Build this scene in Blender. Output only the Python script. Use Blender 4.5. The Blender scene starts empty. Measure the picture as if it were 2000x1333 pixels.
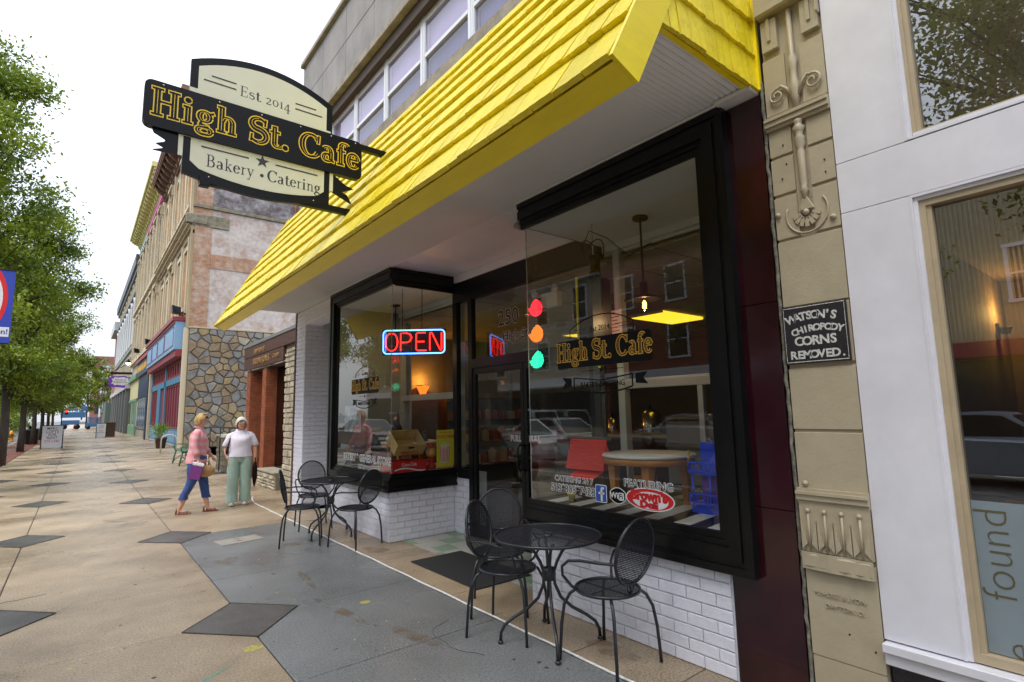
import bpy, bmesh, math, random
from mathutils import Vector, Matrix, Euler, noise
import numpy as np
R = math.radians
random.seed(7)
S = bpy.context.scene
# ---------------------------------------------------------------- camera
cam_d = bpy.data.cameras.new('camera'); cam = bpy.data.objects.new('camera', cam_d); S.collection.objects.link(cam)
cam_d.sensor_width = 36.0; cam_d.lens = 36.0 * 1051.0 / 2000.0
cam_d.clip_start = 0.05; cam_d.clip_end = 2000
_y, _p, _r = R(38.738), R(7.378), R(-1.1566)
_F = Vector((math.sin(_y) * math.cos(_p), math.cos(_y) * math.cos(_p), math.sin(_p)))
_Rt = Vector((math.cos(_y), -math.sin(_y), 0)); _U = _Rt.cross(_F)
_r2 = math.cos(_r) * _Rt + math.sin(_r) * _U; _u2 = -math.sin(_r) * _Rt + math.cos(_r) * _U
cam.matrix_world = Matrix(((_r2.x, _u2.x, -_F.x, 0), (_r2.y, _u2.y, -_F.y, 0), (_r2.z, _u2.z, -_F.z, 1.6), (0, 0, 0, 1)))
S.camera = cam
# ---------------------------------------------------------------- world, overcast
SUN_EL, SUN_ROT = R(58), R(-120)
w = bpy.data.worlds.new('World'); S.world = w; w.use_nodes = True
nt = w.node_tree; nt.nodes.clear()
sky = nt.nodes.new('ShaderNodeTexSky'); sky.sky_type = 'NISHITA'; sky.sun_disc = False
sky.sun_elevation = SUN_EL; sky.sun_rotation = SUN_ROT; sky.air_density = 1.0; sky.dust_density = 4.0; sky.ozone_density = 1.0
bg1 = nt.nodes.new('ShaderNodeBackground'); bg1.inputs[1].default_value = 0.05
nt.links.new(sky.outputs[0], bg1.inputs[0])
bg2 = nt.nodes.new('ShaderNodeBackground')          # the cloud deck: even, a little brighter overhead, faint mottling
tc = nt.nodes.new('ShaderNodeTexCoord'); nz = nt.nodes.new('ShaderNodeTexNoise'); nz.inputs['Scale'].default_value = 1.6; nz.inputs['Detail'].default_value = 4
nt.links.new(tc.outputs['Generated'], nz.inputs['Vector'])
cr = nt.nodes.new('ShaderNodeValToRGB'); cr.color_ramp.elements[0].position = .3; cr.color_ramp.elements[1].position = .75
cr.color_ramp.elements[0].color = (.80, .86, .95, 1); cr.color_ramp.elements[1].color = (.93, .96, 1.0, 1)
nt.links.new(nz.outputs[0], cr.inputs[0]); nt.links.new(cr.outputs[0], bg2.inputs[0]); 
# an overcast sky is dimmer towards the horizon than overhead
sx_ = nt.nodes.new('ShaderNodeSeparateXYZ'); nt.links.new(tc.outputs['Generated'], sx_.inputs[0])
mr_ = nt.nodes.new('ShaderNodeMapRange'); mr_.inputs['From Min'].default_value = 0; mr_.inputs['From Max'].default_value = 1; mr_.inputs['To Min'].default_value = .50; mr_.inputs['To Max'].default_value = 1.3
nt.links.new(sx_.outputs[2], mr_.inputs[0]); nt.links.new(mr_.outputs[0], bg2.inputs[1])
ad = nt.nodes.new('ShaderNodeAddShader'); nt.links.new(bg1.outputs[0], ad.inputs[0]); nt.links.new(bg2.outputs[0], ad.inputs[1])
wo = nt.nodes.new('ShaderNodeOutputWorld'); nt.links.new(ad.outputs[0], wo.inputs[0])
sd = bpy.data.lights.new('sun', 'SUN'); so = bpy.data.objects.new('sun', sd); S.collection.objects.link(so)
sd.energy = 1.0; sd.angle = R(25); sd.color = (1, .96, .9)
so.rotation_euler = Euler((R(90) - SUN_EL, 0, R(-75)), 'XYZ')
S.view_settings.view_transform = 'Standard'; S.view_settings.look = 'None'; S.view_settings.gamma = 1.0
S.view_settings.exposure = 0.8; S.view_settings.use_curve_mapping = False
S.cycles.use_denoising = True; S.cycles.max_bounces = 8; S.cycles.transparent_max_bounces = 24; S.cycles.caustics_reflective = False; S.cycles.caustics_refractive = False
S.cycles.sample_clamp_indirect = 4
# ---------------------------------------------------------------- helpers
COL = S.collection
ORG = {}
class MB:
    """collects shapes, builds them as ONE mesh object"""
    def __init__(s): s.v = []; s.f = []; s.sm = []
    def add(s, vs, fs, sm=False):
        b = len(s.v); s.v += [tuple(v) for v in vs]; s.f += [tuple(b + i for i in f) for f in fs]; s.sm += [sm] * len(fs); return s
    def box(s, a, b, M=None):
        x0, x1 = sorted((a[0], b[0])); y0, y1 = sorted((a[1], b[1])); z0, z1 = sorted((a[2], b[2]))
        vs = [Vector(p) for p in ((x0,y0,z0),(x1,y0,z0),(x1,y1,z0),(x0,y1,z0),(x0,y0,z1),(x1,y0,z1),(x1,y1,z1),(x0,y1,z1))]
        if M: vs = [M @ v for v in vs]
        return s.add(vs, ((0,3,2,1),(4,5,6,7),(0,1,5,4),(1,2,6,5),(2,3,7,6),(3,0,4,7)))
    def cbox(s, a, b, c=.003, M=None):
        """box with chamfered edges (octagonal in plan and softened top)"""
        x0, x1 = sorted((a[0], b[0])); y0, y1 = sorted((a[1], b[1])); z0, z1 = sorted((a[2], b[2]))
        vs = []
        for z, i in ((z0, c), (z0 + c, 0), (z1 - c, 0), (z1, c)):
            vs += [(x0+i,y0+i,z),(x1-i,y0+i,z),(x1-i,y1-i,z),(x0+i,y1-i,z)]
        vs = [Vector(p) for p in vs]
        if M: vs = [M @ v for v in vs]
        fs = [(0,3,2,1),(12,13,14,15)]
        for k in range(3):
            for j in range(4): fs.append((4*k+j, 4*k+(j+1)%4, 4*k+4+(j+1)%4, 4*k+4+j))
        return s.add(vs, fs)
    def prism(s, pts, d0, d1, fr=None):
        """polygon pts (2D) extruded from depth d0 to d1; fr maps (u,v,d)->world"""
        fr = fr or (lambda u, v, d: (u, v, d))
        n = len(pts); a = sum(pts[i][0]*pts[(i+1)%n][1]-pts[(i+1)%n][0]*pts[i][1] for i in range(n))
        vs = [fr(p[0], p[1], d0) for p in pts] + [fr(p[0], p[1], d1) for p in pts]
        fs = [tuple(range(n-1,-1,-1)), tuple(range(n,2*n))] + [(i,(i+1)%n,n+(i+1)%n,n+i) for i in range(n)]
        return s.add(vs, fs)
    def tube(s, path, r, n=8, closed=False, caps=True, sm=True):
        P = [Vector(p) for p in path]; m = len(P)
        rr = r if isinstance(r, (list, tuple)) else [r]*m
        up = None; rings = []
        for i in range(m):
            t = (P[(i+1)%m]-P[(i-1)%m]) if closed else (P[min(i+1,m-1)]-P[max(i-1,0)])
            if t.length < 1e-9: t = Vector((0,0,1))
            t.normalize()
            if up is None: up = Vector((0,0,1)) if abs(t.z) < .9 else Vector((1,0,0))
            a = t.cross(up)
            if a.length < 1e-6: a = t.orthogonal()
            a.normalize(); b = a.cross(t).normalized(); up = b
            rings.append([P[i] + (a*math.cos(2*math.pi*k/n) + b*math.sin(2*math.pi*k/n))*rr[i] for k in range(n)])
        vs = [v for g in rings for v in g]; fs = []
        for i in range(m if closed else m-1):
            j = (i+1) % m
            for k in range(n): fs.append((i*n+k, i*n+(k+1)%n, j*n+(k+1)%n, j*n+k))
        if caps and not closed: fs += [tuple(range(n-1,-1,-1)), tuple((m-1)*n+k for k in range(n))]
        return s.add(vs, fs, sm)
    def lathe(s, prof, c=(0,0,0), n=16, axis='z', sm=True, M=None, sx=1, sy=1):
        vs = []; 
        for r, h in prof:
            for k in range(n):
                a = 2*math.pi*k/n; p = (r*math.cos(a)*sx, r*math.sin(a)*sy, h)
                if axis == 'x': p = (p[2], p[0], p[1])
                if axis == 'y': p = (p[1], p[2], p[0])
                v = Vector(p)
                if M: v = M @ v
                vs.append(v + Vector(c))
        fs = []
        for i in range(len(prof)-1):
            for k in range(n): fs.append((i*n+k, i*n+(k+1)%n, (i+1)*n+(k+1)%n, (i+1)*n+k))
        fs += [tuple(range(n-1,-1,-1)), tuple((len(prof)-1)*n+k for k in range(n))]
        return s.add(vs, fs, sm)
    def ball(s, c, r, n=12, sc=(1,1,1), M=None):
        m = n//2; prof = [(max(1e-4, r*math.sin(math.pi*i/m)), -r*math.cos(math.pi*i/m)) for i in range(m+1)]
        b0 = len(s.v); s.lathe(prof, (0,0,0), n)
        for i in range(b0, len(s.v)):
            v = Vector((s.v[i][0]*sc[0], s.v[i][1]*sc[1], s.v[i][2]*sc[2]))
            if M: v = M @ v
            s.v[i] = tuple(v + Vector(c))
        return s
    def mesh(s, name, m, org=(0,0,0)):
        me = bpy.data.meshes.new(name)
        o = Vector(org); me.from_pydata([tuple(Vector(v)-o) for v in s.v], [], s.f)
        me.polygons.foreach_set('use_smooth', s.sm)
        if m: me.materials.append(m)
        me.update(); return me
    def build(s, name, m, parent=None, stuff=False, struct=False, label=None):
        org = ORG.get(parent.name, Vector((0,0,0))) if parent else Vector((0,0,0))
        o = bpy.data.objects.new(name, s.mesh(name, m, org)); COL.objects.link(o)
        if parent: o.parent = parent; ORG[o.name] = org
        if stuff: o['kind'] = 'stuff'
        if struct: o['kind'] = 'structure'
        if label: o['label'] = label
        return o
def tag(o, label, cat, group=None):
    o['label'] = label; o['category'] = cat
    if group: o['group'] = group
    return o
def thing(name, label, cat, loc=(0,0,0), rz=0, group=None):
    o = bpy.data.objects.new(name, None); COL.objects.link(o); o.empty_display_size = .1
    o.location = loc; o.rotation_euler = (0,0,rz); ORG[o.name] = Vector(loc) if rz == 0 else Vector((0,0,0))
    return tag(o, label, cat, group)
def inst(name, me, parent, M, mat=None):
    o = bpy.data.objects.new(name, me); COL.objects.link(o)
    if parent:
        o.parent = parent; M = Matrix.Translation(-ORG.get(parent.name, Vector((0,0,0)))) @ M
    o.matrix_local = M
    return o
def copy_tree(o, parent=None):
    c = o.copy(); COL.objects.link(c); c.parent = parent
    if o.name in ORG: ORG[c.name] = ORG[o.name]
    for ch in list(o.children): copy_tree(ch, c)
    return c
# ---- materials
MATS = {}
def mat(name, col, rough=.6, metal=0, var=0, vscale=3., bump=0, bscale=40., emit=None, es=0, spec=.5, coat=0, col2=None, streak=None, rvar=0, objvar=0, alpha=1, trans=0):
    if name in MATS: return MATS[name]
    m = bpy.data.materials.new(name); m.use_nodes = True; t = m.node_tree; b = t.nodes['Principled BSDF']
    b.inputs['Base Color'].default_value = (*col, 1); b.inputs['Roughness'].default_value = rough; b.inputs['Metallic'].default_value = metal
    b.inputs['Specular IOR Level'].default_value = spec; b.inputs['Coat Weight'].default_value = coat; b.inputs['Coat Roughness'].default_value = .15
    if trans: b.inputs['Transmission Weight'].default_value = trans
    if emit: b.inputs['Emission Color'].default_value = (*emit, 1); b.inputs['Emission Strength'].default_value = es
    if var or bump or rvar or col2 or objvar:
        g = t.nodes.new('ShaderNodeTexCoord'); mp = t.nodes.new('ShaderNodeMapping'); t.links.new(g.outputs['Object'], mp.inputs[0])
        if streak: mp.inputs['Scale'].default_value = streak
        n = t.nodes.new('ShaderNodeTexNoise'); n.inputs['Scale'].default_value = vscale; n.inputs['Detail'].default_value = 6; n.inputs['Roughness'].default_value = .65
        t.links.new(mp.outputs[0], n.inputs['Vector'])
        fac = n.outputs[0]
        if var or col2 or objvar:
            c2 = col2 or tuple(max(0, c*(1-var)) for c in col); c1 = col if col2 else tuple(min(1, c*(1+var)) for c in col)
            r = t.nodes.new('ShaderNodeValToRGB'); r.color_ramp.elements[0].position = .32; r.color_ramp.elements[1].position = .68
            r.color_ramp.elements[0].color = (*c2, 1); r.color_ramp.elements[1].color = (*c1, 1); t.links.new(fac, r.inputs[0]); out = r.outputs[0]
            if objvar:
                oi = t.nodes.new('ShaderNodeObjectInfo'); mr = t.nodes.new('ShaderNodeMapRange'); t.links.new(oi.outputs['Random'], mr.inputs[0])
                mr.inputs['To Min'].default_value = 1-objvar; mr.inputs['To Max'].default_value = 1+objvar
                hs = t.nodes.new('ShaderNodeHueSaturation'); t.links.new(mr.outputs[0], hs.inputs['Value']); t.links.new(out, hs.inputs['Color']); out = hs.outputs[0]
            t.links.new(out, b.inputs['Base Color'])
        if rvar:
            mr = t.nodes.new('ShaderNodeMapRange'); t.links.new(fac, mr.inputs[0]); mr.inputs['From Min'].default_value = .35; mr.inputs['From Max'].default_value = .65
            mr.inputs['To Min'].default_value = max(.02, rough-rvar); mr.inputs['To Max'].default_value = min(1, rough+rvar); t.links.new(mr.outputs[0], b.inputs['Roughness'])
        if bump:
            n2 = t.nodes.new('ShaderNodeTexNoise'); n2.inputs['Scale'].default_value = bscale; n2.inputs['Detail'].default_value = 5; t.links.new(mp.outputs[0], n2.inputs['Vector'])
            bp = t.nodes.new('ShaderNodeBump'); bp.inputs['Strength'].default_value = bump; bp.inputs['Distance'].default_value = .01
            t.links.new(n2.outputs[0], bp.inputs['Height']); t.links.new(bp.outputs[0], b.inputs['Normal'])
    MATS[name] = m; return m
def glass_mat(name, tint=(.93,.96,.95), refl=1.0, rough=0.0, ior=1.5):
    m = bpy.data.materials.new(name); m.use_nodes = True; t = m.node_tree; t.nodes.clear()
    o = t.nodes.new('ShaderNodeOutputMaterial'); mx = t.nodes.new('ShaderNodeMixShader'); tr = t.nodes.new('ShaderNodeBsdfTransparent'); gl = t.nodes.new('ShaderNodeBsdfGlossy')
    tr.inputs[0].default_value = (*tint, 1); gl.inputs['Roughness'].default_value = rough
    fr = t.nodes.new('ShaderNodeFresnel'); fr.inputs[0].default_value = ior; mu = t.nodes.new('ShaderNodeMath'); mu.operation = 'MULTIPLY'; mu.inputs[1].default_value = refl; mu.use_clamp = True
    ge = t.nodes.new('ShaderNodeNewGeometry'); iv = t.nodes.new('ShaderNodeMath'); iv.operation = 'SUBTRACT'; iv.inputs[0].default_value = 1; t.links.new(ge.outputs['Backfacing'], iv.inputs[1])
    m2 = t.nodes.new('ShaderNodeMath'); m2.operation = 'MULTIPLY'; t.links.new(mu.outputs[0], m2.inputs[0]); t.links.new(iv.outputs[0], m2.inputs[1])   # the exit face only transmits
    t.links.new(fr.outputs[0], mu.inputs[0]); t.links.new(m2.outputs[0], mx.inputs[0]); t.links.new(tr.outputs[0], mx.inputs[1]); t.links.new(gl.outputs[0], mx.inputs[2]); t.links.new(mx.outputs[0], o.inputs[0])
    MATS[name] = m; return m
def pane(mb, a, b): return mb.box(a, b)
# ---- text
def text(s, size, m, M, parent=None, ext=.001, align='CENTER', name='lettering', sx=1, off=0):
    c = bpy.data.curves.new(name, 'FONT'); c.body = s; c.size = size; c.extrude = ext; c.align_x = align; c.align_y = 'CENTER'; c.resolution_u = 3; c.offset = off
    o = bpy.data.objects.new('tmp', c); COL.objects.link(o)
    dg = bpy.context.evaluated_depsgraph_get(); me = bpy.data.meshes.new_from_object(o.evaluated_get(dg)); bpy.data.objects.remove(o)
    me.name = name; me.materials.clear(); me.materials.append(m)
    return inst(name, me, parent, M @ Matrix.Diagonal((sx,1,1,1)))
def frame_mat(origin, ux, uy):
    ux = Vector(ux).normalized(); uy = Vector(uy).normalized(); n = ux.cross(uy)
    M = Matrix((ux, uy, n)).transposed().to_4x4(); M.translation = Vector(origin); return M
# ---- serif stroke letters: (kind,...) in units of cap height
T, t_ = .155, .05
def _arc(cx, cy, rx, ry, a0, a1, w0=t_, w1=T, n=18):
    pts = []
    for i in range(n+1):
        a = R(a0+(a1-a0)*i/n); pts.append((cx+rx*math.cos(a), cy+ry*math.sin(a), w0+(w1-w0)*abs(math.cos(a))**1.3))
    return pts
def _ln(x0,y0,x1,y1,w): return [(x0,y0,w),(x1,y1,w)]
def _sf(x, y, h=.17): return _ln(x-h, y, x+h, y, t_)
def _s(cx, w, top, th):
    r1 = top*.24; pts = []
    for i in range(13):
        a = R(30+i*(270-30)/12); pts.append((cx+w*.42*math.cos(a), top-r1+(r1-.02)*math.sin(a), 0))
    r2 = (top-2*r1)/2+.0
    for i in range(1,14):
        a = R(90-i*(90+150)/13); pts.append((cx+w*.48*math.cos(a), (top-2*r1)/2+.01+r2*math.sin(a), 0))
    n = len(pts); return [(p[0],p[1], t_+(th-t_)*math.sin(math.pi*i/(n-1))**1.2) for i,p in enumerate(pts)]
X = .64
GL = {
 'H': (.95, [_ln(.22,0,.22,1,T),_ln(.74,0,.74,1,T),_ln(.22,.52,.74,.52,t_),_sf(.22,.02),_sf(.22,.98),_sf(.74,.02),_sf(.74,.98)]),
 'i': (.42, [_ln(.2,0,.2,X,T),_sf(.2,.02,.15),_ln(.05,X-.02,.2,X-.02,t_),_arc(.19,.87,.045,.045,0,360,.09,.09)]),
 'g': (.66, [_arc(.3,.42,.17,.19,0,360),_arc(.3,-.13,.23,.14,0,360,t_,.12),_ln(.2,.22,.14,.1,t_),_ln(.14,.1,.42,.02,.11),_ln(.45,.55,.6,.62,.06)]),
 'h': (.74, [_ln(.18,0,.18,1,T),_ln(.04,.98,.18,.98,t_),_sf(.18,.02,.14),_arc(.38,.42,.17,.2,170,0,t_,T),_ln(.55,0,.55,.44,T),_sf(.55,.02,.14)]),
 'S': (.72, [_s(.34,.62,1.0,.2),_ln(.58,.72,.6,.98,t_),_ln(.08,.02,.1,.3,t_)]),
 't': (.46, [_ln(.2,.12,.2,.84,T),_ln(.04,X-.03,.4,X-.03,t_),_arc(.34,.14,.14,.13,180,330,t_,T)]),
 '.': (.3, [_arc(.14,.06,.05,.05,0,360,.09,.09)]),
 'C': (.86, [_arc(.45,.5,.37,.48,38,322,t_,.19),_ln(.76,.66,.78,.98,t_)]),
 'a': (.62, [_arc(.26,.44,.15,.18,150,0,t_,T),_ln(.42,.08,.42,.46,T),_arc(.26,.17,.16,.16,50,330,t_,.12),_ln(.42,.06,.56,.03,t_)]),
 'f': (.44, [_ln(.2,0,.2,.78,T),_arc(.36,.8,.16,.17,180,30,t_,T),_sf(.2,.02,.15),_ln(.05,X-.03,.4,X-.03,t_)]),
 'e': (.6, [_arc(.3,.32,.21,.31,10,325,t_,T),_ln(.12,.37,.5,.37,t_)]),
 'E': (.74, [_ln(.18,0,.18,1,.11),_ln(.05,.02,.62,.02,t_),_ln(.05,.98,.6,.98,t_),_ln(.18,.52,.5,.52,t_),_ln(.61,.02,.63,.25,t_),_ln(.59,.98,.6,.78,t_),_ln(.5,.42,.5,.62,t_)]),
 's': (.5, [_s(.23,.42,X,.11),_ln(.4,.47,.4,.62,.04),_ln(.05,.02,.05,.17,.04)]),
 '2': (.54, [_arc(.24,.46,.16,.17,160,-30,t_,.1),_ln(.37,.37,.06,.03,.06),_ln(.05,.03,.45,.03,.09),_ln(.45,.03,.46,.15,.04)]),
 '0': (.62, [_arc(.29,.32,.21,.3,0,360,.04,.1)]),
 '1': (.36, [_ln(.17,0,.17,X,.1),_sf(.17,.02,.12),_ln(.05,.56,.17,.6,t_)]),
 '4': (.6, [_ln(.37,-.3,.37,X,.1),_ln(.37,X,.04,.04,t_),_ln(.03,.02,.56,.02,.06),_sf(.37,-.3,.11)]),
 'B': (.76, [_ln(.18,0,.18,1,.11),_ln(.04,.02,.36,.02,t_),_ln(.04,.98,.34,.98,t_),_ln(.18,.53,.36,.53,t_),_arc(.34,.755,.2,.225,90,-90,t_,.12),_arc(.36,.275,.25,.255,90,-90,t_,.13)]),
 'k': (.66, [_ln(.17,0,.17,1,.1),_ln(.04,.98,.17,.98,t_),_sf(.17,.02,.13),_ln(.2,.26,.46,.58,t_),_ln(.27,.36,.52,.03,.11),_sf(.52,.02,.12),_sf(.47,X-.04,.11)]),
 'r': (.48, [_ln(.17,0,.17,X,.1),_ln(.04,X-.03,.17,X-.03,t_),_sf(.17,.02,.13),_arc(.33,.42,.13,.17,160,50,t_,.08)]),
 'y': (.6, [_ln(.12,X-.03,.33,.04,.11),_ln(.5,X-.03,.24,-.2,t_),_arc(.15,-.2,.08,.07,0,-160,t_,.08),_sf(.13,X-.02,.11),_sf(.5,X-.02,.1)]),
 'n': (.7, [_ln(.17,0,.17,X,.1),_ln(.04,X-.03,.17,X-.03,t_),_sf(.17,.02,.13),_arc(.36,.42,.16,.19,165,0,t_,.1),_ln(.52,0,.52,.44,.1),_sf(.52,.02,.13)]),
 ' ': (.36, []), '*': (.5, [_arc(.22,.3,.04,.04,0,360,.08,.08)]),
}
def stroke(mb, pts, fr, d, ex):
    n = len(pts); L = []; Rr = []
    for i in range(n):
        a = pts[max(i-1,0)]; b = pts[min(i+1,n-1)]; dx, dy = b[0]-a[0], b[1]-a[1]; l = math.hypot(dx,dy) or 1
        nx, ny = -dy/l, dx/l; w = max(.002, pts[i][2]/2+ex)
        ex0 = 0
        px, py = pts[i][0], pts[i][1]
        if n == 2 and ex > 0:
            s = -1 if i == 0 else 1; px += s*dx/l*ex*.8; py += s*dy/l*ex*.8
        elif n == 2 and ex < 0:
            s = -1 if i == 0 else 1; px += s*dx/l*ex*.5; py += s*dy/l*ex*.5
        L.append(fr(px+nx*w, py+ny*w, d)); Rr.append(fr(px-nx*w, py-ny*w, d))
    mb.add(L+Rr, [(i, i+1, n+i+1, n+i) for i in range(n-1)])
def serif(s, h, M, layers, parent, sx=1, name='lettering', track=0):
    """layers: (material, extra width, depth, thick-only)"""
    out = []
    W = sum(GL[c][0]+track for c in s)*h*sx
    for (m, ex, d, thick) in layers:
        mb = MB(); x = -W/2; k = 0
        for c in s:
            for st in GL[c][1]:
                k += 1
                if thick:
                    st2 = [(p[0], p[1], .018) for p in st if p[2] > .09]
                    if len(st2) < 2: continue
                    if len(st2) == 2: st2 = [(st2[0][0]+.0, st2[0][1]+(.06 if st2[0][1]<st2[1][1] else -.06), .02), (st2[1][0], st2[1][1]-(.06 if st2[0][1]<st2[1][1] else -.06), .02)]
                    st = st2
                stroke(mb, st, lambda u, v, dd, x=x, k=k: M @ Vector((x+u*h*sx, v*h, dd+k*2e-5)), d, 0 if thick else ex)
            x += (GL[c][0]+track)*h*sx
        out.append(mb.build(name, m, parent))
    return out
# ================================================================= materials
concrete = mat('tan_concrete', (.35,.27,.18), .42, var=.2, vscale=1.6, bump=.3, bscale=160, rvar=.22, objvar=.06, spec=.5)
def wet(m, scale=1.1):
    """fine aggregate plus wet patches that lower the roughness"""
    t = m.node_tree; b = t.nodes['Principled BSDF']; g = t.nodes.new('ShaderNodeTexCoord')
    n = t.nodes.new('ShaderNodeTexNoise'); n.inputs['Scale'].default_value = scale*.7; n.inputs['Detail'].default_value = 3; t.links.new(g.outputs['Object'], n.inputs['Vector'])
    r = t.nodes.new('ShaderNodeMapRange'); r.inputs['From Min'].default_value = .3; r.inputs['From Max'].default_value = .7; r.inputs['To Min'].default_value = .48; r.inputs['To Max'].default_value = .13
    t.links.new(n.outputs[0], r.inputs[0]); t.links.new(r.outputs[0], b.inputs['Roughness'])
    src = b.inputs['Base Color'].links[0].from_socket
    n2 = t.nodes.new('ShaderNodeTexNoise'); n2.inputs['Scale'].default_value = 75; n2.inputs['Detail'].default_value = 6; t.links.new(g.outputs['Object'], n2.inputs['Vector'])
    r2 = t.nodes.new('ShaderNodeMapRange'); r2.inputs['From Min'].default_value = .35; r2.inputs['From Max'].default_value = .65; r2.inputs['To Min'].default_value = .62; r2.inputs['To Max'].default_value = 1.3; t.links.new(n2.outputs[0], r2.inputs[0])
    r3 = t.nodes.new('ShaderNodeMapRange'); r3.inputs['From Min'].default_value = .3; r3.inputs['From Max'].default_value = .7; r3.inputs['To Min'].default_value = 1.12; r3.inputs['To Max'].default_value = .82; t.links.new(n.outputs[0], r3.inputs[0])
    mu = t.nodes.new('ShaderNodeMath'); mu.operation = 'MULTIPLY'; t.links.new(r2.outputs[0], mu.inputs[0]); t.links.new(r3.outputs[0], mu.inputs[1])
    hs = t.nodes.new('ShaderNodeHueSaturation'); t.links.new(src, hs.inputs['Color']); t.links.new(mu.outputs[0], hs.inputs['Value']); t.links.new(hs.outputs[0], b.inputs['Base Color'])
wet(concrete)
grey_conc = mat('grey_concrete', (.205,.213,.215), .4, var=.2, vscale=1.7, bump=.15, bscale=120, col2=(.165,.172,.17)); wet(grey_conc, .9)
granite = mat('dark_slate', (.088,.083,.080), .17, var=.3, vscale=3.2, bump=.4, bscale=140, objvar=.15)
joint = mat('joint_filler', (.05,.045,.035), .9)
caulk = mat('white_caulk', (.7,.7,.68), .6, var=.2, vscale=30)
brickpave = mat('red_brick_paving', (.2,.07,.05), .45, var=.4, vscale=8, bump=.3, bscale=60, rvar=.2)
asphalt = mat('asphalt', (.05,.05,.052), .42, var=.3, vscale=4, bump=.4, bscale=300, rvar=.2)
white_brick = mat('white_painted_brick', (.78,.80,.91), .42, var=.06, vscale=20, bump=.35, bscale=90, objvar=.035)
mortar_w = mat('white_painted_mortar', (.78,.80,.90), .6, var=.1, vscale=40)
black = mat('black_gloss_paint', (.005,.0055,.006), .3, spec=.3, var=.3, vscale=6, bump=.04, bscale=60)
black2 = mat('black_satin_metal', (.007,.0075,.009), .38, spec=.3, var=.2, vscale=20)
yellow = mat('yellow_shingle_paint', (.94,.78,.025), .34, var=.1, vscale=9, bump=.6, bscale=30, streak=(1.2,12,1.0), col2=(.80,.62,.006), objvar=.09, rvar=.08)
yellow2 = mat('yellow_board_paint', (.92,.73,.008), .33, var=.06, vscale=5, bump=.12, bscale=30, streak=(1,.5,4))
soffit_m = mat('white_soffit_sheet', (.76,.77,.80), .5, var=.03, vscale=2)
trim_w = mat('white_trim', (.72,.73,.76), .45, var=.04, vscale=5)
marble = mat('oxblood_glass_tile', (.026,.003,.007), .12, var=.5, vscale=3, coat=.4)
tan_iron = mat('tan_cast_iron_paint', (.41,.355,.25), .45, var=.07, vscale=6, bump=.15, bscale=70)
panel_w = mat('white_metal_panel', (.68,.68,.74), .4, var=.06, vscale=3.5, bump=.03, bscale=4, rvar=.08)
beige = mat('beige_window_frame', (.42,.34,.23), .5, var=.08, vscale=6)
conc_wall = mat('stained_concrete_panel', (.34,.32,.30), .8, var=.25, vscale=1.1, bump=.3, bscale=60, col2=(.21,.20,.19), streak=(1,1.2,.8))
sill_m = mat('weathered_stone_sill', (.30,.26,.20), .8, var=.3, vscale=5, bump=.4)
pvc = mat('white_window_vinyl', (.74,.76,.80), .35)
glass = glass_mat('shop_glass', (.96,.98,.97), 2.0); glassw = glass_mat('coated_glass', (.7,.72,.7), 6.5)
glass2 = glass_mat('upper_window_glass', (.88,.86,.92), 1.5)
lampred = mat('neon_red', (1,.05,.03), .4, emit=(1,.015,.01), es=3.2)
# ================================================================= ground
MB().box((-400,-200,-.75),(400,900,-.7)).build('ground', asphalt, struct=True)
MB().box((-16.8,-40,-.16),(-3.62,400,-.12)).build('road', asphalt, struct=True)
line_w = mat('white_road_paint', (.6,.6,.58), .6)
rl = MB()
for k in range(-2, 30): rl.box((-10.3,k*9,-.118),(-10.18,k*9+3,-.114))
rl.build('lane_marking', line_w, struct=True)
MB().cbox((-3.62,-40,-.3),(-3.47,400,0),.012).build('kerb', mat('kerb_concrete', (.3,.29,.26), .6, var=.2, vscale=3, bump=.2), struct=True)
MB().box((-30,-40,-.3),(-16.95,400,0)).build('pavement', mat('far_pavement', (.28,.25,.2), .6, var=.2, vscale=.6), struct=True)
MB().cbox((-16.95,-40,-.3),(-16.8,400,.004),.012).build('kerb', MATS['kerb_concrete'], struct=True)
side = MB().box((-2.02,-12,-.1),(4.6,400,-.012)).build('sidewalk', joint, struct=True)
ORG[side.name] = Vector((0,0,0))
verge = MB().box((-3.47,-12,-.1),(-2.03,150,-.01)).build('tree_lawn', mat('mulch', (.05,.035,.02), .9, var=.5, vscale=20, bump=.8, bscale=50), struct=True)
ORG[verge.name] = Vector((0,0,0))
pb = MB(); yy = 18.
while yy < 80:                                       # red brick edging strip, its bricks too small in the picture to pick apart
    for j in range(7):
        if (yy % 10.5) < 4.4 and j < 5: continue
        pb.box((-3.45+j*.2, yy+.004, -.012), (-3.45+j*.2+.193, yy+.101, .002+random.uniform(-.002,.002)))
    yy += .105
pb.build('brick_paving', brickpave, verge, stuff=True)
XA, XB = -.46, 1.13
ys = [-8,-5.4,-2.7,-.8,.9,2.2,3.56,4.9,6.2,8.73,9.92,12.9,13.98,17.1,18.05,21.1,22.0,25.4,26.1,29.6,30.2,33.7,38,42,46,50,55,60,66,72,80,90,105,125,160,220]
def slab(x0, y0, x1, y1, m=concrete, parent=side, top=0.):
    mb = MB().cbox((x0+.005, y0+.005, -.09), (x1-.005, y1-.005, top), .004); return mb.build('concrete_slab', m, parent)
for i in range(len(ys)-1):
    y0, y1 = ys[i], ys[i+1]
    slab(-2.02, y0, XA, y1)
    slab(XA, y0, XB, y1)
    if y1 <= 8.74: slab(XB, y0, 2.635, y1, grey_conc)
    elif y0 < 17.2: slab(XB, y0, 2.645, y1)
    else: slab(XB, y0, 4.55, y1)
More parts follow.
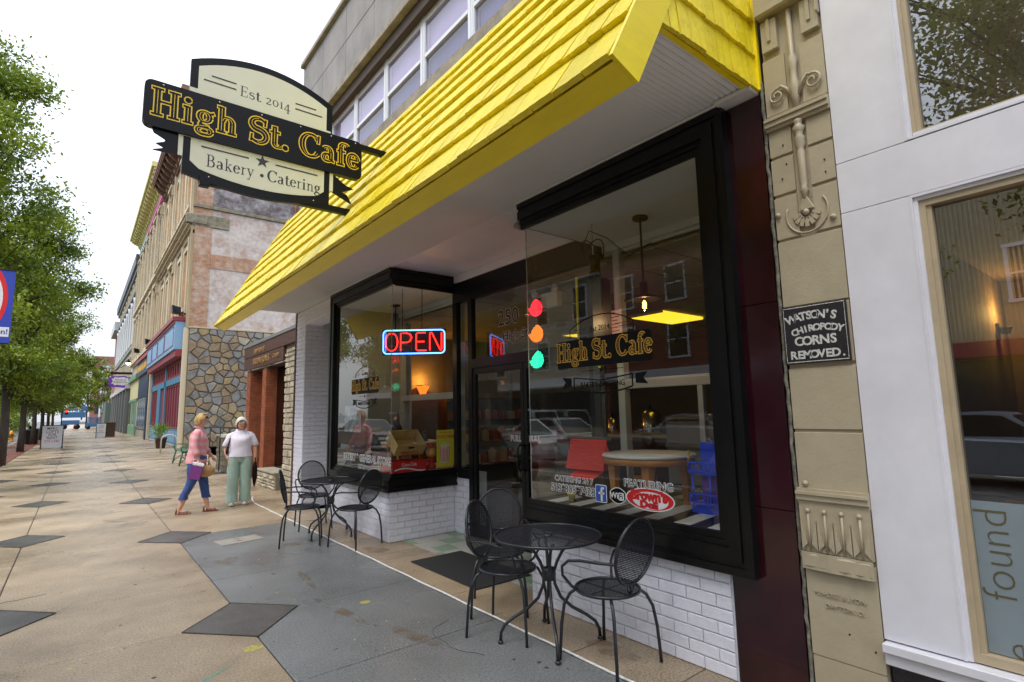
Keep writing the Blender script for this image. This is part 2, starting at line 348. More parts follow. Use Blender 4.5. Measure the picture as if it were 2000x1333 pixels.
def diamond(x, y, a, b, m=granite):
    mb = MB(); n = 4; P = [(x-a,y),(x,y-b),(x+a,y),(x,y+b)]
    mb.prism(P, .0005, .0045); o = mb.build('slate_diamond', m, side)
    ed = MB()
    for i in range(4):
        p, q = Vector((*P[i],.003)), Vector((*P[(i+1)%4],.003)); ed.tube([p,q], .006, 4)
    ed.build('edging_strip', joint if y < 4 or y > 6 else joint, o)
k = 0
for y in [.75, 4.9, 8.73, 12.87, 17.1, 21.1, 25.4, 29.8, 33.7, 38, 42.2, 46.4]: diamond(XB, y, .42, .46)
for y in [2.0, 6.1, 9.92, 13.97, 18.03, 21.95, 26.0, 30.1, 34.1, 38.2, 42.3]: diamond(XA, y, .42, .46)
for y in [4.0, 8.0, 12.0, 16.0, 20, 24.2]: diamond(-1.98+.42, y, .42, .46)
# strip between the caulk line and the shop fronts
yb = [-2,.4,1.35,2.05,2.75,3.45,4.25,5.1,5.95,6.8,7.7,8.6,9.5,10.45,12,14,16,17.2]
for a, b in zip(yb, yb[1:]): slab(2.655, a, 3.3 if b < 9.6 else 3.7, b)
cl = MB(); cp = []
for i in range(50):
    y = 1.2+i*.2; cp.append((2.645+.004*math.sin(i*1.7), y, .002))
for x, y in [(2.68,11.2),(2.74,11.6),(2.86,12.0)]: cp.append((x, y, .002))
cl.tube(cp, .009, 5); cl.build('caulk_line', caulk, side)
cv = MB().cbox((-.26,-.17,0),(.26,.17,.006),.002, M=Matrix.Translation((1.74,7.92,.0)) @ Matrix.Rotation(R(8),4,'Z'))
acc = cv.build('access_cover', mat('cover_concrete', (.30,.275,.235), .6, var=.15, vscale=12, bump=.2), side)
MB().box((1.70,7.86,.0062),(1.76,7.875,.0075)).box((1.70,8.0,.0062),(1.76,8.015,.0075)).build('lifting_slot', joint, acc)
pl = MB(); random.seed(3)
for i in range(120):                                 # fallen petals and bits of leaf on the concrete
    x = random.uniform(-1.8,2.6); y = 2+random.random()**1.6*9; s = random.uniform(.004,.013); a = random.uniform(0,6.3)
    pl.prism([(x+s*math.cos(a+q)*(1 if q in (0,3.1) else .5), y+s*math.sin(a+q)*.8) for q in (0,1.5,3.1,4.6)], .001, .0022)
pl.build('fallen_petals', mat('petal', (.55,.5,.12), .7, var=.5, vscale=2), side, stuff=True)
pl = MB()
for i in range(46):
    x = random.uniform(-1.8,3.0); y = 2+random.random()**1.4*10; s = random.uniform(.006,.016); a = random.uniform(0,6.3)
    pl.tube([(x,y,.003),(x+s*math.cos(a),y+s*math.sin(a),.005),(x+1.8*s*math.cos(a+.5),y+1.8*s*math.sin(a+.5),.003)], .0015, 4)
pl.build('fallen_twigs', mat('twig', (.10,.05,.03), .8), side, stuff=True)
def blotch(x, y, rx, ry, m, n=17, rot=0, nm='paint_mark'):
    P = []
    for i in range(n):
        a = 2*math.pi*i/n; r = random.uniform(.75,1.1); u, v = rx*r*math.cos(a), ry*r*math.sin(a)
        P.append((x+u*math.cos(rot)-v*math.sin(rot), y+u*math.sin(rot)+v*math.cos(rot)))
    return MB().prism(P, .0003, .0012).build(nm, m, side)
ypaint = mat('faded_yellow_mark', (.38,.33,.08), .6, var=.5, vscale=60)
blotch(1.05,4.25,.07,.05,ypaint); blotch(2.02,4.6,.05,.04,ypaint)
blotch(.74,3.98,.012,.15,mat('green_chalk', (.12,.3,.22), .7, var=.3, vscale=80), rot=-1.0)
stain = bpy.data.materials.new('rust_stain'); stain.use_nodes = True; t = stain.node_tree; b = t.nodes['Principled BSDF']; b.inputs['Base Color'].default_value = (.22,.13,.05,1); b.inputs['Roughness'].default_value = .5
g = t.nodes.new('ShaderNodeTexCoord'); n = t.nodes.new('ShaderNodeTexNoise'); n.inputs['Scale'].default_value = 7; n.inputs['Detail'].default_value = 8; t.links.new(g.outputs['Object'], n.inputs['Vector']); r_ = t.nodes.new('ShaderNodeMapRange'); r_.inputs['From Min'].default_value = .38; r_.inputs['From Max'].default_value = .85; r_.inputs['To Max'].default_value = .36; t.links.new(n.outputs[0], r_.inputs[0]); t.links.new(r_.outputs[0], b.inputs['Alpha'])
for x, y, rx_, ry_, a in ((1.78,4.55,.05,.45,.15),(1.85,5.6,.04,.4,-.1),(2.0,3.7,.06,.3,.2),(1.4,6.9,.12,.2,0),(2.2,7.2,.2,.1,0),(2.9,2.6,.1,.25,0),(2.85,6.2,.12,.2,.2)): blotch(x, y, rx_, ry_, stain, 22, a, 'stain')
crk = MB(); random.seed(77)
for (x, y, a, n_) in ((-1.2,6.6,.3,16),(2.2,3.1,1.9,12),(.6,10.2,1.2,14),(2.9,5.2,.2,8),(-.1,3.2,2.6,12)):
    P = [(x,y,.0008)]
    for i in range(n_): a += random.uniform(-.5,.5); P.append((P[-1][0]+.07*math.cos(a), P[-1][1]+.07*math.sin(a), .0008))
    crk.tube(P, .0022, 4)
crk.build('hairline_cracks', joint, side, stuff=True)
gum = mat('old_gum', (.06,.058,.055), .6); random.seed(41)
gq = MB()
for i in range(70): x = random.uniform(-1.9,3.0); y = 2.2+random.random()**1.3*12; s = random.uniform(.008,.02); gq.prism([(x+s*random.uniform(.7,1.1)*math.cos(a_), y+s*random.uniform(.7,1.1)*math.sin(a_)) for a_ in (0,.8,1.6,2.4,3.2,4,4.8,5.6)], .0003, .0014)
gq.build('gum_spots', gum, side, stuff=True)
# tiled entry floor in the recess
tile_g = mat('green_terrazzo', (.22,.32,.22), .35, var=.25, vscale=25, bump=.1); tile_w = mat('pale_terrazzo', (.42,.42,.38), .35, var=.2, vscale=30, bump=.1)
ef = MB().box((3.3,3.68,-.06),(4.15,6.4,-.006)).build('entry_floor', joint, struct=True); ORG[ef.name] = Vector((0,0,0))
for i in range(4):
    for j in range(10):
        x0, y0 = 3.12+i*.26, 3.69+j*.27
        if x0 < 3.3: x0 = 3.3
        MB().cbox((x0+.002,y0+.002,-.05),(3.12+(i+1)*.26-.002,y0+.268,.002),.002).build('floor_tile', (tile_g, tile_w, tile_w)[(i*2+j) % 3], ef)
nf = MB().box((3.3,8.45,-.06),(4.3,9.83,.0)).build('niche_floor', tile_w, struct=True)
m_mat = MB().cbox((2.9,4.2,.003),(3.55,5.44,.014),.004).build('door_mat', mat('black_rubber_mat', (.02,.021,.024), .8, bump=.8, bscale=300, var=.2, vscale=50)); tag(m_mat, 'black rubber door mat on the pavement in front of the cafe doors', 'mat')
MB().box((2.905,4.205,.0142),(2.93,5.435,.0165)).box((3.52,4.205,.0142),(3.545,5.435,.0165)).build('rubber_edge', black2, None) if 0 else None

# ================================================================= cafe building
WX = 3.11                                            # street face
cafe = thing('cafe_building', 'cafe building with yellow shingle roof over white brick and black framed shop windows', 'building', (WX, 6, 0))
conc_in = mat('painted_interior_wall', (.20,.21,.20), .8, var=.05)
# ---- brick laying
_bm = {}
def brick_mesh(l, h, d, m, key):
    k = (round(l,3), round(h,3), key)
    if k not in _bm:
        _bm[k] = MB().cbox((0,0,0),(l,d,h),.0035).mesh('brick', m)
    return _bm[k]
def lay(parent, M, W, H, bl, bh, d, m, key, gap=.006, proud=.001, name='brick', z_from=0, stuff=None, jitter=.0015, maxn=9999):
    """bricks on a wall: local x along the wall, y out of it, z up"""
    rows = int(round(H/bh)); n = 0
    for r in range(rows):
        x = -(bl/2 if r % 2 else 0); 
        while x < W-.01:
            a, b = max(x, 0), min(x+bl, W)
            if b-a > .03:
                L = b-a-gap; mm = M @ Matrix.Translation((a+gap/2, random.uniform(0,jitter), r*bh+gap/2))
                if stuff is None:
                    o = inst(name, brick_mesh(L, bh-gap, d+proud, m, key), parent, mm); n += 1
                else:
                    stuff.cbox((0,0,0),(L,d+proud,bh-gap),.0035, M=mm)
            x += bl
    return n
def wallM(origin, ux, out):
    ux = Vector(ux).normalized(); out = Vector(out).normalized(); M = Matrix((ux, out, Vector((0,0,1)))).transposed().to_4x4(); M.translation = Vector(origin); return M
BH = .0775; BL = .21
for a, b in (((3.125,1.83,-.05),(4.07,3.66,.66)),((3.125,6.41,-.05),(4.3,8.43,.66)),((4.085,5.96,-.05),(4.3,6.409,.8))): MB().box(a, b).build('brick_base', mortar_w, cafe)
lay(cafe, wallM((3.119,1.835,0), (0,1,0), (-1,0,0)), 1.83, .62, BL, BH, .006, white_brick, 'w')
lay(cafe, wallM((3.119,6.405,0), (0,1,0), (-1,0,0)), 2.02, .62, BL, BH, .006, white_brick, 'w')
lay(cafe, wallM((3.115,6.404,0), (1,0,0), (0,-1,0)), .97, .62, BL, BH, .006, white_brick, 'w')
lay(cafe, wallM((3.115,3.666,0), (1,0,0), (0,1,0)), .97, .62, BL, BH, .006, white_brick, 'w')
lay(cafe, wallM((4.079,5.965,0), (0,1,0), (-1,0,0)), .43, .78, BL, BH*1.0, .006, white_brick, 'w')
# pier and lintel: bricks about 6 px high in the photo, joined
pier = MB().box((3.125,9.845,-.05),(4.6,10.32,3.5)); pier.box((3.125,8.45,3.22),(3.4,9.85,3.5)); pier.box((4.28,8.43,0),(4.5,9.85,3.5)); pier.build('pier_core', mortar_w, cafe)
st = MB()
lay(None, wallM((3.119,9.84,0), (0,1,0), (-1,0,0)), .49, 3.49, BL, BH, .006, None, '', stuff=st)
lay(None, wallM((3.115,9.839,0), (1,0,0), (0,-1,0)), 1.15, 3.49, BL, BH, .006, None, '', stuff=st)
lay(None, wallM((3.119,8.43,3.22), (0,1,0), (-1,0,0)), 1.41, .28, BL, BH*.9, .006, None, '', stuff=st)
st.build('pier_brickwork', white_brick, cafe, stuff=True)
# ---- oxblood tile
MB().box((3.13,1.42,-.05),(4.2,1.84,3.5)).build('tile_backing', joint, cafe)
zc = 0
for h in (1.02, 1.18, 1.28):
    MB().cbox((3.11,1.425,zc),(3.13,1.812,zc+h-.004),.002).build('wall_tile', marble, cafe); zc += h
gk = MB(); pts = [(3.105+.003*math.sin(i*2.1), 1.405+.003*math.sin(i*3.3)+.002*math.sin(i*.9), i*.06) for i in range(60)]
gk.tube(pts, [.0115+.0025*math.sin(i*5.)*math.sin(i*1.3) for i in range(60)], 6); gk.build('crumbling_caulk', mat('old_caulk', (.16,.15,.12), .9, var=.6, vscale=25, bump=1, bscale=40), cafe)
# ---- bay frames
def ring(mb, y0, y1, z0, z1, wd, xf, xb):
    """rectangular frame ring in the street plane"""
    mb.box((xf,y0,z0),(xb,y1,z0+wd)); mb.box((xf,y0,z1-wd),(xb,y1,z1)); mb.box((xf,y0,z0+wd),(xb,y0+wd,z1-wd)); mb.box((xf,y1-wd,z0+wd),(xb,y1,z1-wd))
def bay(y0, y1, ya, yr, cornerlow, label):
    """y0..y1 outer frame along the street; corner at the end that turns into the recess"""
    f = MB(); steps = [(0,.045,3.045),(.045,.075,3.062),(.075,.15,3.05),(.15,.185,3.075),(.185,.225,3.09)]
    zb, zt = .62, 3.49
    for a, b, x in steps:
        if cornerlow:  # corner at low y, jamb at high y
            f.box((x,y0,zb+a),(3.13,y1-a,zb+b)); f.box((x,y0,zt-b),(3.13,y1-a,zt-a)); f.box((x,y1-b,zb+b),(3.13,y1-a,zt-b))
            f.box((3.13,y0+.006*0+ (x-3.045)*1.0,zb+a),(4.08,y0+.05,zb+b)); f.box((3.13,y0+(x-3.045),zt-b),(4.08,y0+.05,zt-a))
        else:
            f.box((x,y0+a,zb+a),(3.13,y1,zb+b)); f.box((x,y0+a,zt-b),(3.13,y1,zt-a)); f.box((x,y0+a,zb+b),(3.13,y0+b,zt-b))
            f.box((3.13,y1-.05,zb+a),(4.08,y1-(x-3.045),zb+b)); f.box((3.13,y1-.05,zt-b),(4.08,y1-(x-3.045),zt-a))
    o = f.build('window_frame', black, cafe, label=label)
    return o
fr_r = bay(1.645, 3.69, 0, 0, False, 'black moulded frame of the near shop window')
fr_l = bay(6.315, 8.44, 0, 0, True, 'black moulded frame of the far shop window')
Gz0, Gz1 = .845, 3.265
gR = MB().box((3.105,1.865,Gz0),(3.113,3.64,Gz1)).build('window_pane', glass, fr_r)
MB().box((3.115,3.643,Gz0),(4.06,3.651,Gz1)).build('window_pane', glass, fr_r)
gL = MB().box((3.105,6.362,Gz0),(3.113,8.22,Gz1)).build('window_pane', glass, fr_l)
MB().box((3.115,6.351,Gz0),(4.06,6.359,Gz1)).build('window_pane', glass, fr_l)
cp = mat('chrome', (.6,.6,.6), .2, metal=1)
for z in (1.6, 2.45):
    MB().box((3.098,3.632,z),(3.12,3.658,z+.012)).build('glass_clip', cp, fr_r); MB().box((3.098,6.345,z),(3.12,6.371,z+.012)).build('glass_clip', cp, fr_l)
glass_edge = mat('glass_edge', (.35,.38,.36), .2)
MB().box((3.1045,3.6405,Gz0),(3.1135,3.6425,Gz1)).build('glass_edge', glass_edge, fr_r); MB().box((3.1045,6.3595,Gz0),(3.1135,6.3615,Gz1)).build('glass_edge', glass_edge, fr_l)
# jambs behind the frames, bay ceilings, display floors
MB().box((3.13,1.84,.66),(4.2,1.86,3.5)).build('bay_side', conc_in, cafe); MB().box((3.13,8.23,.66),(4.2,8.42,3.5)).build('bay_side', conc_in, cafe)
bc = MB(); bc.box((3.13,1.86,3.268),(4.2,3.64,3.3)); bc.box((3.13,6.37,3.268),(4.2,8.23,3.3)); bc.build('bay_ceiling', mat('bay_ceiling_paint', (.62,.64,.62), .7, var=.03), cafe)
fl = MB(); fl.box((3.13,1.86,.66),(4.3,3.64,.835)); fl.box((3.13,6.37,.66),(4.3,8.23,.835)); fl.build('display_floor', black2, cafe)
def stripes(y0, y1, n, skew, zt=.838, x0=3.12, x1=4.25):
    s = MB(); wdt = (y1-y0)/n
    for i in range(-n, 2*n):
        if i % 2: continue
        P = []
        for (x, y) in ((x0,y0+i*wdt),(x0,y0+(i+1)*wdt),(x1,y0+(i+1)*wdt+skew),(x1,y0+i*wdt+skew)):
            P.append((x, y))
        # clip to the bay in y
        Q = []
        for j in range(4):
            a, b = P[j], P[(j+1)%4]
            Q.append(a)
        def clip(Q, f, c):
            out = []
            for j in range(len(Q)):
                a, b = Q[j], Q[(j+1)%len(Q)]
                ia, ib_ = f*(a[1]-c) >= 0, f*(b[1]-c) >= 0
                if ia: out.append(a)
                if ia != ib_:
                    t = (c-a[1])/(b[1]-a[1]); out.append((a[0]+t*(b[0]-a[0]), c))
            return out
        Q = clip(Q, 1, y0)
        if len(Q) > 2: Q = clip(Q, -1, y1)
        if len(Q) > 2: s.prism(Q, .835, zt)
    s.build('floor_stripe', mat('white_floor_stripe', (.68,.69,.68), .35, var=.06), cafe)
stripes(1.87, 3.62, 14, .15); stripes(6.39, 8.2, 14, -.1)
# ---- recess storefront at x=4.07..4.12
sf = MB()
for a, b, z0, z1 in ((5.93,6.02,.0,3.30),(6.30,6.40,.78,3.30),(3.66,3.74,.0,3.3)): sf.box((4.06,a,z0),(4.13,b,z1))
sf.box((4.055,3.66,3.12),(4.13,6.35,3.5)); sf.box((4.06,3.74,2.17),(4.13,5.93,2.29)); sf.box((4.06,6.02,.72),(4.13,6.30,.84)); sf.box((4.05,3.66,3.22),(4.055,6.35,3.27))
sff = sf.build('storefront_frame', black2, cafe)
MB().box((4.095,3.74,2.29),(4.101,5.93,3.12)).build('transom_pane', glass, sff); MB().box((4.095,6.02,.84),(4.101,6.30,3.12)).build('sidelight_pane', glass, sff)
def door(y0, y1, hy):
    d = MB(); a = .055
    d.box((4.07,y0,.01),(4.12,y1,.16)); d.box((4.07,y0,2.09),(4.12,y1,2.165)); d.box((4.07,y0,.16),(4.12,y0+a,2.09)); d.box((4.07,y1-a,.16),(4.12,y1,2.09))
    o = d.build('door', black2, cafe)
    MB().box((4.092,y0+a,.16),(4.098,y1-a,2.09)).build('door_pane', glass, o)
    h = MB(); s = 1 if hy == y1 else -1; c = hy - s*.03
    h.tube([(4.07,c,1.2),(4.02,c,1.2),(4.0,c,1.17),(4.0,c,.95),(4.02,c,.92),(4.07,c,.92)], .012, 8); h.build('handle', black2, o)
    return o
d1 = door(4.885, 5.925, 4.885); d2 = door(3.76, 4.875, 4.875)
# ---- outer trims and soffit (corrugated sheet)
so_ = MB(); yy = 1.45; i = 0; P = []
while yy < 10.38:
    P.append((yy, 3.51 + (.0085 if i % 2 else -.0085))); yy += .019; i += 1
vs = []; fs = []
for (y, z) in P: vs += [(2.10,y,z),(3.09,y,z),(2.10,y,z+.012),(3.09,y,z+.012)]
for i in range(len(P)-1):
    a = 4*i; fs += [(a,a+1,a+5,a+4),(a+2,a+6,a+7,a+3)]
so_.add(vs, fs, False); so_.build('soffit_sheet', soffit_m, cafe)
MB().box((3.0905,1.43,3.5035),(4.3,6.34,3.53)).box((3.0905,6.34,3.5035),(3.5,10.38,3.53)).build('recess_ceiling', trim_w, cafe)
tr = MB(); tr.cbox((3.03,1.43,3.4925),(3.09,3.72,3.505),.003); tr.cbox((3.03,6.28,3.4925),(3.09,8.5,3.505),.003); tr.cbox((3.0,1.43,3.478),(3.13,1.66,3.503),.003)
tr.cbox((4.02,3.70,3.4),(4.06,6.3,3.5),.004); tr.build('soffit_trim', trim_w, cafe)
fl_ = thing('security_floodlight', 'small grey floodlight under the soffit beside the corner of the near shop window', 'floodlight', (3.2,3.82,3.5))
MB().lathe([(.03,3.45),(.035,3.5)], (3.2,3.82,0), 10).build('base', trim_w, fl_)
MB().lathe([(.02,0),(.045,.03),(.05,.07)], (3.2,3.83,3.40), 12, M=Matrix.Rotation(R(-150),3,'X').to_4x4()).build('lamp_head', mat('grey_plastic', (.3,.3,.3), .4), fl_)
# ---- mansard canopy
roof = MB(); EX, EZ = 1.77, 3.163; SL = 1.85; TX = 2.93
def rx(t): return EX + t                              # t runs inward
nrm = Vector((-SL, 0, 1)).normalized()               # outward normal of the slope
along = Vector((1, 0, SL)).normalized()
th = .155
YN, YF = 1.435, 10.40
e = Vector((EX,0,EZ)); top = e + along*((TX-EX)/along.x)
ins = -nrm
def sp(s, d, y): v = e + along*s + ins*d; return (v.x, y, v.z)
Ls = (top-e).length
c = MB(); c.add([sp(.0,.02,YN+.006),sp(.0,th-.004,YN+.006),sp(Ls,.02,YN+.006),sp(Ls,th-.004,YN+.006),sp(.0,.02,YF-.006),sp(.0,th-.004,YF-.006),sp(Ls,.02,YF-.006),sp(Ls,th-.004,YF-.006)],
      [(0,2,3,1),(4,5,7,6),(0,4,6,2),(1,3,7,5),(0,1,5,4),(2,6,7,3)])
canopy = c.build('shingle_roof', yellow2, cafe, label='bright yellow mansard roof of painted wooden shingles')
f = MB(); f.add([sp(-.012,.012,YN),sp(-.012,th,YN),sp(.01,.012,YN),sp(.01,th,YN),sp(-.012,.012,YF),sp(-.012,th,YF),sp(.01,.012,YF),sp(.01,th,YF)],
      [(0,2,3,1),(4,5,7,6),(0,4,6,2),(1,3,7,5),(0,1,5,4),(2,6,7,3)]); f.build('fascia_board', yellow2, canopy)
def rake(ya, yb):
    r = MB(); r.add([sp(-.03,-.028,ya),sp(-.005,th+.006,ya),sp(Ls,-.028,ya),sp(Ls,th+.006,ya),sp(-.03,-.028,yb),sp(-.005,th+.006,yb),sp(Ls,-.028,yb),sp(Ls,th+.006,yb)],
      [(0,2,3,1),(4,5,7,6),(0,4,6,2),(1,3,7,5),(0,1,5,4),(2,6,7,3)]); r.build('rake_board', yellow2, canopy)
rake(YN-.022, YN-.001); rake(YF+.001, YF+.02)
rows = 8; exps = Ls/rows; random.seed(11); shs = []
def shingle_geo(mb, M, wd, ln, tk, seed):
    rnd = random.Random(seed); n = 4
    s_0 = rnd.uniform(-.006,.006); b = [s_0+rnd.uniform(-.002,.002) for _ in range(n+1)]; t_0 = tk*rnd.uniform(.8,1.1); tkk = [t_0+rnd.uniform(-.0015,.0015) for _ in range(n+1)]
    vs = []; 
    for i in range(n+1):
        u = wd*i/n
        vs += [Vector((u, b[i], 0)), Vector((u, b[i], tkk[i])), Vector((u, ln, .002)), Vector((u, ln, -.002))]
    fs = []
    for i in range(n):
        a = 4*i; fs += [(a,a+1,a+5,a+4)[::-1], (a+1,a+2,a+6,a+5)[::-1], (a,a+4,a+7,a+3)[::-1], (a+3,a+7,a+6,a+2)[::-1]]
    fs += [(0,3,2,1)[::-1], (4*n,4*n+1,4*n+2,4*n+3)[::-1]]
    mb.add([M @ v for v in vs], fs)
for r in range(rows):
    y = YN+.004; s0 = r*exps - (.02 if r == 0 else 0)
    while y < YF-.02:
        wd = random.choice((.09,.12,.14,.17,.2)); wd = min(wd, YF-.004-y)
        shs.append((r, s0, y, wd)); y += wd
shs.sort(key=lambda q: q[2])
def shM(s0, y, lift=.0):
    o = Vector(sp(s0, -lift, y)); Mx = Matrix((Vector((0,1,0)), along, Vector((0,1,0)).cross(along))).transposed().to_4x4()
    Mx.translation = o; return Mx
far = MB(); cnt = 0; proto = {}
for i, (r, s0, y, wd) in enumerate(shs):
    M = shM(s0, y+.0015, .001+random.uniform(0,.003)) @ Matrix.Diagonal((1,1,-1 if Vector((0,1,0)).cross(along).dot(nrm) < 0 else 1,1))
    if i < 300:
        k = (round(wd,3), random.randrange(5))
        if k not in proto:
            q = MB(); shingle_geo(q, Matrix.Identity(4), wd-.006, exps*1.08, .034, (int(wd*1000)*7+k[1]) % 999); proto[k] = q.mesh('shingle', yellow)
        inst('shingle', proto[k], canopy, M)
    else: shingle_geo(far, M, wd-.006, exps*1.08, .034, i)
far.build('far_shingles', yellow, canopy, stuff=True)
# gable end cladding of shingles
gb = MB(); P = [(2.12,3.50),(3.11,3.50),(3.11,5.4),(TX+.1,5.38)]
gb.prism([(p[0],p[1]) for p in P], 0, .03, fr=lambda u,v,d: (u, YN+.012+d, v)); gb.build('gable_board', yellow2, canopy)
for r in range(8):
    z0 = 3.492+r*.225; x = 2.10+(r*.225)/SL
    while x < 3.10:
        wd = min(random.choice((.08,.1,.12,.14)), 3.105-x)
        if wd < .02: break
        Mx = Matrix((Vector((1,0,0)), Vector((0,0,1)), Vector((0,-1,0)))).transposed().to_4x4(); Mx.translation = Vector((x, YN+.004-random.uniform(0,.003), z0))
        q = MB(); shingle_geo(q, Mx, wd-.004, .245, .026, random.randrange(999)); q.build('shingle', yellow, canopy); x += wd
MB().cbox((3.085,YN-.03,3.49),(3.112,YN+.0,5.4),.003).build('corner_board', yellow2, canopy)
MB().box((3.16,1.45,3.545),(11.2,10.3,5.3)).build('floor_core', conc_wall, cafe)
# ---- upper storey
up = MB(); up.box((3.12,1.44,5.3),(4.6,10.25,5.34)); up.box((3.3,1.44,5.34),(4.6,10.25,9)); up.box((3.12,8.98,5.3),(3.3,10.25,6.95)); up.build('upper_wall_core', conc_wall, cafe)
MB().cbox((3.0,1.44,5.36),(3.28,9.05,5.56),.01).build('window_sill', sill_m, cafe)
MB().cbox((2.96,1.44,5.325),(3.12,10.2,5.352),.004).build('roof_flashing', black2, cafe)
MB().cbox((3.02,1.44,6.93),(3.32,10.27,7.05),.01).build('ledge', sill_m, cafe)
MB().cbox((3.0,1.44,8.42),(3.35,10.28,8.5),.008).build('ledge', sill_m, cafe)
MB().cbox((3.02,1.44,8.51),(3.5,10.27,8.86),.01).build('coping', pvc, cafe)
MB().box((3.11,1.44,6.74),(3.3,9.0,6.92)).build('window_head', mat('brown_head', (.07,.045,.03), .7), cafe)
yv = 1.44
for i in range(8):
    y1 = 10.25 - i*1.1; y0 = y1-1.1
    if i == 7: y0 = 1.44
    for (z0, z1) in ((7.055,7.72),(7.728,8.415)):
        MB().cbox((3.06+random.uniform(0,.003), y0+.005, z0),(3.3, y1-.005, z1),.005).build('wall_panel', conc_wall, cafe)
MB().cbox((3.062,9.02,5.36),(3.12,10.25,6.925),.005).build('wall_panel', conc_wall, cafe)
yw = [9.0, 7.93, 6.82, 5.73, 4.62, 3.53, 2.42, 1.46]; blind = mat('window_blind', (.66,.6,.78), .8, var=.05, vscale=3)
screen_m = mat('insect_screen_m', (.20,.19,.34), .8, var=.1, vscale=4); screen2_m = mat('dark_reveal', (.10,.11,.16), .8); dark_in = mat('dark_room', (.05,.05,.07), .9)
for a, b in zip(yw[1:], yw):
    fw = MB(); fw.box((3.20,b-.07,5.56),(3.27,b+.06,6.74)); fw.box((3.205,a+.06,6.66),(3.27,b-.07,6.74)); fw.box((3.205,a+.06,5.56),(3.27,b-.07,5.63))
    fw.box((3.195,a+.06,6.14),(3.26,b-.07,6.19)); fw.box((3.19,b-.05,5.56),(3.2,b-.04,6.74)); fw.box((3.19,b-.005,5.56),(3.2,b+.005,6.74))
    fo = fw.build('window', pvc, cafe)
    MB().box((3.225,a+.06,5.63),(3.231,b-.07,6.14)).build('pane', glass2, fo); MB().box((3.215,a+.06,6.19),(3.221,b-.07,6.66)).build('pane', glass2, fo)
    MB().box((3.275,a+.02,6.15),(3.28,b-.02,6.70)).build('blind', blind, fo); MB().box((3.265,a+.16,5.60),(3.27,b-.1,6.15)).build('insect_screen', screen_m, fo); MB().box((3.28,a+.02,5.60),(3.285,b-.02,6.15)).build('inner_screen', screen2_m, fo)
# ================================================================= projecting sign, plane y = 5.1
SY = 5.1
sign = thing('projecting_sign', 'black and cream shield shaped sign reading High St. Cafe hung over the yellow roof edge', 'sign', (1.2, SY, 4.2))
sblk = mat('sign_black', (.005,.006,.009), .3, spec=.18, var=.2, vscale=3); cream = mat('sign_cream', (.66,.68,.62), .4, var=.03); syel = mat('sign_yellow', (.80,.55,.01), .4); sink = mat('sign_ink', (.02,.02,.025), .4)
def SP(u, v, d): return (u, SY - d, v)               # d towards the camera
def arcpts(x0, x1, z0, zm, n=16):
    """points of an arc from (x0,z0) over (mid,zm) to (x1,z0)"""
    return [(x0+(x1-x0)*i/n, z0+(zm-z0)*(1-(2*i/n-1)**2)) for i in range(n+1)]
def rrect(x0, x1, z0, z1, r, n=5):
    P = []
    for cx, cz, a in ((x1-r,z0+r,-90),(x1-r,z1-r,0),(x0+r,z1-r,90),(x0+r,z0+r,180)):
        for i in range(n+1): P.append((cx+r*math.cos(R(a+90*i/n)), cz+r*math.sin(R(a+90*i/n))))
    return P
up_ = MB().prism([(.57,4.36),(1.815,4.36)] + arcpts(.57,1.815,4.70,4.865)[::-1], -.035, .005, SP); up_.build('shield_plate', sblk, sign)
ui = MB().prism([(.57,4.36),(1.80,4.36),(1.80,4.42),(1.755,4.42)] + arcpts(.63,1.755,4.655,4.80)[::-1] + [(.63,4.44),(.57,4.44)], .006, .009, SP); ui.build('cream_face', cream, sign)
lo = MB().prism(arcpts(.545,1.80,3.66,3.575) + [(1.80,4.03),(.545,4.03)], -.035, .004, SP); lo.build('shield_plate', sblk, sign)
li = MB().prism([(.51,4.03),(.51,3.80),(.545,3.80),(.545,3.98),(.60,3.98),(.60,3.775)] + arcpts(.6,1.745,3.735,3.655)[1:-1] + [(1.745,3.775),(1.745,4.0),(1.80,4.0),(1.80,3.80),(1.835,3.80),(1.835,4.03)], .005, .008, SP); li.build('cream_face', cream, sign)
band = MB().prism(rrect(.25,2.12,3.985,4.39,.055), -.035, .03, SP); band.build('name_board', sblk, sign)
MB().prism([(.32,3.985),(.51,3.985),(.51,3.80),(.335,3.80),(.42,3.835),(.355,3.86),(.44,3.9),(.335,3.95)], -.02, .0, SP).build('ribbon_tail', sblk, sign)
MB().prism([(1.835,3.985),(1.83,3.80),(2.03,3.72),(1.985,3.80),(1.93,3.82),(2.05,3.88),(1.97,3.90)][::-1], -.02, .0, SP).build('ribbon_tail', sblk, sign)
ar = MB().cbox((.9,SY+.0,4.335),(2.47,SY+.06,4.395),.004); ar.build('bracket_arm', sblk, sign)
ar = MB().cbox((.68,SY+.0,3.60),(2.06,SY+.06,3.66),.004); ar.cbox((.68,SY-.02,3.575),(.76,SY+.05,3.66),.004); ar.build('bracket_arm', sblk, sign)
Ms = lambda x, z, d, a=0: frame_mat((x, SY-d, z), (math.cos(R(a)),0,math.sin(R(a))), (-math.sin(R(a)),0,math.cos(R(a))))
serif('High St. Cafe', .235, Ms(1.20,4.09,.0305), [(syel,.055,0,False),(sblk,.012,.001,False),(syel,0,.002,True)], sign, sx=.97, track=.035)
serif('Est 2014', .1, Ms(1.185,4.50,.0095), [(sink,.0,0,False)], sign, sx=1.02, track=.03)
serif('Bakery', .112, Ms(.915,3.755,.0085), [(sink,.0,0,False)], sign, sx=.93, track=.0)
serif('Catering', .112, Ms(1.47,3.75,.0085), [(sink,.0,0,False)], sign, sx=.92, track=.0)
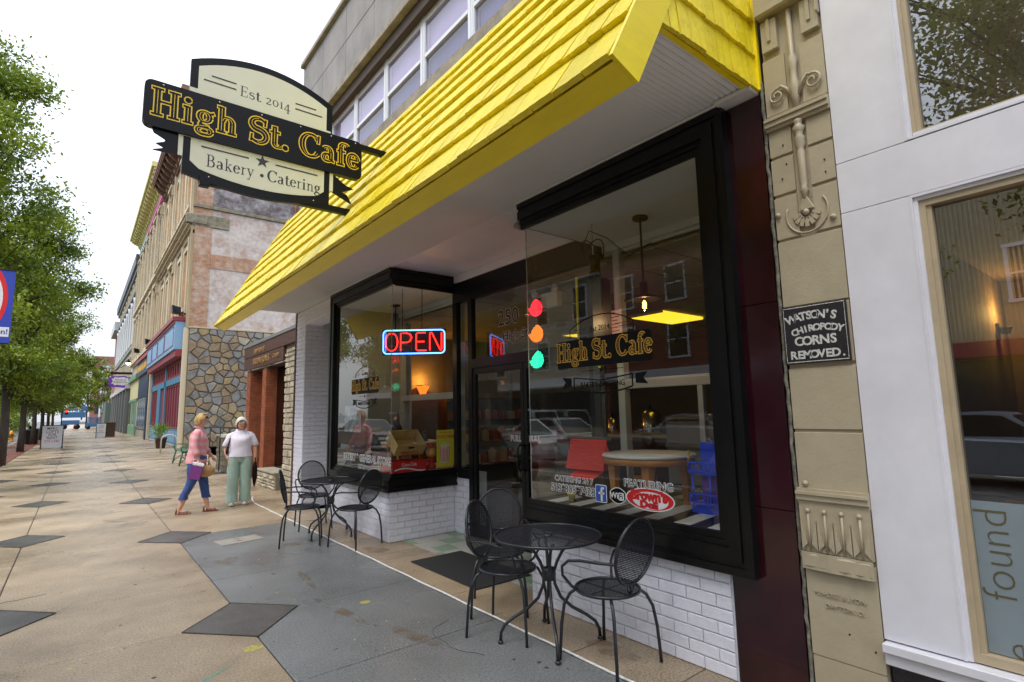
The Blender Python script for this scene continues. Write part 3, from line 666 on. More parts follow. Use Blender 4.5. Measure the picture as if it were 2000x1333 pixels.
for x0, x1, z in ((.73,.93,4.60),(.67,.93,4.545),(1.45,1.65,4.60),(1.45,1.71,4.545)): MB().box((x0,SY-.011,z-.006),(x1,SY-.0092,z+.006)).build('ruled_line', sink, sign)
for x0, x1, z in ((.68,1.06,3.925),(1.29,1.68,3.925)): MB().box((x0,SY-.0105,z-.006),(x1,SY-.0085,z+.006)).build('ruled_line', sink, sign)
def star(cx, cz, r, n=5): return [(cx+(r if i % 2 == 0 else r*.4)*math.sin(math.pi*i/n), cz+(r if i % 2 == 0 else r*.4)*math.cos(math.pi*i/n)) for i in range(2*n)]
MB().prism(star(1.175,3.925,.062)[::-1], .0085, .0105, SP).build('star', sink, sign)
MB().prism([(1.175+.016*math.cos(i*.52), 3.79+.016*math.sin(i*.52)) for i in range(12)], .0085, .0105, SP).build('dot', sink, sign)
bo = MB()
for x in (.38,.8,1.15,1.5,1.8,2.05): bo.lathe([(.007,0),(.006,.003),(.002,.005)], (x,SY-.0301,4.365), 8, 'y', M=Matrix.Rotation(math.pi,4,'Z'))
for x in (.75,1.2,1.65): bo.lathe([(.007,0),(.006,.003),(.002,.005)], (x,SY-.0045,3.665), 8, 'y', M=Matrix.Rotation(math.pi,4,'Z'))
bo.build('bolt', cp, sign)
# ================================================================= window lettering
def wM(y, z, x=3.1035): return frame_mat((x, y, z), (0,-1,0), (0,0,1))   # reads from the street
gold = mat('gold_letter', (.75,.42,.04), .45); wht = mat('white_vinyl', (.75,.76,.78), .5); blk = mat('black_vinyl', (.004,.004,.005), .5, spec=.15); red = mat('red_vinyl', (.6,.015,.02), .45); blue_v = mat('blue_vinyl', (.03,.10,.42), .45)
def WPf(x): return lambda u, v, d: (x-d, u, v)
def cafe_decal(yc, zc, s, pn):
    MB().prism(rrect(yc-.49*s, yc+.49*s, zc-.115*s, zc+.115*s, .03*s), 0, .0008, WPf(3.1045)).build('name_decal', blk, pn)
    serif('High St. Cafe', .15*s, wM(yc, zc-.055*s, 3.1030), [(gold,.05,0,False),(blk,-.005,.0006,False),(gold,0,.0012,True)], pn, sx=.86, track=.02)
    o = MB(); pts = [(yc-.33*s,zc+.13*s),(yc-.33*s,zc+.2*s)] + [(yc+.33*s*(2*i/12-1), zc+(.2+.09*(1-(2*i/12-1)**2))*s) for i in range(13)] + [(yc+.33*s,zc+.13*s)]
    o.tube([(3.1037,a,b) for a,b in pts], .0042, 4)
    for dy, z in ((.22,.19),(.25,.165),(-.22,.19),(-.25,.165)): o.box((3.1030,yc+(dy-.06)*s,zc+z*s),(3.1042,yc+(dy+.06)*s,zc+z*s+.004))
    pts = [(yc-.3*s,zc-.2*s),(yc-.3*s,zc-.28*s)] + [(yc+.3*s*(2*i/10-1), zc-(.29+.04*(1-(2*i/10-1)**2))*s) for i in range(11)] + [(yc+.3*s,zc-.2*s)]
    o.tube([(3.1037,a,b) for a,b in pts], .006, 4); o.tube([(3.1037,a,b) for a,b in ((yc-.3*s,zc-.2*s),(yc,zc-.23*s),(yc+.3*s,zc-.2*s))], .005, 4)
    for sg in (-1,1): o.prism([(yc+sg*.33*s,zc-.2*s),(yc+sg*.44*s,zc-.19*s),(yc+sg*.4*s,zc-.23*s),(yc+sg*.44*s,zc-.28*s),(yc+sg*.33*s,zc-.27*s)][::sg], 0, .0012, WPf(3.1042))
    o.box((3.103,yc-.22*s,zc-.152*s),(3.1042,yc-.05*s,zc-.147*s)); o.box((3.103,yc+.05*s,zc-.152*s),(3.1042,yc+.22*s,zc-.147*s))
    o.prism(star(yc,zc-.15*s,.028*s), 0, .0012, WPf(3.1042)); o.build('logo_outline', blk, pn)
    text('Est 2014', .06*s, blk, wM(yc, zc+.18*s), pn); text('BAKERY·CATERING', .062*s, blk, wM(yc, zc-.262*s), pn, sx=.85)
cafe_decal(2.785, 2.045, .98, gR); cafe_decal(7.19, 1.985, .94, gL)
text('CATERING 24 7', .062, wht, wM(3.13, 1.045), gR, off=.003); text('CATERING 24 7', .062, blk, wM(3.13, 1.045, 3.1020), gR, off=-.001)
text('513★805★7428' if False else '513*805*7428', .085, wht, wM(3.14, .968), gR, off=.004); text('513*805*7428', .085, blk, wM(3.14, .968, 3.1020), gR, off=-.0008)
MB().prism(rrect(2.78,2.895,.905,1.035,.012), 0, .0008, WPf(3.1045)).build('badge', wht, gR); MB().prism(rrect(2.786,2.889,.911,1.029,.01), 0, .0008, WPf(3.1035)).build('badge', blue_v, gR)
fb = MB(); fb.box((3.1015,2.822,.915),(3.1025,2.84,.985)); fb.box((3.1015,2.805,.965),(3.1025,2.862,.98)); fb.box((3.1015,2.805,1.003),(3.1025,2.835,1.018)); fb.box((3.1015,2.822,.985),(3.1025,2.84,1.006)); fb.build('logo_mark', wht, gR)
def cloud(yc, zc, s): return [(yc+s*(1+.12*abs(math.sin(2*a)))*math.cos(a)*1.15, zc+s*(.78+.12*abs(math.cos(2*a)))*math.sin(a)) for a in [2*math.pi*i/28 for i in range(28)]]
MB().prism(cloud(2.675,.972,.066), 0, .0008, WPf(3.1045)).build('badge', wht, gR); MB().prism(cloud(2.675,.972,.06), 0, .0008, WPf(3.1036)).build('badge', blk, gR)
MB().prism(rrect(2.617,2.67,.94,.995,.012), 0, .0006, WPf(3.1027)).build('badge', wht, gR)
text('Wi', .06, wht, wM(2.708, .97, 3.1018), gR, off=.001); text('Fi', .05, blk, wM(2.645, .967, 3.1018), gR, off=.001)
text('FEATURING', .075, wht, wM(2.405, 1.07), gR, off=.003, sx=1.05); text('FEATURING', .075, blk, wM(2.405, 1.07, 3.102), gR, off=-.0015, sx=1.05)
def ell(yc, zc, a, b, n=32): return [(yc+a*math.cos(2*math.pi*i/n), zc+b*math.sin(2*math.pi*i/n)) for i in range(n)]
MB().prism(ell(2.395,.975,.205,.078), 0, .0007, WPf(3.1045)).build('badge', wht, gR); MB().prism(ell(2.395,.975,.196,.07), 0, .0007, WPf(3.1037)).build('badge', red, gR); MB().prism(ell(2.39,.968,.15,.058), 0, .0007, WPf(3.1029)).build('badge', wht, gR)
text("Brown's", .088, red, wM(2.4, .995, 3.1020), gR, off=.006, sx=1.05); text("Deli", .06, red, wM(2.4, .938, 3.1020), gR, off=.005, sx=1.5)
text('EATERY ☆ GENERAL STORE'.replace('☆','*'), .135, wht, wM(7.13, .985), gL, off=.006, sx=.96); text('EATERY * GENERAL STORE', .135, blk, wM(7.13, .985, 3.102), gL, off=-.003, sx=.96)
text('513*805*7428', .085, wht, wM(7.17, .862), gL, off=.004, sx=.8); text('513*805*7428', .085, blk, wM(7.17, .862, 3.102), gL, off=-.001, sx=.8)
tp = [o for o in sff.children if o.name.startswith('transom')][0]
text('250', .28, blk, wM(5.17, 2.75, 4.093), tp); text('High St.', .17, blk, wM(5.02, 2.52, 4.093), tp)
text('250', .28, MATS['bay_ceiling_paint'], wM(5.17, 2.75, 4.0935), tp, off=.006); text('High St.', .17, MATS['bay_ceiling_paint'], wM(5.02, 2.52, 4.0935), tp, off=.004)
dp = d2.children[0]; text('PULL', .09, wht, wM(4.72, 1.27, 4.088), dp, off=.005); text('PULL', .09, blk, wM(4.72, 1.27, 4.087), dp, off=-.002)
dp = d1.children[0]; text('PULL', .09, wht, wM(5.06, 1.27, 4.088), dp, off=.005); text('PULL', .09, blk, wM(5.06, 1.27, 4.087), dp, off=-.002)
# ================================================================= room behind
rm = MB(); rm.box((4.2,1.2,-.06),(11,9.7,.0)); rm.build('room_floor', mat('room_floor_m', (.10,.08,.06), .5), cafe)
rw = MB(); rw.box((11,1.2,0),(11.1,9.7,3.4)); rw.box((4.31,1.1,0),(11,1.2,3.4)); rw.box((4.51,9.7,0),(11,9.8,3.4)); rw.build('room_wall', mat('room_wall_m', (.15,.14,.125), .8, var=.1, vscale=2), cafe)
ct = mat('ceiling_tile_m', (.33,.32,.30), .9, var=.05, vscale=12)
tl = MB().box((4.2,1.2,3.145),(11,9.7,3.17)).build('room_ceiling', mat('ceiling_grid', (.2,.2,.19), .6), cafe)
for i in range(11):
    for j in range(14):
        MB().box((4.22+i*.61+.012, 1.22+j*.61+.012, 3.13),(4.22+(i+1)*.61-.012, 1.22+(j+1)*.61-.012, 3.144)).build('ceiling_tile', ct, tl)
bm_ = MB(); bm_.box((4.2,1.86,3.15),(4.3,3.66,3.27)); bm_.box((4.2,6.36,3.15),(4.3,8.23,3.27)); bm_.box((4.14,1.86,3.2),(4.2,3.64,3.266)); bm_.box((4.14,6.37,3.2),(4.2,8.23,3.266))
bm_.build('bay_header', MATS['bay_ceiling_paint'], cafe)
alu = mat('pale_aluminium', (.46,.47,.45), .4, metal=.3)
pt = MB()
for y in (3.48, 6.40, 8.18): pt.cbox((4.16,y-.04,.84),(4.24,y+.04,3.2),.004)
pt.cbox((4.17,1.9,1.79),(4.22,3.44,1.885),.004); pt.cbox((4.17,6.44,1.79),(4.22,8.14,1.885),.004); pt.cbox((4.17,2.6,.84),(4.22,2.65,1.79),.003); pt.build('bay_partition', alu, cafe)
# amber lit ceiling panels
amb = mat('amber_lit_panel', (1,.6,.05), .5, emit=(1,.62,.03), es=.9)
def troffer(x, y, w_, l_, lab):
    t = thing('ceiling_light', lab, 'ceiling light', (x,y,3.12)); MB().box((x,y,3.085),(x+w_,y+l_,3.128)).build('diffuser', amb, t)
    MB().box((x-.02,y-.02,3.09),(x,y+l_+.02,3.13)).box((x+w_,y-.02,3.09),(x+w_+.02,y+l_+.02,3.13)).build('trim', alu, t)
troffer(7.1,5.05,1.15,.62,'amber glowing ceiling panel seen to the right of the hanging bulb in the near window')
troffer(7.6,7.3,.6,.5,'small amber ceiling panel glimpsed deep in the cafe behind the open sign')
bulb = mat('filament_glow', (1,.55,.15), .4, emit=(1,.45,.1), es=14)
bglass = glass_mat('amber_bulb_glass', (1,.75,.4), 1.0)
def pendant(x, y, lab, z0=2.5, ztop=3.27):
    t = thing('pendant_lamp', lab, 'lamp', (x,y,ztop), group='pendant lamps in the shop windows')
    MB().lathe([(.001,ztop-.028),(.065,ztop-.028),(.07,ztop-.02),(.07,ztop-.001)], (x,y,0), 20).build('ceiling_rose', black2, t)
    MB().tube([(x,y,ztop-.02),(x,y,z0+.16)], .009, 8).build('stem', black2, t)
    MB().lathe([(.03,z0+.04),(.17,z0+.02),(.172,z0+.026),(.06,z0+.065),(.035,z0+.08),(.034,z0+.17),(.02,z0+.19)], (x,y,0), 24).build('lamp_shade', black2, t)
    b = MB().lathe([(.012,z0-.075),(.026,z0-.06),(.032,z0-.03),(.026,z0+.01),(.016,z0+.035)], (x,y,0), 14).build('bulb', bglass, t)
    MB().lathe([(.004,z0-.055),(.017,z0-.045),(.018,z0-.005),(.005,z0+.02)], (x,y,0), 10).build('filament', bulb, b)
    l = bpy.data.lights.new('bulb_light', 'POINT'); l.energy = 4; l.color = (1,.62,.3); l.shadow_soft_size = .03; lo_ = bpy.data.objects.new('bulb_light', l); lo_.location = (x,y,z0-.11); COL.objects.link(lo_)
pendant(3.75,2.84,'black hanging lamp with a glowing filament bulb in the near shop window')
pendant(3.75,7.55,'black hanging lamp at the top left of the far shop window behind the neon', 2.62)
# wall sconce: warm glow on the far side wall
sc = thing('wall_sconce', 'red and amber glass wall lamp glowing on the wall inside the far window', 'lamp', (4.9,8.9,2.0))
MB().lathe([(.005,1.93),(.05,1.95),(.10,2.06),(.13,2.12),(.12,2.12)], (5.35,9.55,0), 14).build('shade', mat('sconce_shade', (.7,.1,.02), .4, emit=(1,.12,.01), es=1.6, var=.8, vscale=14), sc)
MB().box((5.3,9.65,1.9),(5.4,9.7,2.15)).build('back_plate', black2, sc)
l = bpy.data.lights.new('sconce_light', 'POINT'); l.energy = 9; l.color = (1,.42,.06); l.shadow_soft_size = .05; lo_ = bpy.data.objects.new('sconce_light', l); lo_.location = (5.35,9.5,2.22); COL.objects.link(lo_)
# ================================================================= neon OPEN
yaw = R(38.7); cx_, cy_ = 7.2*math.sin(yaw-.1835)*.995, 7.2*math.cos(yaw-.1835)*.995
nz_ = 2.53
neon = thing('neon_sign', 'glowing red and blue neon OPEN sign hung on chains in the far window corner', 'sign', (cx_+.02,cy_,nz_))
NM = frame_mat((cx_+.02,cy_,nz_), (math.cos(yaw),-math.sin(yaw),0), (0,0,1))
def NP(u, v, d): return NM @ Vector((u, v, d))
MB().prism([(-.42,-.17),(.42,-.17),(.42,.17),(-.42,.17)], -.045, -.02, NP).build('backing', mat('neon_backing', (.006,.006,.008), .5), neon)
nb = mat('neon_blue', (.1,.3,1), .4, emit=(.08,.3,1), es=3.2)
rr_ = rrect(-.405,.405,-.155,.155,.05); MB().tube([NP(a,b,.0) for a,b in rr_], .0085, 8, closed=True).build('neon_tube', nb, neon)
def nl(pts): return MB().tube([NP(a,b,.005) for a,b in pts], .0075, 8).build('neon_tube', lampred, neon)
O_ = [(-.295+.078*math.copysign(abs(math.cos(a))**.8, math.cos(a)), .115*math.sin(a)) for a in [R(95+350*i/28) for i in range(29)]]
nl(O_); nl([(-.175,-.12),(-.175,.115),(-.09,.115),(-.05,.10),(-.03,.06),(-.05,.01),(-.09,-.008),(-.165,-.008)])
nl([(.155,.118),(.05,.118),(.03,.1),(.03,-.1),(.05,-.118),(.165,-.118)]); nl([(.03,0),(.14,0)]); nl([(.21,-.118),(.21,.11),(.225,.118),(.24,.11),(.345,-.11),(.355,-.118),(.365,-.11),(.365,.118)])
chm = MB()
for u in (-.16,.1):
    z = .17; i = 0
    while nz_+z < 3.25:
        a = NP(u,z,-.03); q = (0,1)[i % 2]
        chm.tube([a+Vector(((.008*q),(.008*(1-q)),0)), a+Vector((0,0,.018)), a+Vector((-.008*q,-.008*(1-q),0)), a+Vector((0,0,-.018))], .003, 4, closed=True); z += .03; i += 1
chm.build('chain', black2, neon)
# ================================================================= traffic signal in the near bay; its lenses face along the street
TSX = 3.49
ts = thing('traffic_signal', 'black traffic signal with red amber and green lenses hung in the near shop window', 'traffic signal', (3.52,3.2,2.4))
MB().cbox((3.40,3.12,1.98),(3.64,3.29,2.76),.015).build('housing', black2, ts); MB().box((3.385,3.285,1.97),(3.40,3.30,2.77)).box((3.64,3.285,1.97),(3.655,3.30,2.77)).build('yellow_edge', yellow2, ts)
MB().lathe([(.06,2.76),(.05,2.8),(.03,2.82),(.03,2.88),(.045,2.9),(.045,2.96)], (3.52,3.2,0), 12).build('hanger', black2, ts)
MB().tube([(3.52,3.2,2.96),(3.52,3.2,3.26)], .005, 6).build('chain', alu, ts)
wr = MB(); wr.tube([(3.52+.10*math.sin(a)*1.0, 3.2+.10*math.cos(a*1.0), 3.0+.09*math.cos(a*1.3)) for a in [i*.45 for i in range(26)]], .005, 5)
wr.tube([(3.52,3.2,2.9),(3.49,3.3,3.05),(3.5,3.22,3.2),(3.6,3.1,3.12),(3.75,2.98,2.95),(3.98,2.9,3.1)], .005, 5); wr.build('cable', black2, ts)
for z, c, nm_, st_ in ((2.62,(1,.01,.03),'red',16),(2.36,(1,.14,.005),'amber',16),(2.10,(.02,.9,.45),'green',12)):
    ml = mat('lens_'+nm_, c, .3, emit=c, es=st_, var=.3, vscale=90)
    lens = MB(); lens.lathe([(.001,.0),(.085,.0),(.088,-.012),(.09,-.02)][::-1], (3.505,3.312,z), 24, 'y'); lens.build('lens', ml, ts)
    vs = []; fs = []; n = 14
    for i in range(n+1):
        a = R(-10+200*i/n)
        for (r_, d_) in ((.112,0),(.112,.13-.09*(1-max(0,math.sin(a)))),(.108,.13-.09*(1-max(0,math.sin(a)))),(.108,0)):
            vs.append((3.52+r_*math.cos(a), 3.295+d_, z+r_*math.sin(a)))
    for i in range(n):
        for j in range(4): fs.append((4*i+j,4*i+(j+1)%4,4*(i+1)+(j+1)%4,4*(i+1)+j))
    MB().add(vs, fs, True).build('visor', black2, ts)
# ================================================================= things on the display floors
DZ = .838
wood = mat('orange_wood', (.50,.20,.045), .4, var=.2, vscale=4, streak=(1,1,6), bump=.05); wtop = mat('white_table_top', (.72,.74,.75), .3)
def round_table(x, y, r, h, lab, z0=DZ, legs=4):
    t = thing('round_table', lab, 'table', (x,y,z0)); MB().lathe([(r-.01,h-.022),(r,h-.018),(r,h-.004),(r-.006,h)], (x,y,z0), 40).build('table_top', wtop, t)
    MB().lathe([(r-.03,h-.075),(r-.012,h-.074),(r-.012,h-.0225)], (x,y,z0), 40).build('apron', wood, t)
    for i in range(legs):
        a = R(35+360*i/legs); cx, cy = x+(r-.09)*math.cos(a), y+(r-.09)*math.sin(a); q = MB()
        q.add([(cx+sx*s_,cy+sy*s_,z) for z, s_ in ((z0,.018),(z0+h-.076,.036)) for sx, sy in ((-1,-1),(1,-1),(1,1),(-1,1))], [(3,2,1,0),(4,5,6,7),(0,1,5,4),(1,2,6,5),(2,3,7,6),(3,0,4,7)]); q.build('leg', wood, t)
    return t
round_table(3.62,2.78,.37,.40,'low round white table on orange wooden legs in the near shop window')
round_table(3.75,7.05,.42,.36,'round white table with an orange rim in the far shop window')
# toy house with a red roof
th_ = thing('toy_house', 'wooden toy house with a steep red slatted roof at the left of the near window', 'toy house', (3.6,3.3,DZ))
brn = mat('dark_brown_wood', (.09,.05,.03), .6, var=.2); redr = mat('red_painted_roof', (.85,.04,.02), .5, var=.15, vscale=12, streak=(1,1,8), bump=.3)
MB().cbox((3.5,3.16,DZ),(3.8,3.48,DZ+.28),.004).build('wall', brn, th_); MB().box((3.494,3.28,DZ+.01),(3.4995,3.38,DZ+.2)).build('door', mat('cream_toy', (.4,.3,.15), .6), th_)
for i in range(11):
    z0 = 1.085+i*.0235; x0 = 3.425+i*.0062; iw = .012*(1-i/10)
    MB().cbox((0,0,0),(.012,.44+iw*2-.02,.0225),.002, M=Matrix.Translation((x0,3.11-iw,z0)) @ Matrix.Rotation(R(14),4,'Y')).build('roof_slat', redr, th_)
MB().add([(3.44,3.12,1.085),(3.44,3.54,1.085),(3.51,3.52,1.34),(3.51,3.14,1.34),(3.6,3.12,1.085),(3.6,3.54,1.085)], [(0,1,2,3),(3,2,5,4),(0,3,4),(1,5,2),(0,4,5,1)]).build('roof', redr, th_)
MB().tube([(3.505,3.08,1.345),(3.505,3.58,1.345)], .015, 8).build('ridge_pole', brn, th_)
MB().add([(3.38,3.17,1.02),(3.38,3.46,1.02),(3.5,3.48,1.075),(3.5,3.15,1.075),(3.38,3.17,1.012),(3.38,3.46,1.012)], [(0,3,2,1),(0,1,5,4)]).build('porch_roof', redr, th_)
fp = thing('flower_pot', 'small yellow flower pot on the striped floor of the near window', 'pot', (3.28,3.33,DZ))
MB().lathe([(.022,0),(.032,.055),(.037,.055),(.037,.072),(.03,.072)], (3.28,3.33,DZ), 14).build('pot', mat('yellow_pot', (.7,.62,.05), .4), fp)
MB().lathe([(.001,.066),(.03,.066)], (3.28,3.33,DZ), 10).build('soil', brn, fp)
# blue toy mansion
bh = thing('toy_mansion', 'bright blue toy mansion with balconies and gold finials at the right of the near window', 'toy house', (3.6,2.2,DZ))
bl = mat('bright_blue_toy', (.03,.09,.85), .45, var=.1, vscale=5); pu = mat('purple_toy', (.13,.04,.32), .5); gd = mat('gold_toy', (.7,.42,.06), .3, metal=.6)
q = MB(); q.cbox((3.55,2.0,DZ),(3.85,2.36,DZ+.06),.004); q.cbox((3.7,2.0,DZ+.06),(3.85,2.36,DZ+.5),.004); q.cbox((3.5,2.02,DZ+.28),(3.72,2.34,DZ+.3),.003); q.build('wall', bl, bh)
MB().add([(3.62,1.98,DZ+.3),(3.62,2.3,DZ+.3),(3.86,2.36,DZ+.3),(3.86,1.98,DZ+.3),(3.8,1.99,DZ+.62),(3.8,2.12,DZ+.62),(3.86,2.12,DZ+.62),(3.86,1.99,DZ+.62)], [(0,1,5,4),(1,2,6,5),(2,3,7,6),(3,0,4,7),(4,5,6,7)]).build('roof', bl, bh)
MB().box((3.545,2.1,DZ+.08),(3.56,2.26,DZ+.26)).box((3.692,2.12,DZ+.08),(3.699,2.24,DZ+.24)).build('door', pu, bh)
for y in (2.04,2.18,2.32): MB().tube([(3.52,y,DZ+.06),(3.52,y,DZ+.28)], .009, 8).build('column', bl, bh)
for lvl in (.08,.3):
    r_ = MB(); r_.box((3.49,2.02,DZ+lvl+.06),(3.5,2.34,DZ+lvl+.07)); r_.box((3.49,2.02,DZ+lvl),(3.5,2.34,DZ+lvl+.01))
    for i in range(14): r_.box((3.493,2.022+i*.0238,DZ+lvl+.01),(3.498,2.029+i*.0238,DZ+lvl+.06))
    r_.build('balcony_rail', bl, bh)
for y in (2.03,2.33): MB().lathe([(.008,0),(.012,.03),(.005,.04),(.012,.055),(.006,.07),(.001,.085)], (3.5,y,DZ+.37), 10).build('finial', gd, bh)
# piano behind
pn_ = thing('upright_piano', 'pale upright piano with an open keyboard standing in the room behind the round table', 'piano', (5.2,3.6,0)); pm = mat('grey_piano', (.22,.22,.20), .4)
q = MB(); q.cbox((5.3,2.3,0),(5.8,3.8,1.45),.01); q.cbox((5.05,2.3,.62),(5.3,3.8,.72),.01); q.cbox((5.28,2.3,1.46),(5.85,3.8,1.5),.01); q.box((5.27,2.3,1.15),(5.3,3.8,1.2)); q.build('case', pm, pn_)
k = MB()
for i in range(45): k.cbox((5.08,2.33+i*.0325,.72),(5.25,2.33+i*.0325+.030,.745),.002)
k.build('white_keys', wtop, pn_); k = MB()
for i in range(45):
    if i % 7 not in (2,6): k.cbox((5.15,2.353+i*.0325,.745),(5.25,2.368+i*.0325,.76),.002)
k.build('black_keys', black2, pn_)
pp = thing('posted_notice', 'white printed notice stuck up behind the traffic signal in the near window', 'notice', (4.3,3.9,2.3))
MB().box((4.055,3.35,2.24),(4.058,3.62,2.56)).build('paper', wht, pp)
text('NOTICE', .03, blk, frame_mat((4.05,3.48,2.53),(0,-1,0),(0,0,1)), pp)
q = MB(); 
for i in range(6): q.box((4.0535,3.38+(i%2)*.02,2.49-i*.035),(4.0548,3.59-(i%3)*.03,2.497-i*.035))
q.build('print_line', blk, pp)
bb = thing('exit_lamp', 'white twin head emergency lamp above the cafe doors', 'emergency lamp', (4.4,4.6,2.95))
MB().cbox((4.3,4.5,2.82),(4.38,4.78,3.0),.01).build('body', wht, bb)
for y in (4.46,4.82): MB().lathe([(.02,0),(.05,.05),(.052,.06)], (4.28,y,3.0), 12, 'x', M=Matrix.Rotation(math.pi,4,'Z')).build('lamp_head', wht, bb)
# --- far window goods
yp = mat('poster_yellow', (.62,.60,.04), .5); 
ps = thing('popcorn_poster', 'yellow popcorn poster standing in the far window return by the door', 'poster', (3.95,6.39,1.1)); PM = lambda u, v, d=0: (3.90+u, 6.366-d, v)
MB().box((3.78,6.368,.875),(4.05,6.375,1.36)).build('card', yp, ps)
def pM(x, z): return frame_mat((x,6.3665,z),(1,0,0),(0,0,1))
text('POPCORN', .062, red, pM(3.915,1.265), ps, off=.001, sx=.93); text('HOT BUTTERED', .024, red, pM(3.915,1.325), ps)
MB().prism([(-.06,.93),(.0,.92),(.01,.92),(.06,.94),(.085,1.14),(-.08,1.14)], .0005, .0015, PM).build('tub', wht, ps)
q = MB()
for i in range(7):
    u = -.076+i*.0245; q.prism([(u*.78+.0,.935),(u*.78+.008,.935),(u+.011,1.14),(u,1.14)], .0016, .0022, PM)
q.build('tub_stripe', red, ps); text('POP CORN', .03, red, pM(3.885,1.06), ps)
q = MB(); random.seed(5)
for i in range(30):
    a = random.uniform(0,6.28); rr2 = random.random()**.5; q.prism([(.0+.078*rr2*math.cos(a)+.014*math.cos(b*1.05), 1.155+.035*rr2*math.sin(a)+.012*math.sin(b*1.05)) for b in range(6)], .002+i*3e-5, .003+i*3e-5, PM)
q.build('popcorn', mat('popcorn_m', (.75,.68,.45), .6), ps)
crate = thing('soda_crate', 'red soda crate with white script lettering on the far window floor', 'crate', (3.4,6.55,DZ)); rc = mat('red_crate', (.45,.012,.012), .45, var=.12)
q = MB(); x0, x1, y0, y1 = 3.16, 3.66, 6.42, 6.76; q.cbox((x0,y0,DZ),(x1,y0+.012,DZ+.14),.002); q.cbox((x0,y1-.012,DZ),(x1,y1,DZ+.14),.002); q.cbox((x0,y0+.013,DZ),(x0+.012,y1-.013,DZ+.14),.002); q.cbox((x1-.012,y0+.013,DZ),(x1,y1-.013,DZ+.14),.002); q.box((x0+.013,y0+.013,DZ),(x1-.013,y1-.013,DZ+.01)); q.build('box', rc, crate)
text('Coca-Cola', .06, wht, frame_mat((3.40,6.4185,DZ+.095),(1,0,.02),(0,0,1)), crate, sx=.8)
wv = [(3.19+.44*i/16, DZ+.03+.02*math.sin(i/16*5.2)) for i in range(17)]; q = MB()
for i in range(16): 
    a, b = wv[i], wv[i+1]; q.add([(a[0],6.4186,a[1]-.008),(b[0],6.4186,b[1]-.008),(b[0],6.4186,b[1]+.009),(a[0],6.4186,a[1]+.009)], [(0,1,2,3)])
q.build('wave', wht, crate); MB().prism([(6.57+.022*math.cos(i*.52),DZ+.08+.012*math.sin(i*.52)) for i in range(12)], 0, .001, WPf(3.159)).build('hand_hole', blk, crate)
cr2 = thing('wooden_crate', 'tilted pale wooden cola crate leaning on the red crate in the far window', 'crate', (3.45,6.6,DZ+.2)); wc = mat('pale_crate_wood', (.45,.30,.11), .6, var=.15, streak=(1,1,8))
CM = Matrix.Translation((3.22,6.50,DZ+.21)) @ Matrix.Rotation(R(38),4,'X')
q = MB(); q.cbox((0,0,0),(.42,.012,.17),.002,CM); q.cbox((0,.30,0),(.42,.312,.17),.002,CM); q.cbox((0,.013,0),(.012,.299,.17),.002,CM); q.cbox((.408,.013,0),(.42,.299,.17),.002,CM); q.box((.013,.013,0),(.407,.299,.01),CM); q.build('box', wc, cr2)
text('PEPSI-COLA', .05, red, CM @ frame_mat((.21,-.0015,.045),(1,0,0),(0,0,1)), cr2, off=.001)
MB().prism([(.21+.05*math.cos(i*.52),.125+.018*math.sin(i*.52)) for i in range(12)], -.001, .0, lambda u,v,d: CM @ Vector((u,-.0005-d*0-.001*(d>-.0005),v))).build('hand_hole', blk, cr2)
gj = thing('glass_jar', 'big glass storage jar with a wooden lid at the left of the far window', 'jar', (3.7,7.7,DZ))
MB().lathe([(.09,0),(.13,.03),(.14,.12),(.12,.22),(.07,.27),(.07,.3)], (3.55,7.75,DZ+.2), 20).build('jar', glass_mat('jar_glass', (.7,.75,.68), 1.2), gj); MB().lathe([(.075,.3),(.078,.34),(.03,.35)], (3.55,7.75,DZ+.2), 14).build('lid', wc, gj); MB().lathe([(.16,0),(.16,.19),(.155,.2)], (3.55,7.75,DZ), 16).build('stand', brn, gj)
bt = thing('butler_figurine', 'dark figurine with a copper head standing on the round table in the far window', 'figurine', (3.6,6.95,DZ+.4)); dk = mat('dark_resin', (.02,.02,.025), .35)
MB().lathe([(.07,0),(.075,.02),(.05,.04),(.055,.1),(.085,.16),(.08,.21),(.05,.26),(.022,.285)], (3.45,6.9,DZ+.36), 16, sy=.8).build('body', dk, bt); MB().ball((3.45,6.9,DZ+.36+.33), .042, 14).build('head', mat('copper', (.75,.35,.2), .25, metal=.8), bt)
q = MB()
for s_ in (-1,1): q.tube([(3.45,6.9+s_*.075,DZ+.36+.2),(3.42,6.9+s_*.12,DZ+.36+.26),(3.42,6.9+s_*.1,DZ+.36+.38)], [.022,.018,.014], 8)
q.build('arm', dk, bt); MB().lathe([(.09,0),(.1,.008),(.1,.012)], (3.43,6.9,DZ+.36+.39), 18).build('tray', cp, bt)
ck = thing('coffee_mug', 'dark round jar beside the figurine on the table in the far window', 'jar', (3.8,6.85,DZ+.36)); MB().lathe([(.04,0),(.05,.02),(.05,.1),(.045,.11)], (3.85,6.82,DZ+.36), 14).build('cup', dk, ck); MB().lathe([(.046,.11),(.02,.13),(.012,.15)], (3.85,6.82,DZ+.36), 12).build('lid', dk, ck)
gm = thing('gumball_machine', 'red gumball machine between the crates and the popcorn poster', 'gumball machine', (3.85,6.6,DZ)); MB().lathe([(.06,0),(.07,.03),(.045,.06),(.05,.13),(.07,.15)], (3.8,6.55,DZ), 16).build('base', rc, gm); MB().ball((3.8,6.55,DZ+.22), .075, 16).build('globe', mat('gumballs', (.5,.1,.03), .25, var=.8, vscale=40, coat=.6, col2=(.6,.45,.1)), gm); MB().lathe([(.045,.285),(.03,.31),(.01,.32)], (3.8,6.55,DZ), 14).build('cap', rc, gm)
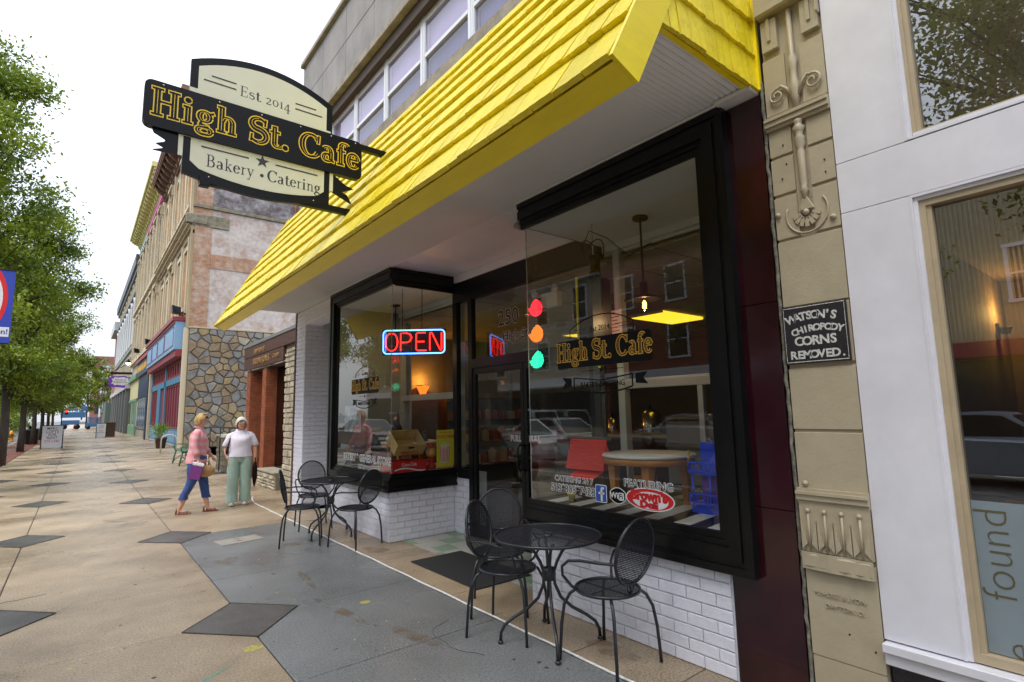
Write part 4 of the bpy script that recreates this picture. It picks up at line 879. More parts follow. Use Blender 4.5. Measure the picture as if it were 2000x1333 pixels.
po = thing('event_poster', 'pale illustrated poster taped inside the left edge of the far window', 'poster', (3.118,7.6,1.5)); MB().box((3.1145,7.32,1.34),(3.116,7.92,1.72)).build('paper', mat('poster_print', (.5,.55,.6), .6, var=.6, vscale=9, col2=(.2,.2,.22)), po); 
q = MB().box((3.1138,7.34,1.62),(3.1144,7.5,1.66)).box((3.1138,7.36,1.38),(3.1144,7.6,1.42)); q.build('print_block', mat('poster_red', (.45,.12,.04), .6), po)
# tables & bar shapes deep in the room, barely lit
dkb = mat('dark_bar', (.05,.035,.03), .4)
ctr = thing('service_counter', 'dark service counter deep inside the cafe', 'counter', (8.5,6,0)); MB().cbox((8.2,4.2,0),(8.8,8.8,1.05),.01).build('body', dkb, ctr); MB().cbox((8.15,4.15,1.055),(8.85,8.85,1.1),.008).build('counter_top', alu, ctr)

# stock on shelves at the back of the cafe
shf = thing('stock_shelf', 'dim shelf unit of jars and boxes at the back of the cafe', 'shelf', (6.2,9.4,0)); q = MB()
for z in (.5,.95,1.4,1.85): q.box((5.8,9.35,z),(8.2,9.68,z+.025))
q.box((5.78,9.35,0),(5.8,9.68,1.9)); q.box((8.2,9.35,0),(8.22,9.68,1.9)); q.build('rack', brn, shf); random.seed(9)
jm = [mat('jar_%d' % i, c, .3) for i, c in enumerate(((.4,.05,.03),(.5,.4,.2),(.1,.2,.08),(.5,.5,.48),(.3,.15,.05)))]
for z in (.525,.975,1.425):
    x = 5.9
    while x < 8.1:
        h = random.uniform(.16,.32); r_ = random.uniform(.05,.09)
        (MB().lathe([(r_,0),(r_,h*.8),(r_*.6,h*.9),(r_*.6,h)], (x,9.5,z), 10) if random.random() < .6 else MB().cbox((x-r_,9.42,z),(x+r_,9.58,z+h),.003)).build('jar', random.choice(jm), shf); x += r_*2+.08
for i, (x, y, h, r_) in enumerate(((8.4,5.0,.45,.16),(8.4,5.6,.3,.1),(8.45,6.4,.5,.2),(8.4,7.3,.35,.12))):
    t = thing('coffee_urn', ['tall steel urn on the dark counter','short steel pot on the dark counter','wide machine on the dark counter','small urn at the far end of the dark counter'][i], 'urn', (x,y,1.1)); MB().lathe([(r_,0),(r_*1.05,h*.1),(r_,h*.8),(r_*.5,h*.95),(.02,h)], (x,y,1.1), 16).build('body', cp, t); MB().lathe([(.02,h),(.03,h+.03),(.01,h+.05)], (x,y,1.1), 8).build('lid_knob', black2, t)
for i, (x, y) in enumerate(((5.9,5.2),(5.6,4.4),(6.4,6.6))):
    t = thing('wooden_stool', ['dark wooden stool inside the cafe doors','second dark stool beside the first inside the doors','third dark stool nearer the counter'][i], 'stool', (x,y,0)); MB().lathe([(.17,.7),(.18,.71),(.18,.735),(.17,.745)], (x,y,0), 18).build('seat', wood, t)
    for k_ in range(4): a = R(45+90*k_); MB().tube([(x+.1*math.cos(a),y+.1*math.sin(a),.7),(x+.2*math.cos(a),y+.2*math.sin(a),0)], .016, 6).build('leg', brn, t)
# ================================================================= cast iron pilaster
pil = thing('iron_pilaster', 'tan painted cast iron pilaster with a torch relief between oxblood tile and white panel', 'pilaster', (WX,1.22,0))
PY0, PY1 = 1.052, 1.388
MB().box((3.116,PY0+.001,-.05),(3.6,PY1-.001,9)).build('core', tan_iron, pil)
def pblock(z0, z1, y0=PY0, y1=PY1, x=3.104): return MB().cbox((x,y0,z0),(3.14,y1,z1),.003).build('block', tan_iron, pil)
pblock(0,.30); pblock(.303,.80,x=3.101)
pblock(1.14,1.452); pblock(1.468,1.80); pblock(1.82,2.14); pblock(2.15,2.53)
for z0, z1 in ((2.80-.255,2.795),(2.812,3.03),(3.045,3.205)):
    pblock(z0, z1, 1.262, PY1); pblock(z0+.02*0, z1, PY0, 1.178)
pblock(3.30,3.66,1.262,PY1); pblock(3.30,3.66,PY0,1.178)
for (z, n_) in ((3.205,'m'),(1.075,'m')):
    q = MB()
    for a, b, x in ((0,.02,3.085),(.02,.05,3.07),(.05,.065,3.06),(.065,.08,3.08)): q.box((x,PY0-.004,z+a),(3.13,PY1+.004,z+b))
    q.build('moulding', tan_iron, pil)
q = MB(); q.box((3.085,PY0,.83),(3.14,PY1,1.075)); q.build('block', tan_iron, pil)
for i in range(4):
    y = PY0+.045+i*.082; q = MB(); q.ball((3.078,y,1.04), .013, 8); q.tube([(3.08,y,1.03),(3.078,y,.84)], .007, 6)
    for s_ in (-1,1): q.prism([(y+s_*.010,.87),(y+s_*.038,.84),(y+s_*.038,.99)][::s_], 0, .012, lambda u,v,d: (3.085-d, u, v))
    q.build('dart', tan_iron, pil)
q = MB(); q.add([(3.065+.012*random.random(), PY0+(PY1-PY0)*i/10, z) for i in range(11) for z in (.83,.74)], [(2*i,2*i+1,2*i+3,2*i+2) for i in range(10)]); q.cbox((3.068,PY0+.01,.745),(3.11,PY1-.01,.825),.012); q.build('broken_ledge', tan_iron, pil)
def lM(y, z, x): return frame_mat((x,y,z),(0,-1,0),(0,0,1))
text('McHOSE & LYON', .032, tan_iron, lM(1.23,.62,3.0965), pil, ext=.0025); text('DAYTON, O.', .032, tan_iron, lM(1.21,.565,3.0965), pil, ext=.0025)
for y, z in ((1.37,2.69),(1.085,2.60),(1.35,1.18)): MB().lathe([(.0,0),(.016,0),(.016,.008),(.009,.009),(.008,.018),(.001,.019)], (3.10,y,z), 8, 'x', M=Matrix.Rotation(math.pi,4,'Z')).build('bolt', tan_iron, pil)
hm = mat('hole_black', (.004,.004,.004), .9)
for y, z in ((1.10,2.93),(1.10,2.86),(1.31,3.1),(1.33,2.9),(1.15,.92),(1.2,.45),(1.3,2.98),(1.09,.4)): MB().lathe([(.0,0),(.005,0),(.005,.0015)], (3.1005,y,z), 8, 'x', M=Matrix.Rotation(math.pi,4,'Z')).build('drill_hole', hm, pil)
torch = MB(); TYc = 1.215
torch.lathe([(.012,2.74),(.016,2.78),(.024,2.795),(.016,2.81),(.02,2.84),(.021,3.02),(.017,3.04),(.03,3.065),(.026,3.09),(.03,3.10),(.018,3.12),(.024,3.14),(.034,3.165),(.02,3.175),(.02,3.19),(.027,3.205),(.018,3.215)], (3.095,TYc,0), 16)
torch.lathe([(.014,3.28),(.022,3.36),(.03,3.42),(.02,3.46),(.018,3.52),(.028,3.58),(.014,3.62),(.014,3.9)], (3.095,TYc,0), 14)
torch.ball((3.092,TYc,2.665), .018, 12)
for k_ in range(-3,4):
    a = R(k_*24); torch.cbox((-.008,-.011,.03),(.006,.011,.088-.004*abs(k_)),.003, M=Matrix.Translation((3.10,TYc,2.668)) @ Matrix.Rotation(math.pi+a,4,'X'))
torch.add([(3.1,TYc-.014,2.75),(3.1,TYc+.014,2.75),(3.1,TYc+.045,2.68),(3.1,TYc-.045,2.68),(3.085,TYc-.01,2.75),(3.085,TYc+.01,2.75),(3.088,TYc+.04,2.68),(3.088,TYc-.04,2.68)], [(4,5,6,7),(0,4,7,3),(1,2,6,5)])
torch.build('torch', tan_iron, pil)
hb = MB(); hp = [(TYc+.11*math.cos(R(a)), 2.665+.115*math.sin(R(a))) for a in range(-215,36,12)]; hb.tube([(3.1,a,b) for a,b in hp], .006, 6); hb.build('shell_rim', tan_iron, pil)
for s_ in (-1,1):
    P = [(3.092, TYc+s_*.018, 3.36),(3.088,TYc+s_*.04,3.42),(3.088,TYc+s_*.075,3.455)]
    for i in range(22): a = R(110-i*24); r_ = .048*(1-i/27); P.append((3.088-.008*i/22, TYc+s_*(.098+r_*math.cos(a)), 3.40+r_*math.sin(a)))
    MB().tube(P, [.009-.0002*i for i in range(len(P))], 8).build('scroll', tan_iron, pil)
for y0 in (1.06,1.285):
    MB().cbox((3.085,y0,3.70),(3.12,y0+.09,3.9),.004).box((3.075,y0+.035,3.76),(3.0851,y0+.055,3.9)).build('fret_block', tan_iron, pil)
q = MB(); q.box((3.06,PY0,3.78),(3.13,1.06,3.92)); q.cbox((3.04,PY0,3.92),(3.14,PY1,4.1),.01); q.build('capital', tan_iron, pil)
wp = thing('enamel_plate', 'old black enamel plate lettered WATSON\'S CHIROPODY CORNS REMOVED on the tan pilaster', 'sign', (3.09,1.22,1.99))
bke = mat('chipped_enamel', (.02,.018,.022), .4, var=.8, vscale=40, bump=.2, bscale=120, col2=(.012,.010,.012)); cw = mat('chipped_white', (.55,.55,.54), .6, var=.6, vscale=150)
MB().cbox((3.088,1.062,1.822),(3.096,1.392,2.145),.002).build('plate', bke, wp)
q = MB()
for a, b in (((1.07,2.135),(1.385,2.137)),((1.07,1.832),(1.385,1.834))): q.box((3.0868,a[0],a[1]),(3.0885,b[0],b[1]+.002))
for y in (1.071,1.383): q.box((3.0868,y,1.84),(3.0885,y+.002,2.13))
q.build('border_line', cw, wp)
def arch(s, yc, zc, sz, dz, Ra):
    n = len(s)
    for i, ch in enumerate(s):
        if ch == ' ': continue
        u = (i-(n-1)/2)*dz; text(ch, sz, cw, lM(yc-u, zc-u*u*Ra, 3.0875) @ Matrix.Rotation(-2*u*Ra,4,'Z'), wp, ext=.0006, off=.002)
arch("WATSON'S", 1.235, 2.085, .062, .031, 1.2); arch('CHIROPODY', 1.215, 2.015, .05, .029, 1.4); arch('CORNS', 1.225, 1.945, .068, .044, 0); arch('REMOVED.', 1.22, 1.87, .06, .036, 0)
# ================================================================= white shop front at the right edge
wsf = thing('white_shop_front', 'white panelled shop front with beige window frames at the right edge of the photo', 'building', (WX,-.5,0))
MB().box((3.14,-4,-.05),(3.5,1.04,.36)).build('granite_plinth', mat('red_black_granite', (.035,.022,.024), .2, var=.7, vscale=60, col2=(.01,.01,.016), coat=.3), wsf)
pn2 = [((3.10,.745,.475),(3.14,1.046,2.60)),((3.10,-.3,2.602),(3.14,1.046,2.875)),((3.10,.735,2.877),(3.14,1.046,9)),((3.10,-4,2.602),(3.14,-.302,2.875)),((3.10,-4,.475),(3.14,-1.6,2.6)),((3.10,-4,2.881),(3.14,-1.6,9))]
for a, b in pn2: MB().cbox(a, b, .003).build('wall_panel', panel_w, wsf)
MB().cbox((3.06,-4,.425),(3.14,1.046,.468),.004).build('sill', panel_w, wsf); MB().cbox((3.085,-4,.365),(3.15,1.046,.424),.004).build('sill_face', panel_w, wsf)
for z0, z1, nm in ((.475,2.60,'lower window'),(2.881,9,'upper window')):
    q = MB()
    for a, b, x in ((0,.012,3.098),(.012,.03,3.11)): q.box((x,(.745 if z0 < 1 else .735)-b,z0),(3.15,(.745 if z0 < 1 else .735)-a,z1)); q.box((x,-1.6,z1-b),(3.15,.745-b,z1-a)) if z1 < 5 else None; q.box((x,-1.6,z0+a),(3.15,.732-b,z0+b)) if z0 > 2 else None
    wf = q.build('window', panel_w, wsf)
    q = MB(); q.box((3.12,.69,z0),(3.2,.715,z1)); q.box((3.13,.67,z0),(3.2,.69,z1)); q.box((3.12,-1.6,z0+.0),(3.2,.69,z0+.04)); q.box((3.12,-1.6,z1-.06),(3.2,.69,z1-.03)); q.build('inner_frame', beige, wf)
    MB().box((3.165,-1.6,z0+.04),(3.172,.67,z1-.03)).build('pane', glassw, wf)
    if z0 < 1:
        MB().box((3.160,-1.6,z0+.045),(3.1645,.668,1.16)).build('frosted_film', mat('frosted_film', (.20,.25,.28), .35, var=.08), wf)
        ft = mat('clear_letter', (.10,.085,.045), .5)
        text('found', .17, ft, frame_mat((3.1595,.60,.94),(0,0,1),(0,1,0)), wf, off=-.003); text('objects etc.', .27, ft, frame_mat((3.1595,.36,.78),(0,0,1),(0,1,0)), wf) if 0 else text('e', .17, ft, frame_mat((3.1595,.565,.55),(0,0,1),(0,1,0)), wf, off=-.003)
MB().box((3.5,-4,0),(3.55,1.04,9)).build('room_screen', mat('dim_room', (.03,.022,.018), .9), wsf) if 0 else None
q = MB(); q.box((3.2,-4,.0),(7,1.03,.02)); q.box((7,-4,0),(7.05,1.03,3)); q.box((3.2,-4.05,0),(7,-4,3)); q.box((3.2,1.03,0),(7,1.04,9)); q.box((3.2,-4,2.75),(7,1.03,2.8)); q.box((7,-4,2.8),(7.05,1.03,9)); q.build('room', mat('dim_shop_room', (.16,.11,.07), .8, var=.3, vscale=1), wsf)
q = MB(); q.cbox((4.3,-.5,.02),(5.2,.9,.9),.01); q.build('display_shelf', wood, wsf)
wl = thing('warm_wall_lamp', 'warm glowing wall lamp inside the white framed shop at the right edge', 'lamp', (6.6,1.0,2.3)); MB().lathe([(.03,2.2),(.05,2.25),(.055,2.26)], (6.5,.97,0), 14).build('shade', brn, wl); MB().box((6.47,1.01,2.15),(6.53,1.03,2.3)).build('back_plate', black2, wl)
l = bpy.data.lights.new('wall_lamp_light', 'POINT'); l.energy = 12; l.color = (1,.55,.15); l.shadow_soft_size = .05; lo_ = bpy.data.objects.new('wall_lamp_light', l); lo_.location = (6.5,.9,2.4); COL.objects.link(lo_)
# ================================================================= law office
law = thing('law_office', 'low law office with a timber sign board, red brick piers and a pale stone pillar', 'building', (3.5,13.5,0))
lb = mat('law_red_brick', (.30,.085,.035), .7, var=.35, vscale=5, bump=.2); lmort = mat('law_mortar', (.16,.12,.09), .9)
timber = mat('stained_timber', (.085,.035,.025), .5, var=.5, vscale=6, streak=(1,.6,9), bump=.2)
MB().box((3.75,10.33,3.38),(9,16.1,3.46)).build('roof_slab', lmort, law); MB().cbox((3.44,10.33,3.42),(3.8,16.15,3.50),.006).build('roof_edge', mat('grey_flashing', (.25,.26,.27), .35, metal=.3), law)
MB().cbox((3.46,10.34,3.14),(3.52,16.1,3.415),.006).build('sign_board', timber, law); MB().cbox((3.47,12.45,2.82),(3.53,16.1,3.13),.006).build('sign_board', timber, law)
gl = mat('gilt_letter', (.42,.24,.09), .4, metal=.3); LM = lambda y, z: frame_mat((3.462,y,z),(0,-1,0),(0,0,1))
text('LAW FIRM OF', .17, gl, LM(14.5,3.24), law, ext=.012, off=.003); text('BADEN & JONES', .21, gl, frame_mat((3.466,14.35,2.98),(0,-1,0),(0,0,1)), law, ext=.012, off=.003); text('CO., LPA', .13, gl, frame_mat((3.466,13.05,2.98),(0,-1,0),(0,0,1)), law, ext=.012)
def brickpier(x0, y0, x1, y1, z1, nm='brick_pier'):
    core = MB().box((x0+.012,y0+.012,0),(x1-.012,y1-.012,z1)).build(nm, lmort, law); st = MB(); rows = int(z1/.072)
    for r in range(rows):
        z = r*.072+.004
        for ax, L0, L1, c0 in (('y',y0,y1,x0),('x',x0,x1,y0)):
            p = L0 - (.1 if r % 2 else 0)
            while p < L1:
                a, b = max(p,L0), min(p+.2,L1)
                if b-a > .03:
                    if ax == 'y': st.box((c0,a+.004,z),(c0+.014,b-.004,z+.064))
                    else: st.box((a+.004,c0,z),(b-.004,c0+.014,z+.064))
                p += .2
    st.build('brickwork', lb, core, stuff=True)
brickpier(3.52,15.55,4.6,15.95,2.8); brickpier(3.52,14.0,3.92,14.35,2.8); 
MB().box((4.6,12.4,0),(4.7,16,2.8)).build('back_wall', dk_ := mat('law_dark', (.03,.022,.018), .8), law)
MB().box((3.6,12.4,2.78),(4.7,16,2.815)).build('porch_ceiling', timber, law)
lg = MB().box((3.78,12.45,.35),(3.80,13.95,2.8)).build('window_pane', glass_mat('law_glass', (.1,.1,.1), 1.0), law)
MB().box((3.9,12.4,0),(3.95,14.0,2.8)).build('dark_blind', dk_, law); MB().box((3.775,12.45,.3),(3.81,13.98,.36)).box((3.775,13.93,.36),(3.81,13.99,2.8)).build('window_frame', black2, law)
random.seed(8)
for i, (z, s_) in enumerate([(2.55,'240 High St.'),(2.32,'BADEN & JONES'),(2.22,'Attorneys'),(2.05,'DAVID H. BADEN'),(1.95,'CHAD JONES'),(1.87,'Attorneys'),(1.68,'RONALD JONES'),(1.58,'Attorney'),(1.5,'At Law'),(1.3,'TITLE AGENCY'),(1.12,'By Appt'),(1.0,'Entrance'),(.9,'ATTORNEYS'),(.82,'AT LAW'),(.74,'MON - FRI')]):
    text(s_, .085, wht, frame_mat((3.777,12.75,z),(0,-1,0),(0,0,1)), lg, off=.003, sx=1.0)
# pale stone pillar next to the white brick pier
ls = mat('pale_limestone', (.43,.385,.29), .8, var=.25, vscale=6, bump=.6, bscale=25, objvar=.22); lsm = mat('stone_mortar', (.20,.17,.13), .95)
cz = MB().box((3.53,10.36,0),(3.9,12.42,3.14)).box((3.4,12.44,0),(3.75,13.9,.33)); cz.build('pillar_core', lsm, law)
def rubble(x, y0, y1, z0, z1, parent, m, wy=.24, hz=.125, out=.03, nm='stone'):
    z = z0
    while z < z1-.03:
        h = min(random.uniform(.75,1.3)*hz, z1-z); y = y0
        while y < y1-.02:
            l = min(random.uniform(.6,1.5)*wy, y1-y)
            if y1-(y+l) < .07: l = y1-y
            n_ = 3; P = []
            q = MB(); g = .008; a0, a1, b0, b1 = y+g, y+l-g, z+g*.8, z+h-g*.8; j = lambda s_: random.uniform(-s_,s_)
            ou = [(a0+j(.008),b0+j(.008)),(a1+j(.008),b0+j(.008)),(a1+j(.008),b1+j(.008)),(a0+j(.008),b1+j(.008))]; o_ = out*random.uniform(.4,1.2)
            vs = [(x+.01,u,v) for u,v in ou] + [(x-o_+j(.006), u+(.016 if k in (0,3) else -.016), v+(.014 if k in (0,1) else -.014)) for k,(u,v) in enumerate(ou)]
            q.add(vs, [(4,7,6,5),(0,4,5,1),(1,5,6,2),(2,6,7,3),(3,7,4,0)]); q.build(nm, m, parent); y += l
        z += h
rubble(3.53,11.75,12.42,.0,3.1,law,ls,.22,.125); rubble(3.53,10.40,11.74,0,3.1,law,ls,.26,.13) if 0 else None
MB().box((3.515,10.36,0),(3.53,11.75,3.14)).build('pillar_side', ls, law)
rubble(3.40,12.5,13.9,.0,.33,law,ls,.2,.08)
st_ = MB(); z = 0
while z < 3.1:
    h = random.uniform(.1,.16); x = 3.53
    while x < 3.9: l = random.uniform(.1,.24); st_.cbox((x+.006,12.40,z+.006),(min(x+l,3.9)-.006,12.44,min(z+h,3.13)-.006),.01); x += l
    z += h
st_.build('pillar_end_stones', ls, law, stuff=True)
MB().cbox((3.36,12.46,.332),(3.76,13.92,.38),.01).build('planter_cap', ls, law)
MB().cbox((3.095,10.335,-.02),(3.135,10.385,3.5),.004).build('downpipe', mat('brown_pipe', (.10,.06,.055), .6), cafe)
# low stone pillars, stair rail and steps beyond the law office
for (x, y, w_, lab) in ((3.35,17.4,.5,'rough stone gate pillar left of the woman in white'),(3.5,18.9,.5,'second rough stone pillar farther down by the stair rail')):
    p = thing('stone_pillar', lab, 'pillar', (x,y,0)); MB().box((x,y,0),(x+w_,y+w_,.98)).build('core', lsm, p)
    rubble(x, y, y+w_, 0, .98, p, mat('grey_rubble', (.20,.18,.13), .85, var=.4, vscale=5, bump=.5, bscale=20, objvar=.3), .22, .15)
    st_ = MB(); z = 0
    while z < .95:
        h = random.uniform(.12,.2); st_.cbox((x+.005,y-.025,z+.008),(x+w_*.5+random.uniform(-.08,.08),y+.01,z+h-.008),.006); st_.cbox((x+w_*.6,y-.03,z+.008),(x+w_-.005,y+.01,z+h-.008),.006); z += h
    st_.build('side_stones', MATS['grey_rubble'], p); MB().cbox((x-.05,y-.06,.985),(x+w_+.03,y+w_+.04,1.04),.01).build('cap', ls, p)
hr = thing('stair_rail', 'thin dark metal handrail between the two women in front of the stone wall', 'handrail', (3.5,18,0)); q = MB()
q.tube([(3.3,22,1.05),(3.3,19.6,1.28),(3.35,17.0,1.28),(3.7,16.5,1.27),(4.4,16.45,1.25)], .022, 8); q.build('rail', black2, hr)
for x, y in ((3.3,21.0),(3.3,19.5),(3.35,18.2),(3.36,17.05),(3.8,16.5)): MB().tube([(x,y,0),(x,y,1.26)], .016, 6).build('post', black2, hr)
sw = thing('stair_side_wall', 'low rubble wall beside the stair behind the white haired woman', 'wall', (3.9,16.5,0)); MB().box((3.75,16.3,0),(4.6,16.5,.8)).build('core', lsm, sw)
st_ = MB(); z = 0
while z < .78:
    h = random.uniform(.1,.16); x = 3.76
    while x < 4.6: l = random.uniform(.14,.3); st_.cbox((x+.006,16.27,z+.006),(min(x+l,4.6)-.006,16.31,z+h-.006),.008); x += l
    z += h
st_.build('rubble', MATS['grey_rubble'], sw)
# bench
bn = thing('park_bench', 'green slatted park bench on the pavement left of the woman in pink', 'bench', (2.95,22.0,0)); gm_ = mat('bench_green', (.03,.13,.08), .45)
for y in (21.2,22.8):
    q = MB(); q.tube([(2.72,y,0),(2.76,y,.22),(2.80,y,.44)], .028, 6); q.tube([(3.16,y,0),(3.12,y,.25),(3.10,y,.44),(3.22,y,.86)], .028, 6); q.tube([(2.76,y,.1),(2.94,y,.25),(3.12,y,.1)], .018, 6); q.tube([(2.80,y,.44),(3.1,y,.42)], .025, 6); q.tube([(2.78,y,.44),(2.74,y,.6),(2.84,y,.66),(3.15,y,.64)], .02, 6); q.build('end_frame', gm_, bn)
for i in range(6): MB().cbox((2.76+i*.06,21.1,.455),(2.805+i*.06,22.9,.478),.003).build('slat', gm_, bn)
for i in range(5): MB().cbox((3.11+i*.022,21.1,.52+i*.07),(3.128+i*.022,22.9,.57+i*.07),.003).build('slat', gm_, bn)
hpz = thing('bike_hoop', 'bare metal bicycle hoop standing on the pavement before the blue shop front', 'bicycle stand', (3.06,29.3,0)); MB().tube([(3.0,29.3,0),(3.0,29.3,.6)]+[(3.0+.3-.3*math.cos(R(a)),29.3,.6+.22*math.sin(R(a))) for a in range(15,180,15)]+[(3.6,29.3,.6),(3.6,29.3,0)], .03, 8).build('hoop', alu, hpz)
# ================================================================= cafe chairs and tables
iron = mat('black_wrought_iron', (.012,.014,.02), .33, var=.2, vscale=30, coat=.1)
def grid_disc(rx_, ry_, pitch, bar, thick):
    """perforated sheet: square lattice of bars clipped to an ellipse"""
    q = MB(); n = int(max(rx_,ry_)/pitch)+1; h = thick/2
    for i in range(-n, n+1):
        for j in range(-n, n+1):
            cx, cy = i*pitch, j*pitch
            if (cx/rx_)**2+(cy/ry_)**2 > 1: continue
            a, b = pitch/2, pitch/2-bar
            o = [(cx-a,cy-a),(cx+a,cy-a),(cx+a,cy+a),(cx-a,cy+a)]; i_ = [(cx-b,cy-b),(cx+b,cy-b),(cx+b,cy+b),(cx-b,cy+b)]
            vs = [(x,y,h) for x,y in o+i_] + [(x,y,-h) for x,y in i_]
            q.add(vs, [(0,1,5,4),(1,2,6,5),(2,3,7,6),(3,0,4,7),(4,5,9,8),(5,6,10,9),(6,7,11,10),(7,4,8,11)])
    return q
seat_me = grid_disc(.198,.198,.0145,.0026,.0018).mesh('seat_mesh', iron)
back_me = grid_disc(.185,.2,.0145,.0026,.0018).mesh('back_mesh', iron)
top_me = grid_disc(.37,.37,.0155,.0024,.0015).mesh('top_mesh', iron)
def circ(c, rx_, ry_, M=None, n=36):
    P = [Vector((rx_*math.cos(2*math.pi*i/n), ry_*math.sin(2*math.pi*i/n), 0)) for i in range(n)]
    return [((M @ p) if M else p)+Vector(c) for p in P]
def chair_root():
    t = thing('cafe_chair', '', 'chair', (0,0,0), .0001)
    inst('seat_mesh', seat_me, t, Matrix.Translation((0,0,.445)))
    MB().tube(circ((0,0,.445),.205,.205), .011, 8, closed=True).tube([(-.2,0,.437),(.2,0,.437)], .005, 5).tube([(0,-.2,.437),(0,.2,.437)], .005, 5).build('seat_frame', iron, t)
    BMx = Matrix.Translation((-.235,0,.71)) @ Matrix.Rotation(R(90-12),4,'Y') @ Matrix.Rotation(0,4,'Z')
    inst('back_mesh', back_me, t, BMx @ Matrix.Rotation(R(90),4,'Z'))
    ring_ = [BMx @ Vector((.205*math.cos(2*math.pi*i/36), .19*math.sin(2*math.pi*i/36), 0)) for i in range(36)]
    MB().tube(ring_, .011, 8, closed=True).tube([BMx @ Vector((.19,0,.012)), (-.19,0,.47),(-.17,0,.44)], .009, 6).tube([Vector((-.185,.03*math.cos(a)*1.0,.485+.03*math.sin(a))) for a in [i*.52 for i in range(12)]], .005, 5, closed=True).build('back_frame', iron, t)
    for sx, sy in ((1,1),(1,-1),(-1,1),(-1,-1)):
        P = [(sx*.14,sy*.14,.44),(sx*.175,sy*.17,.41),(sx*.205,sy*.195,.34),(sx*.22,sy*.21,.22),(sx*.228,sy*.215,.10),(sx*.232,sy*.22,.0)]
        MB().tube(P, .0105, 8).build('leg', iron, t)
    for s_ in (-1,1):
        P = [(-.225,s_*.19,.665),(-.12,s_*.235,.665),(.0,s_*.255,.66),(.09,s_*.265,.645),(.15,s_*.262,.60),(.165,s_*.245,.54),(.13,s_*.2,.47),(.10,s_*.17,.445)]
        MB().tube(P, .0095, 8).build('armrest', iron, t)
    return t
c0 = chair_root()
chs = [(2.57,3.31,-62,'black mesh cafe chair at the near table, nearest the pavement with its back edge-on'),
       (2.80,3.72,-128,'black mesh cafe chair behind the near table, beside the door mat'),
       (2.76,2.50,92,'black mesh cafe chair at the right of the near table, before the white brick'),
       (2.29,7.17,-22,'black mesh cafe chair at the far table, its back edge-on beside the white brick pier'),
       (2.73,8.05,-100,'black mesh cafe chair behind the far table against the shop window'),
       (2.76,6.60,112,'black mesh cafe chair right of the far table, before the white corner base')]
for i, (x, y, rz, lab) in enumerate(chs):
    o = c0 if i == 0 else copy_tree(c0)
    o.location = (x,y,.002); o.rotation_euler = (0,0,R(rz)); o['label'] = lab; o['group'] = 'black mesh cafe chairs outside the cafe'; o['category'] = 'chair'
def cafe_table(rot):
    t = thing('cafe_table', '', 'table', (0,0,0), .0001)
    inst('top_mesh', top_me, t, Matrix.Translation((0,0,.712)))
    q = MB(); q.tube(circ((0,0,.712),.378,.378,n=48), .011, 8, closed=True); q.lathe([(.035,.705),(.035,.72)], n=16)
    for k_ in range(4): a = R(45+90*k_); q.box((-.37,-.008,.704),(.0,.008,.71), M=Matrix.Rotation(a,4,'Z'))
    q.build('top_frame', iron, t); MB().lathe([(.018,.40),(.045,.41),(.05,.43),(.05,.47),(.045,.49),(.018,.5)], n=16).build('hub', iron, t)
    for k_ in range(4):
        a = R(90*k_); P = []
        for r_, z in ((.25,.70),(.16,.66),(.10,.60),(.06,.53),(.035,.46),(.04,.38),(.08,.29),(.16,.22),(.26,.165),(.32,.12),(.345,.07),(.35,.02)): P.append((r_*math.cos(a), r_*math.sin(a), z))
        lg_ = MB().tube(P, .0115, 8).build('leg', iron, t); MB().lathe([(.01,.0),(.018,.003),(.02,.012),(.014,.022)], (.35*math.cos(a), .35*math.sin(a), 0), 10).build('foot_pad', iron, lg_)
    return t
t0 = cafe_table(0); t0.location = (2.675,2.97,.002); t0.rotation_euler = (0,0,R(-35)); t0['label'] = 'round black mesh cafe table nearest the camera in front of the white brick'; t1 = copy_tree(t0); t1.location = (2.73,7.38,.002); t1.rotation_euler = (0,0,R(-60)); t1['label'] = 'round black mesh cafe table farther away beside the far shop window'
for t in (t0,t1): t['group'] = 'black mesh cafe tables outside the cafe'; t['category'] = 'table'
# ================================================================= people
skin = mat('skin', (.62,.34,.24), .5, var=.08, vscale=12)
def skinned(name, chains, m, parent, sub=2, root=0):
    """one continuous surface grown round chained joints; chains: [(x,y,z,rx,ry),...]; points that coincide are shared"""
    pts = []; rad = []; edges = []
    def idx(p):
        for i, q in enumerate(pts):
            if (Vector(q)-Vector(p[:3])).length < 1e-4: return i
        pts.append(tuple(p[:3])); rad.append((p[3], p[4] if len(p) > 4 else p[3])); return len(pts)-1
    for ch in chains:
        ids = [idx(p) for p in ch]
        for a, b in zip(ids, ids[1:]):
            if (a,b) not in edges and (b,a) not in edges: edges.append((a,b))
    me = bpy.data.meshes.new('skel'); me.from_pydata(pts, edges, []); o = bpy.data.objects.new('skel', me); COL.objects.link(o)
    bm_2 = bmesh.new(); bm_2.from_mesh(me); ly = bm_2.verts.layers.skin.verify()
    bm_2.verts.ensure_lookup_table()
    for i, v in enumerate(bm_2.verts): v[ly].radius = rad[i]; v[ly].use_root = (i == root)
    bm_2.to_mesh(me); bm_2.free()
    md = o.modifiers.new('s','SKIN'); md.use_smooth_shade = True; ms = o.modifiers.new('u','SUBSURF'); ms.levels = sub; ms.render_levels = sub
    dg = bpy.context.evaluated_depsgraph_get(); dg.update(); nm = bpy.data.meshes.new_from_object(o.evaluated_get(dg)); bpy.data.objects.remove(o)
    nm.materials.clear(); nm.materials.append(m); nm.polygons.foreach_set('use_smooth', [True]*len(nm.polygons)); nm.name = name
    r = bpy.data.objects.new(name, nm); COL.objects.link(r); r.parent = parent; return r
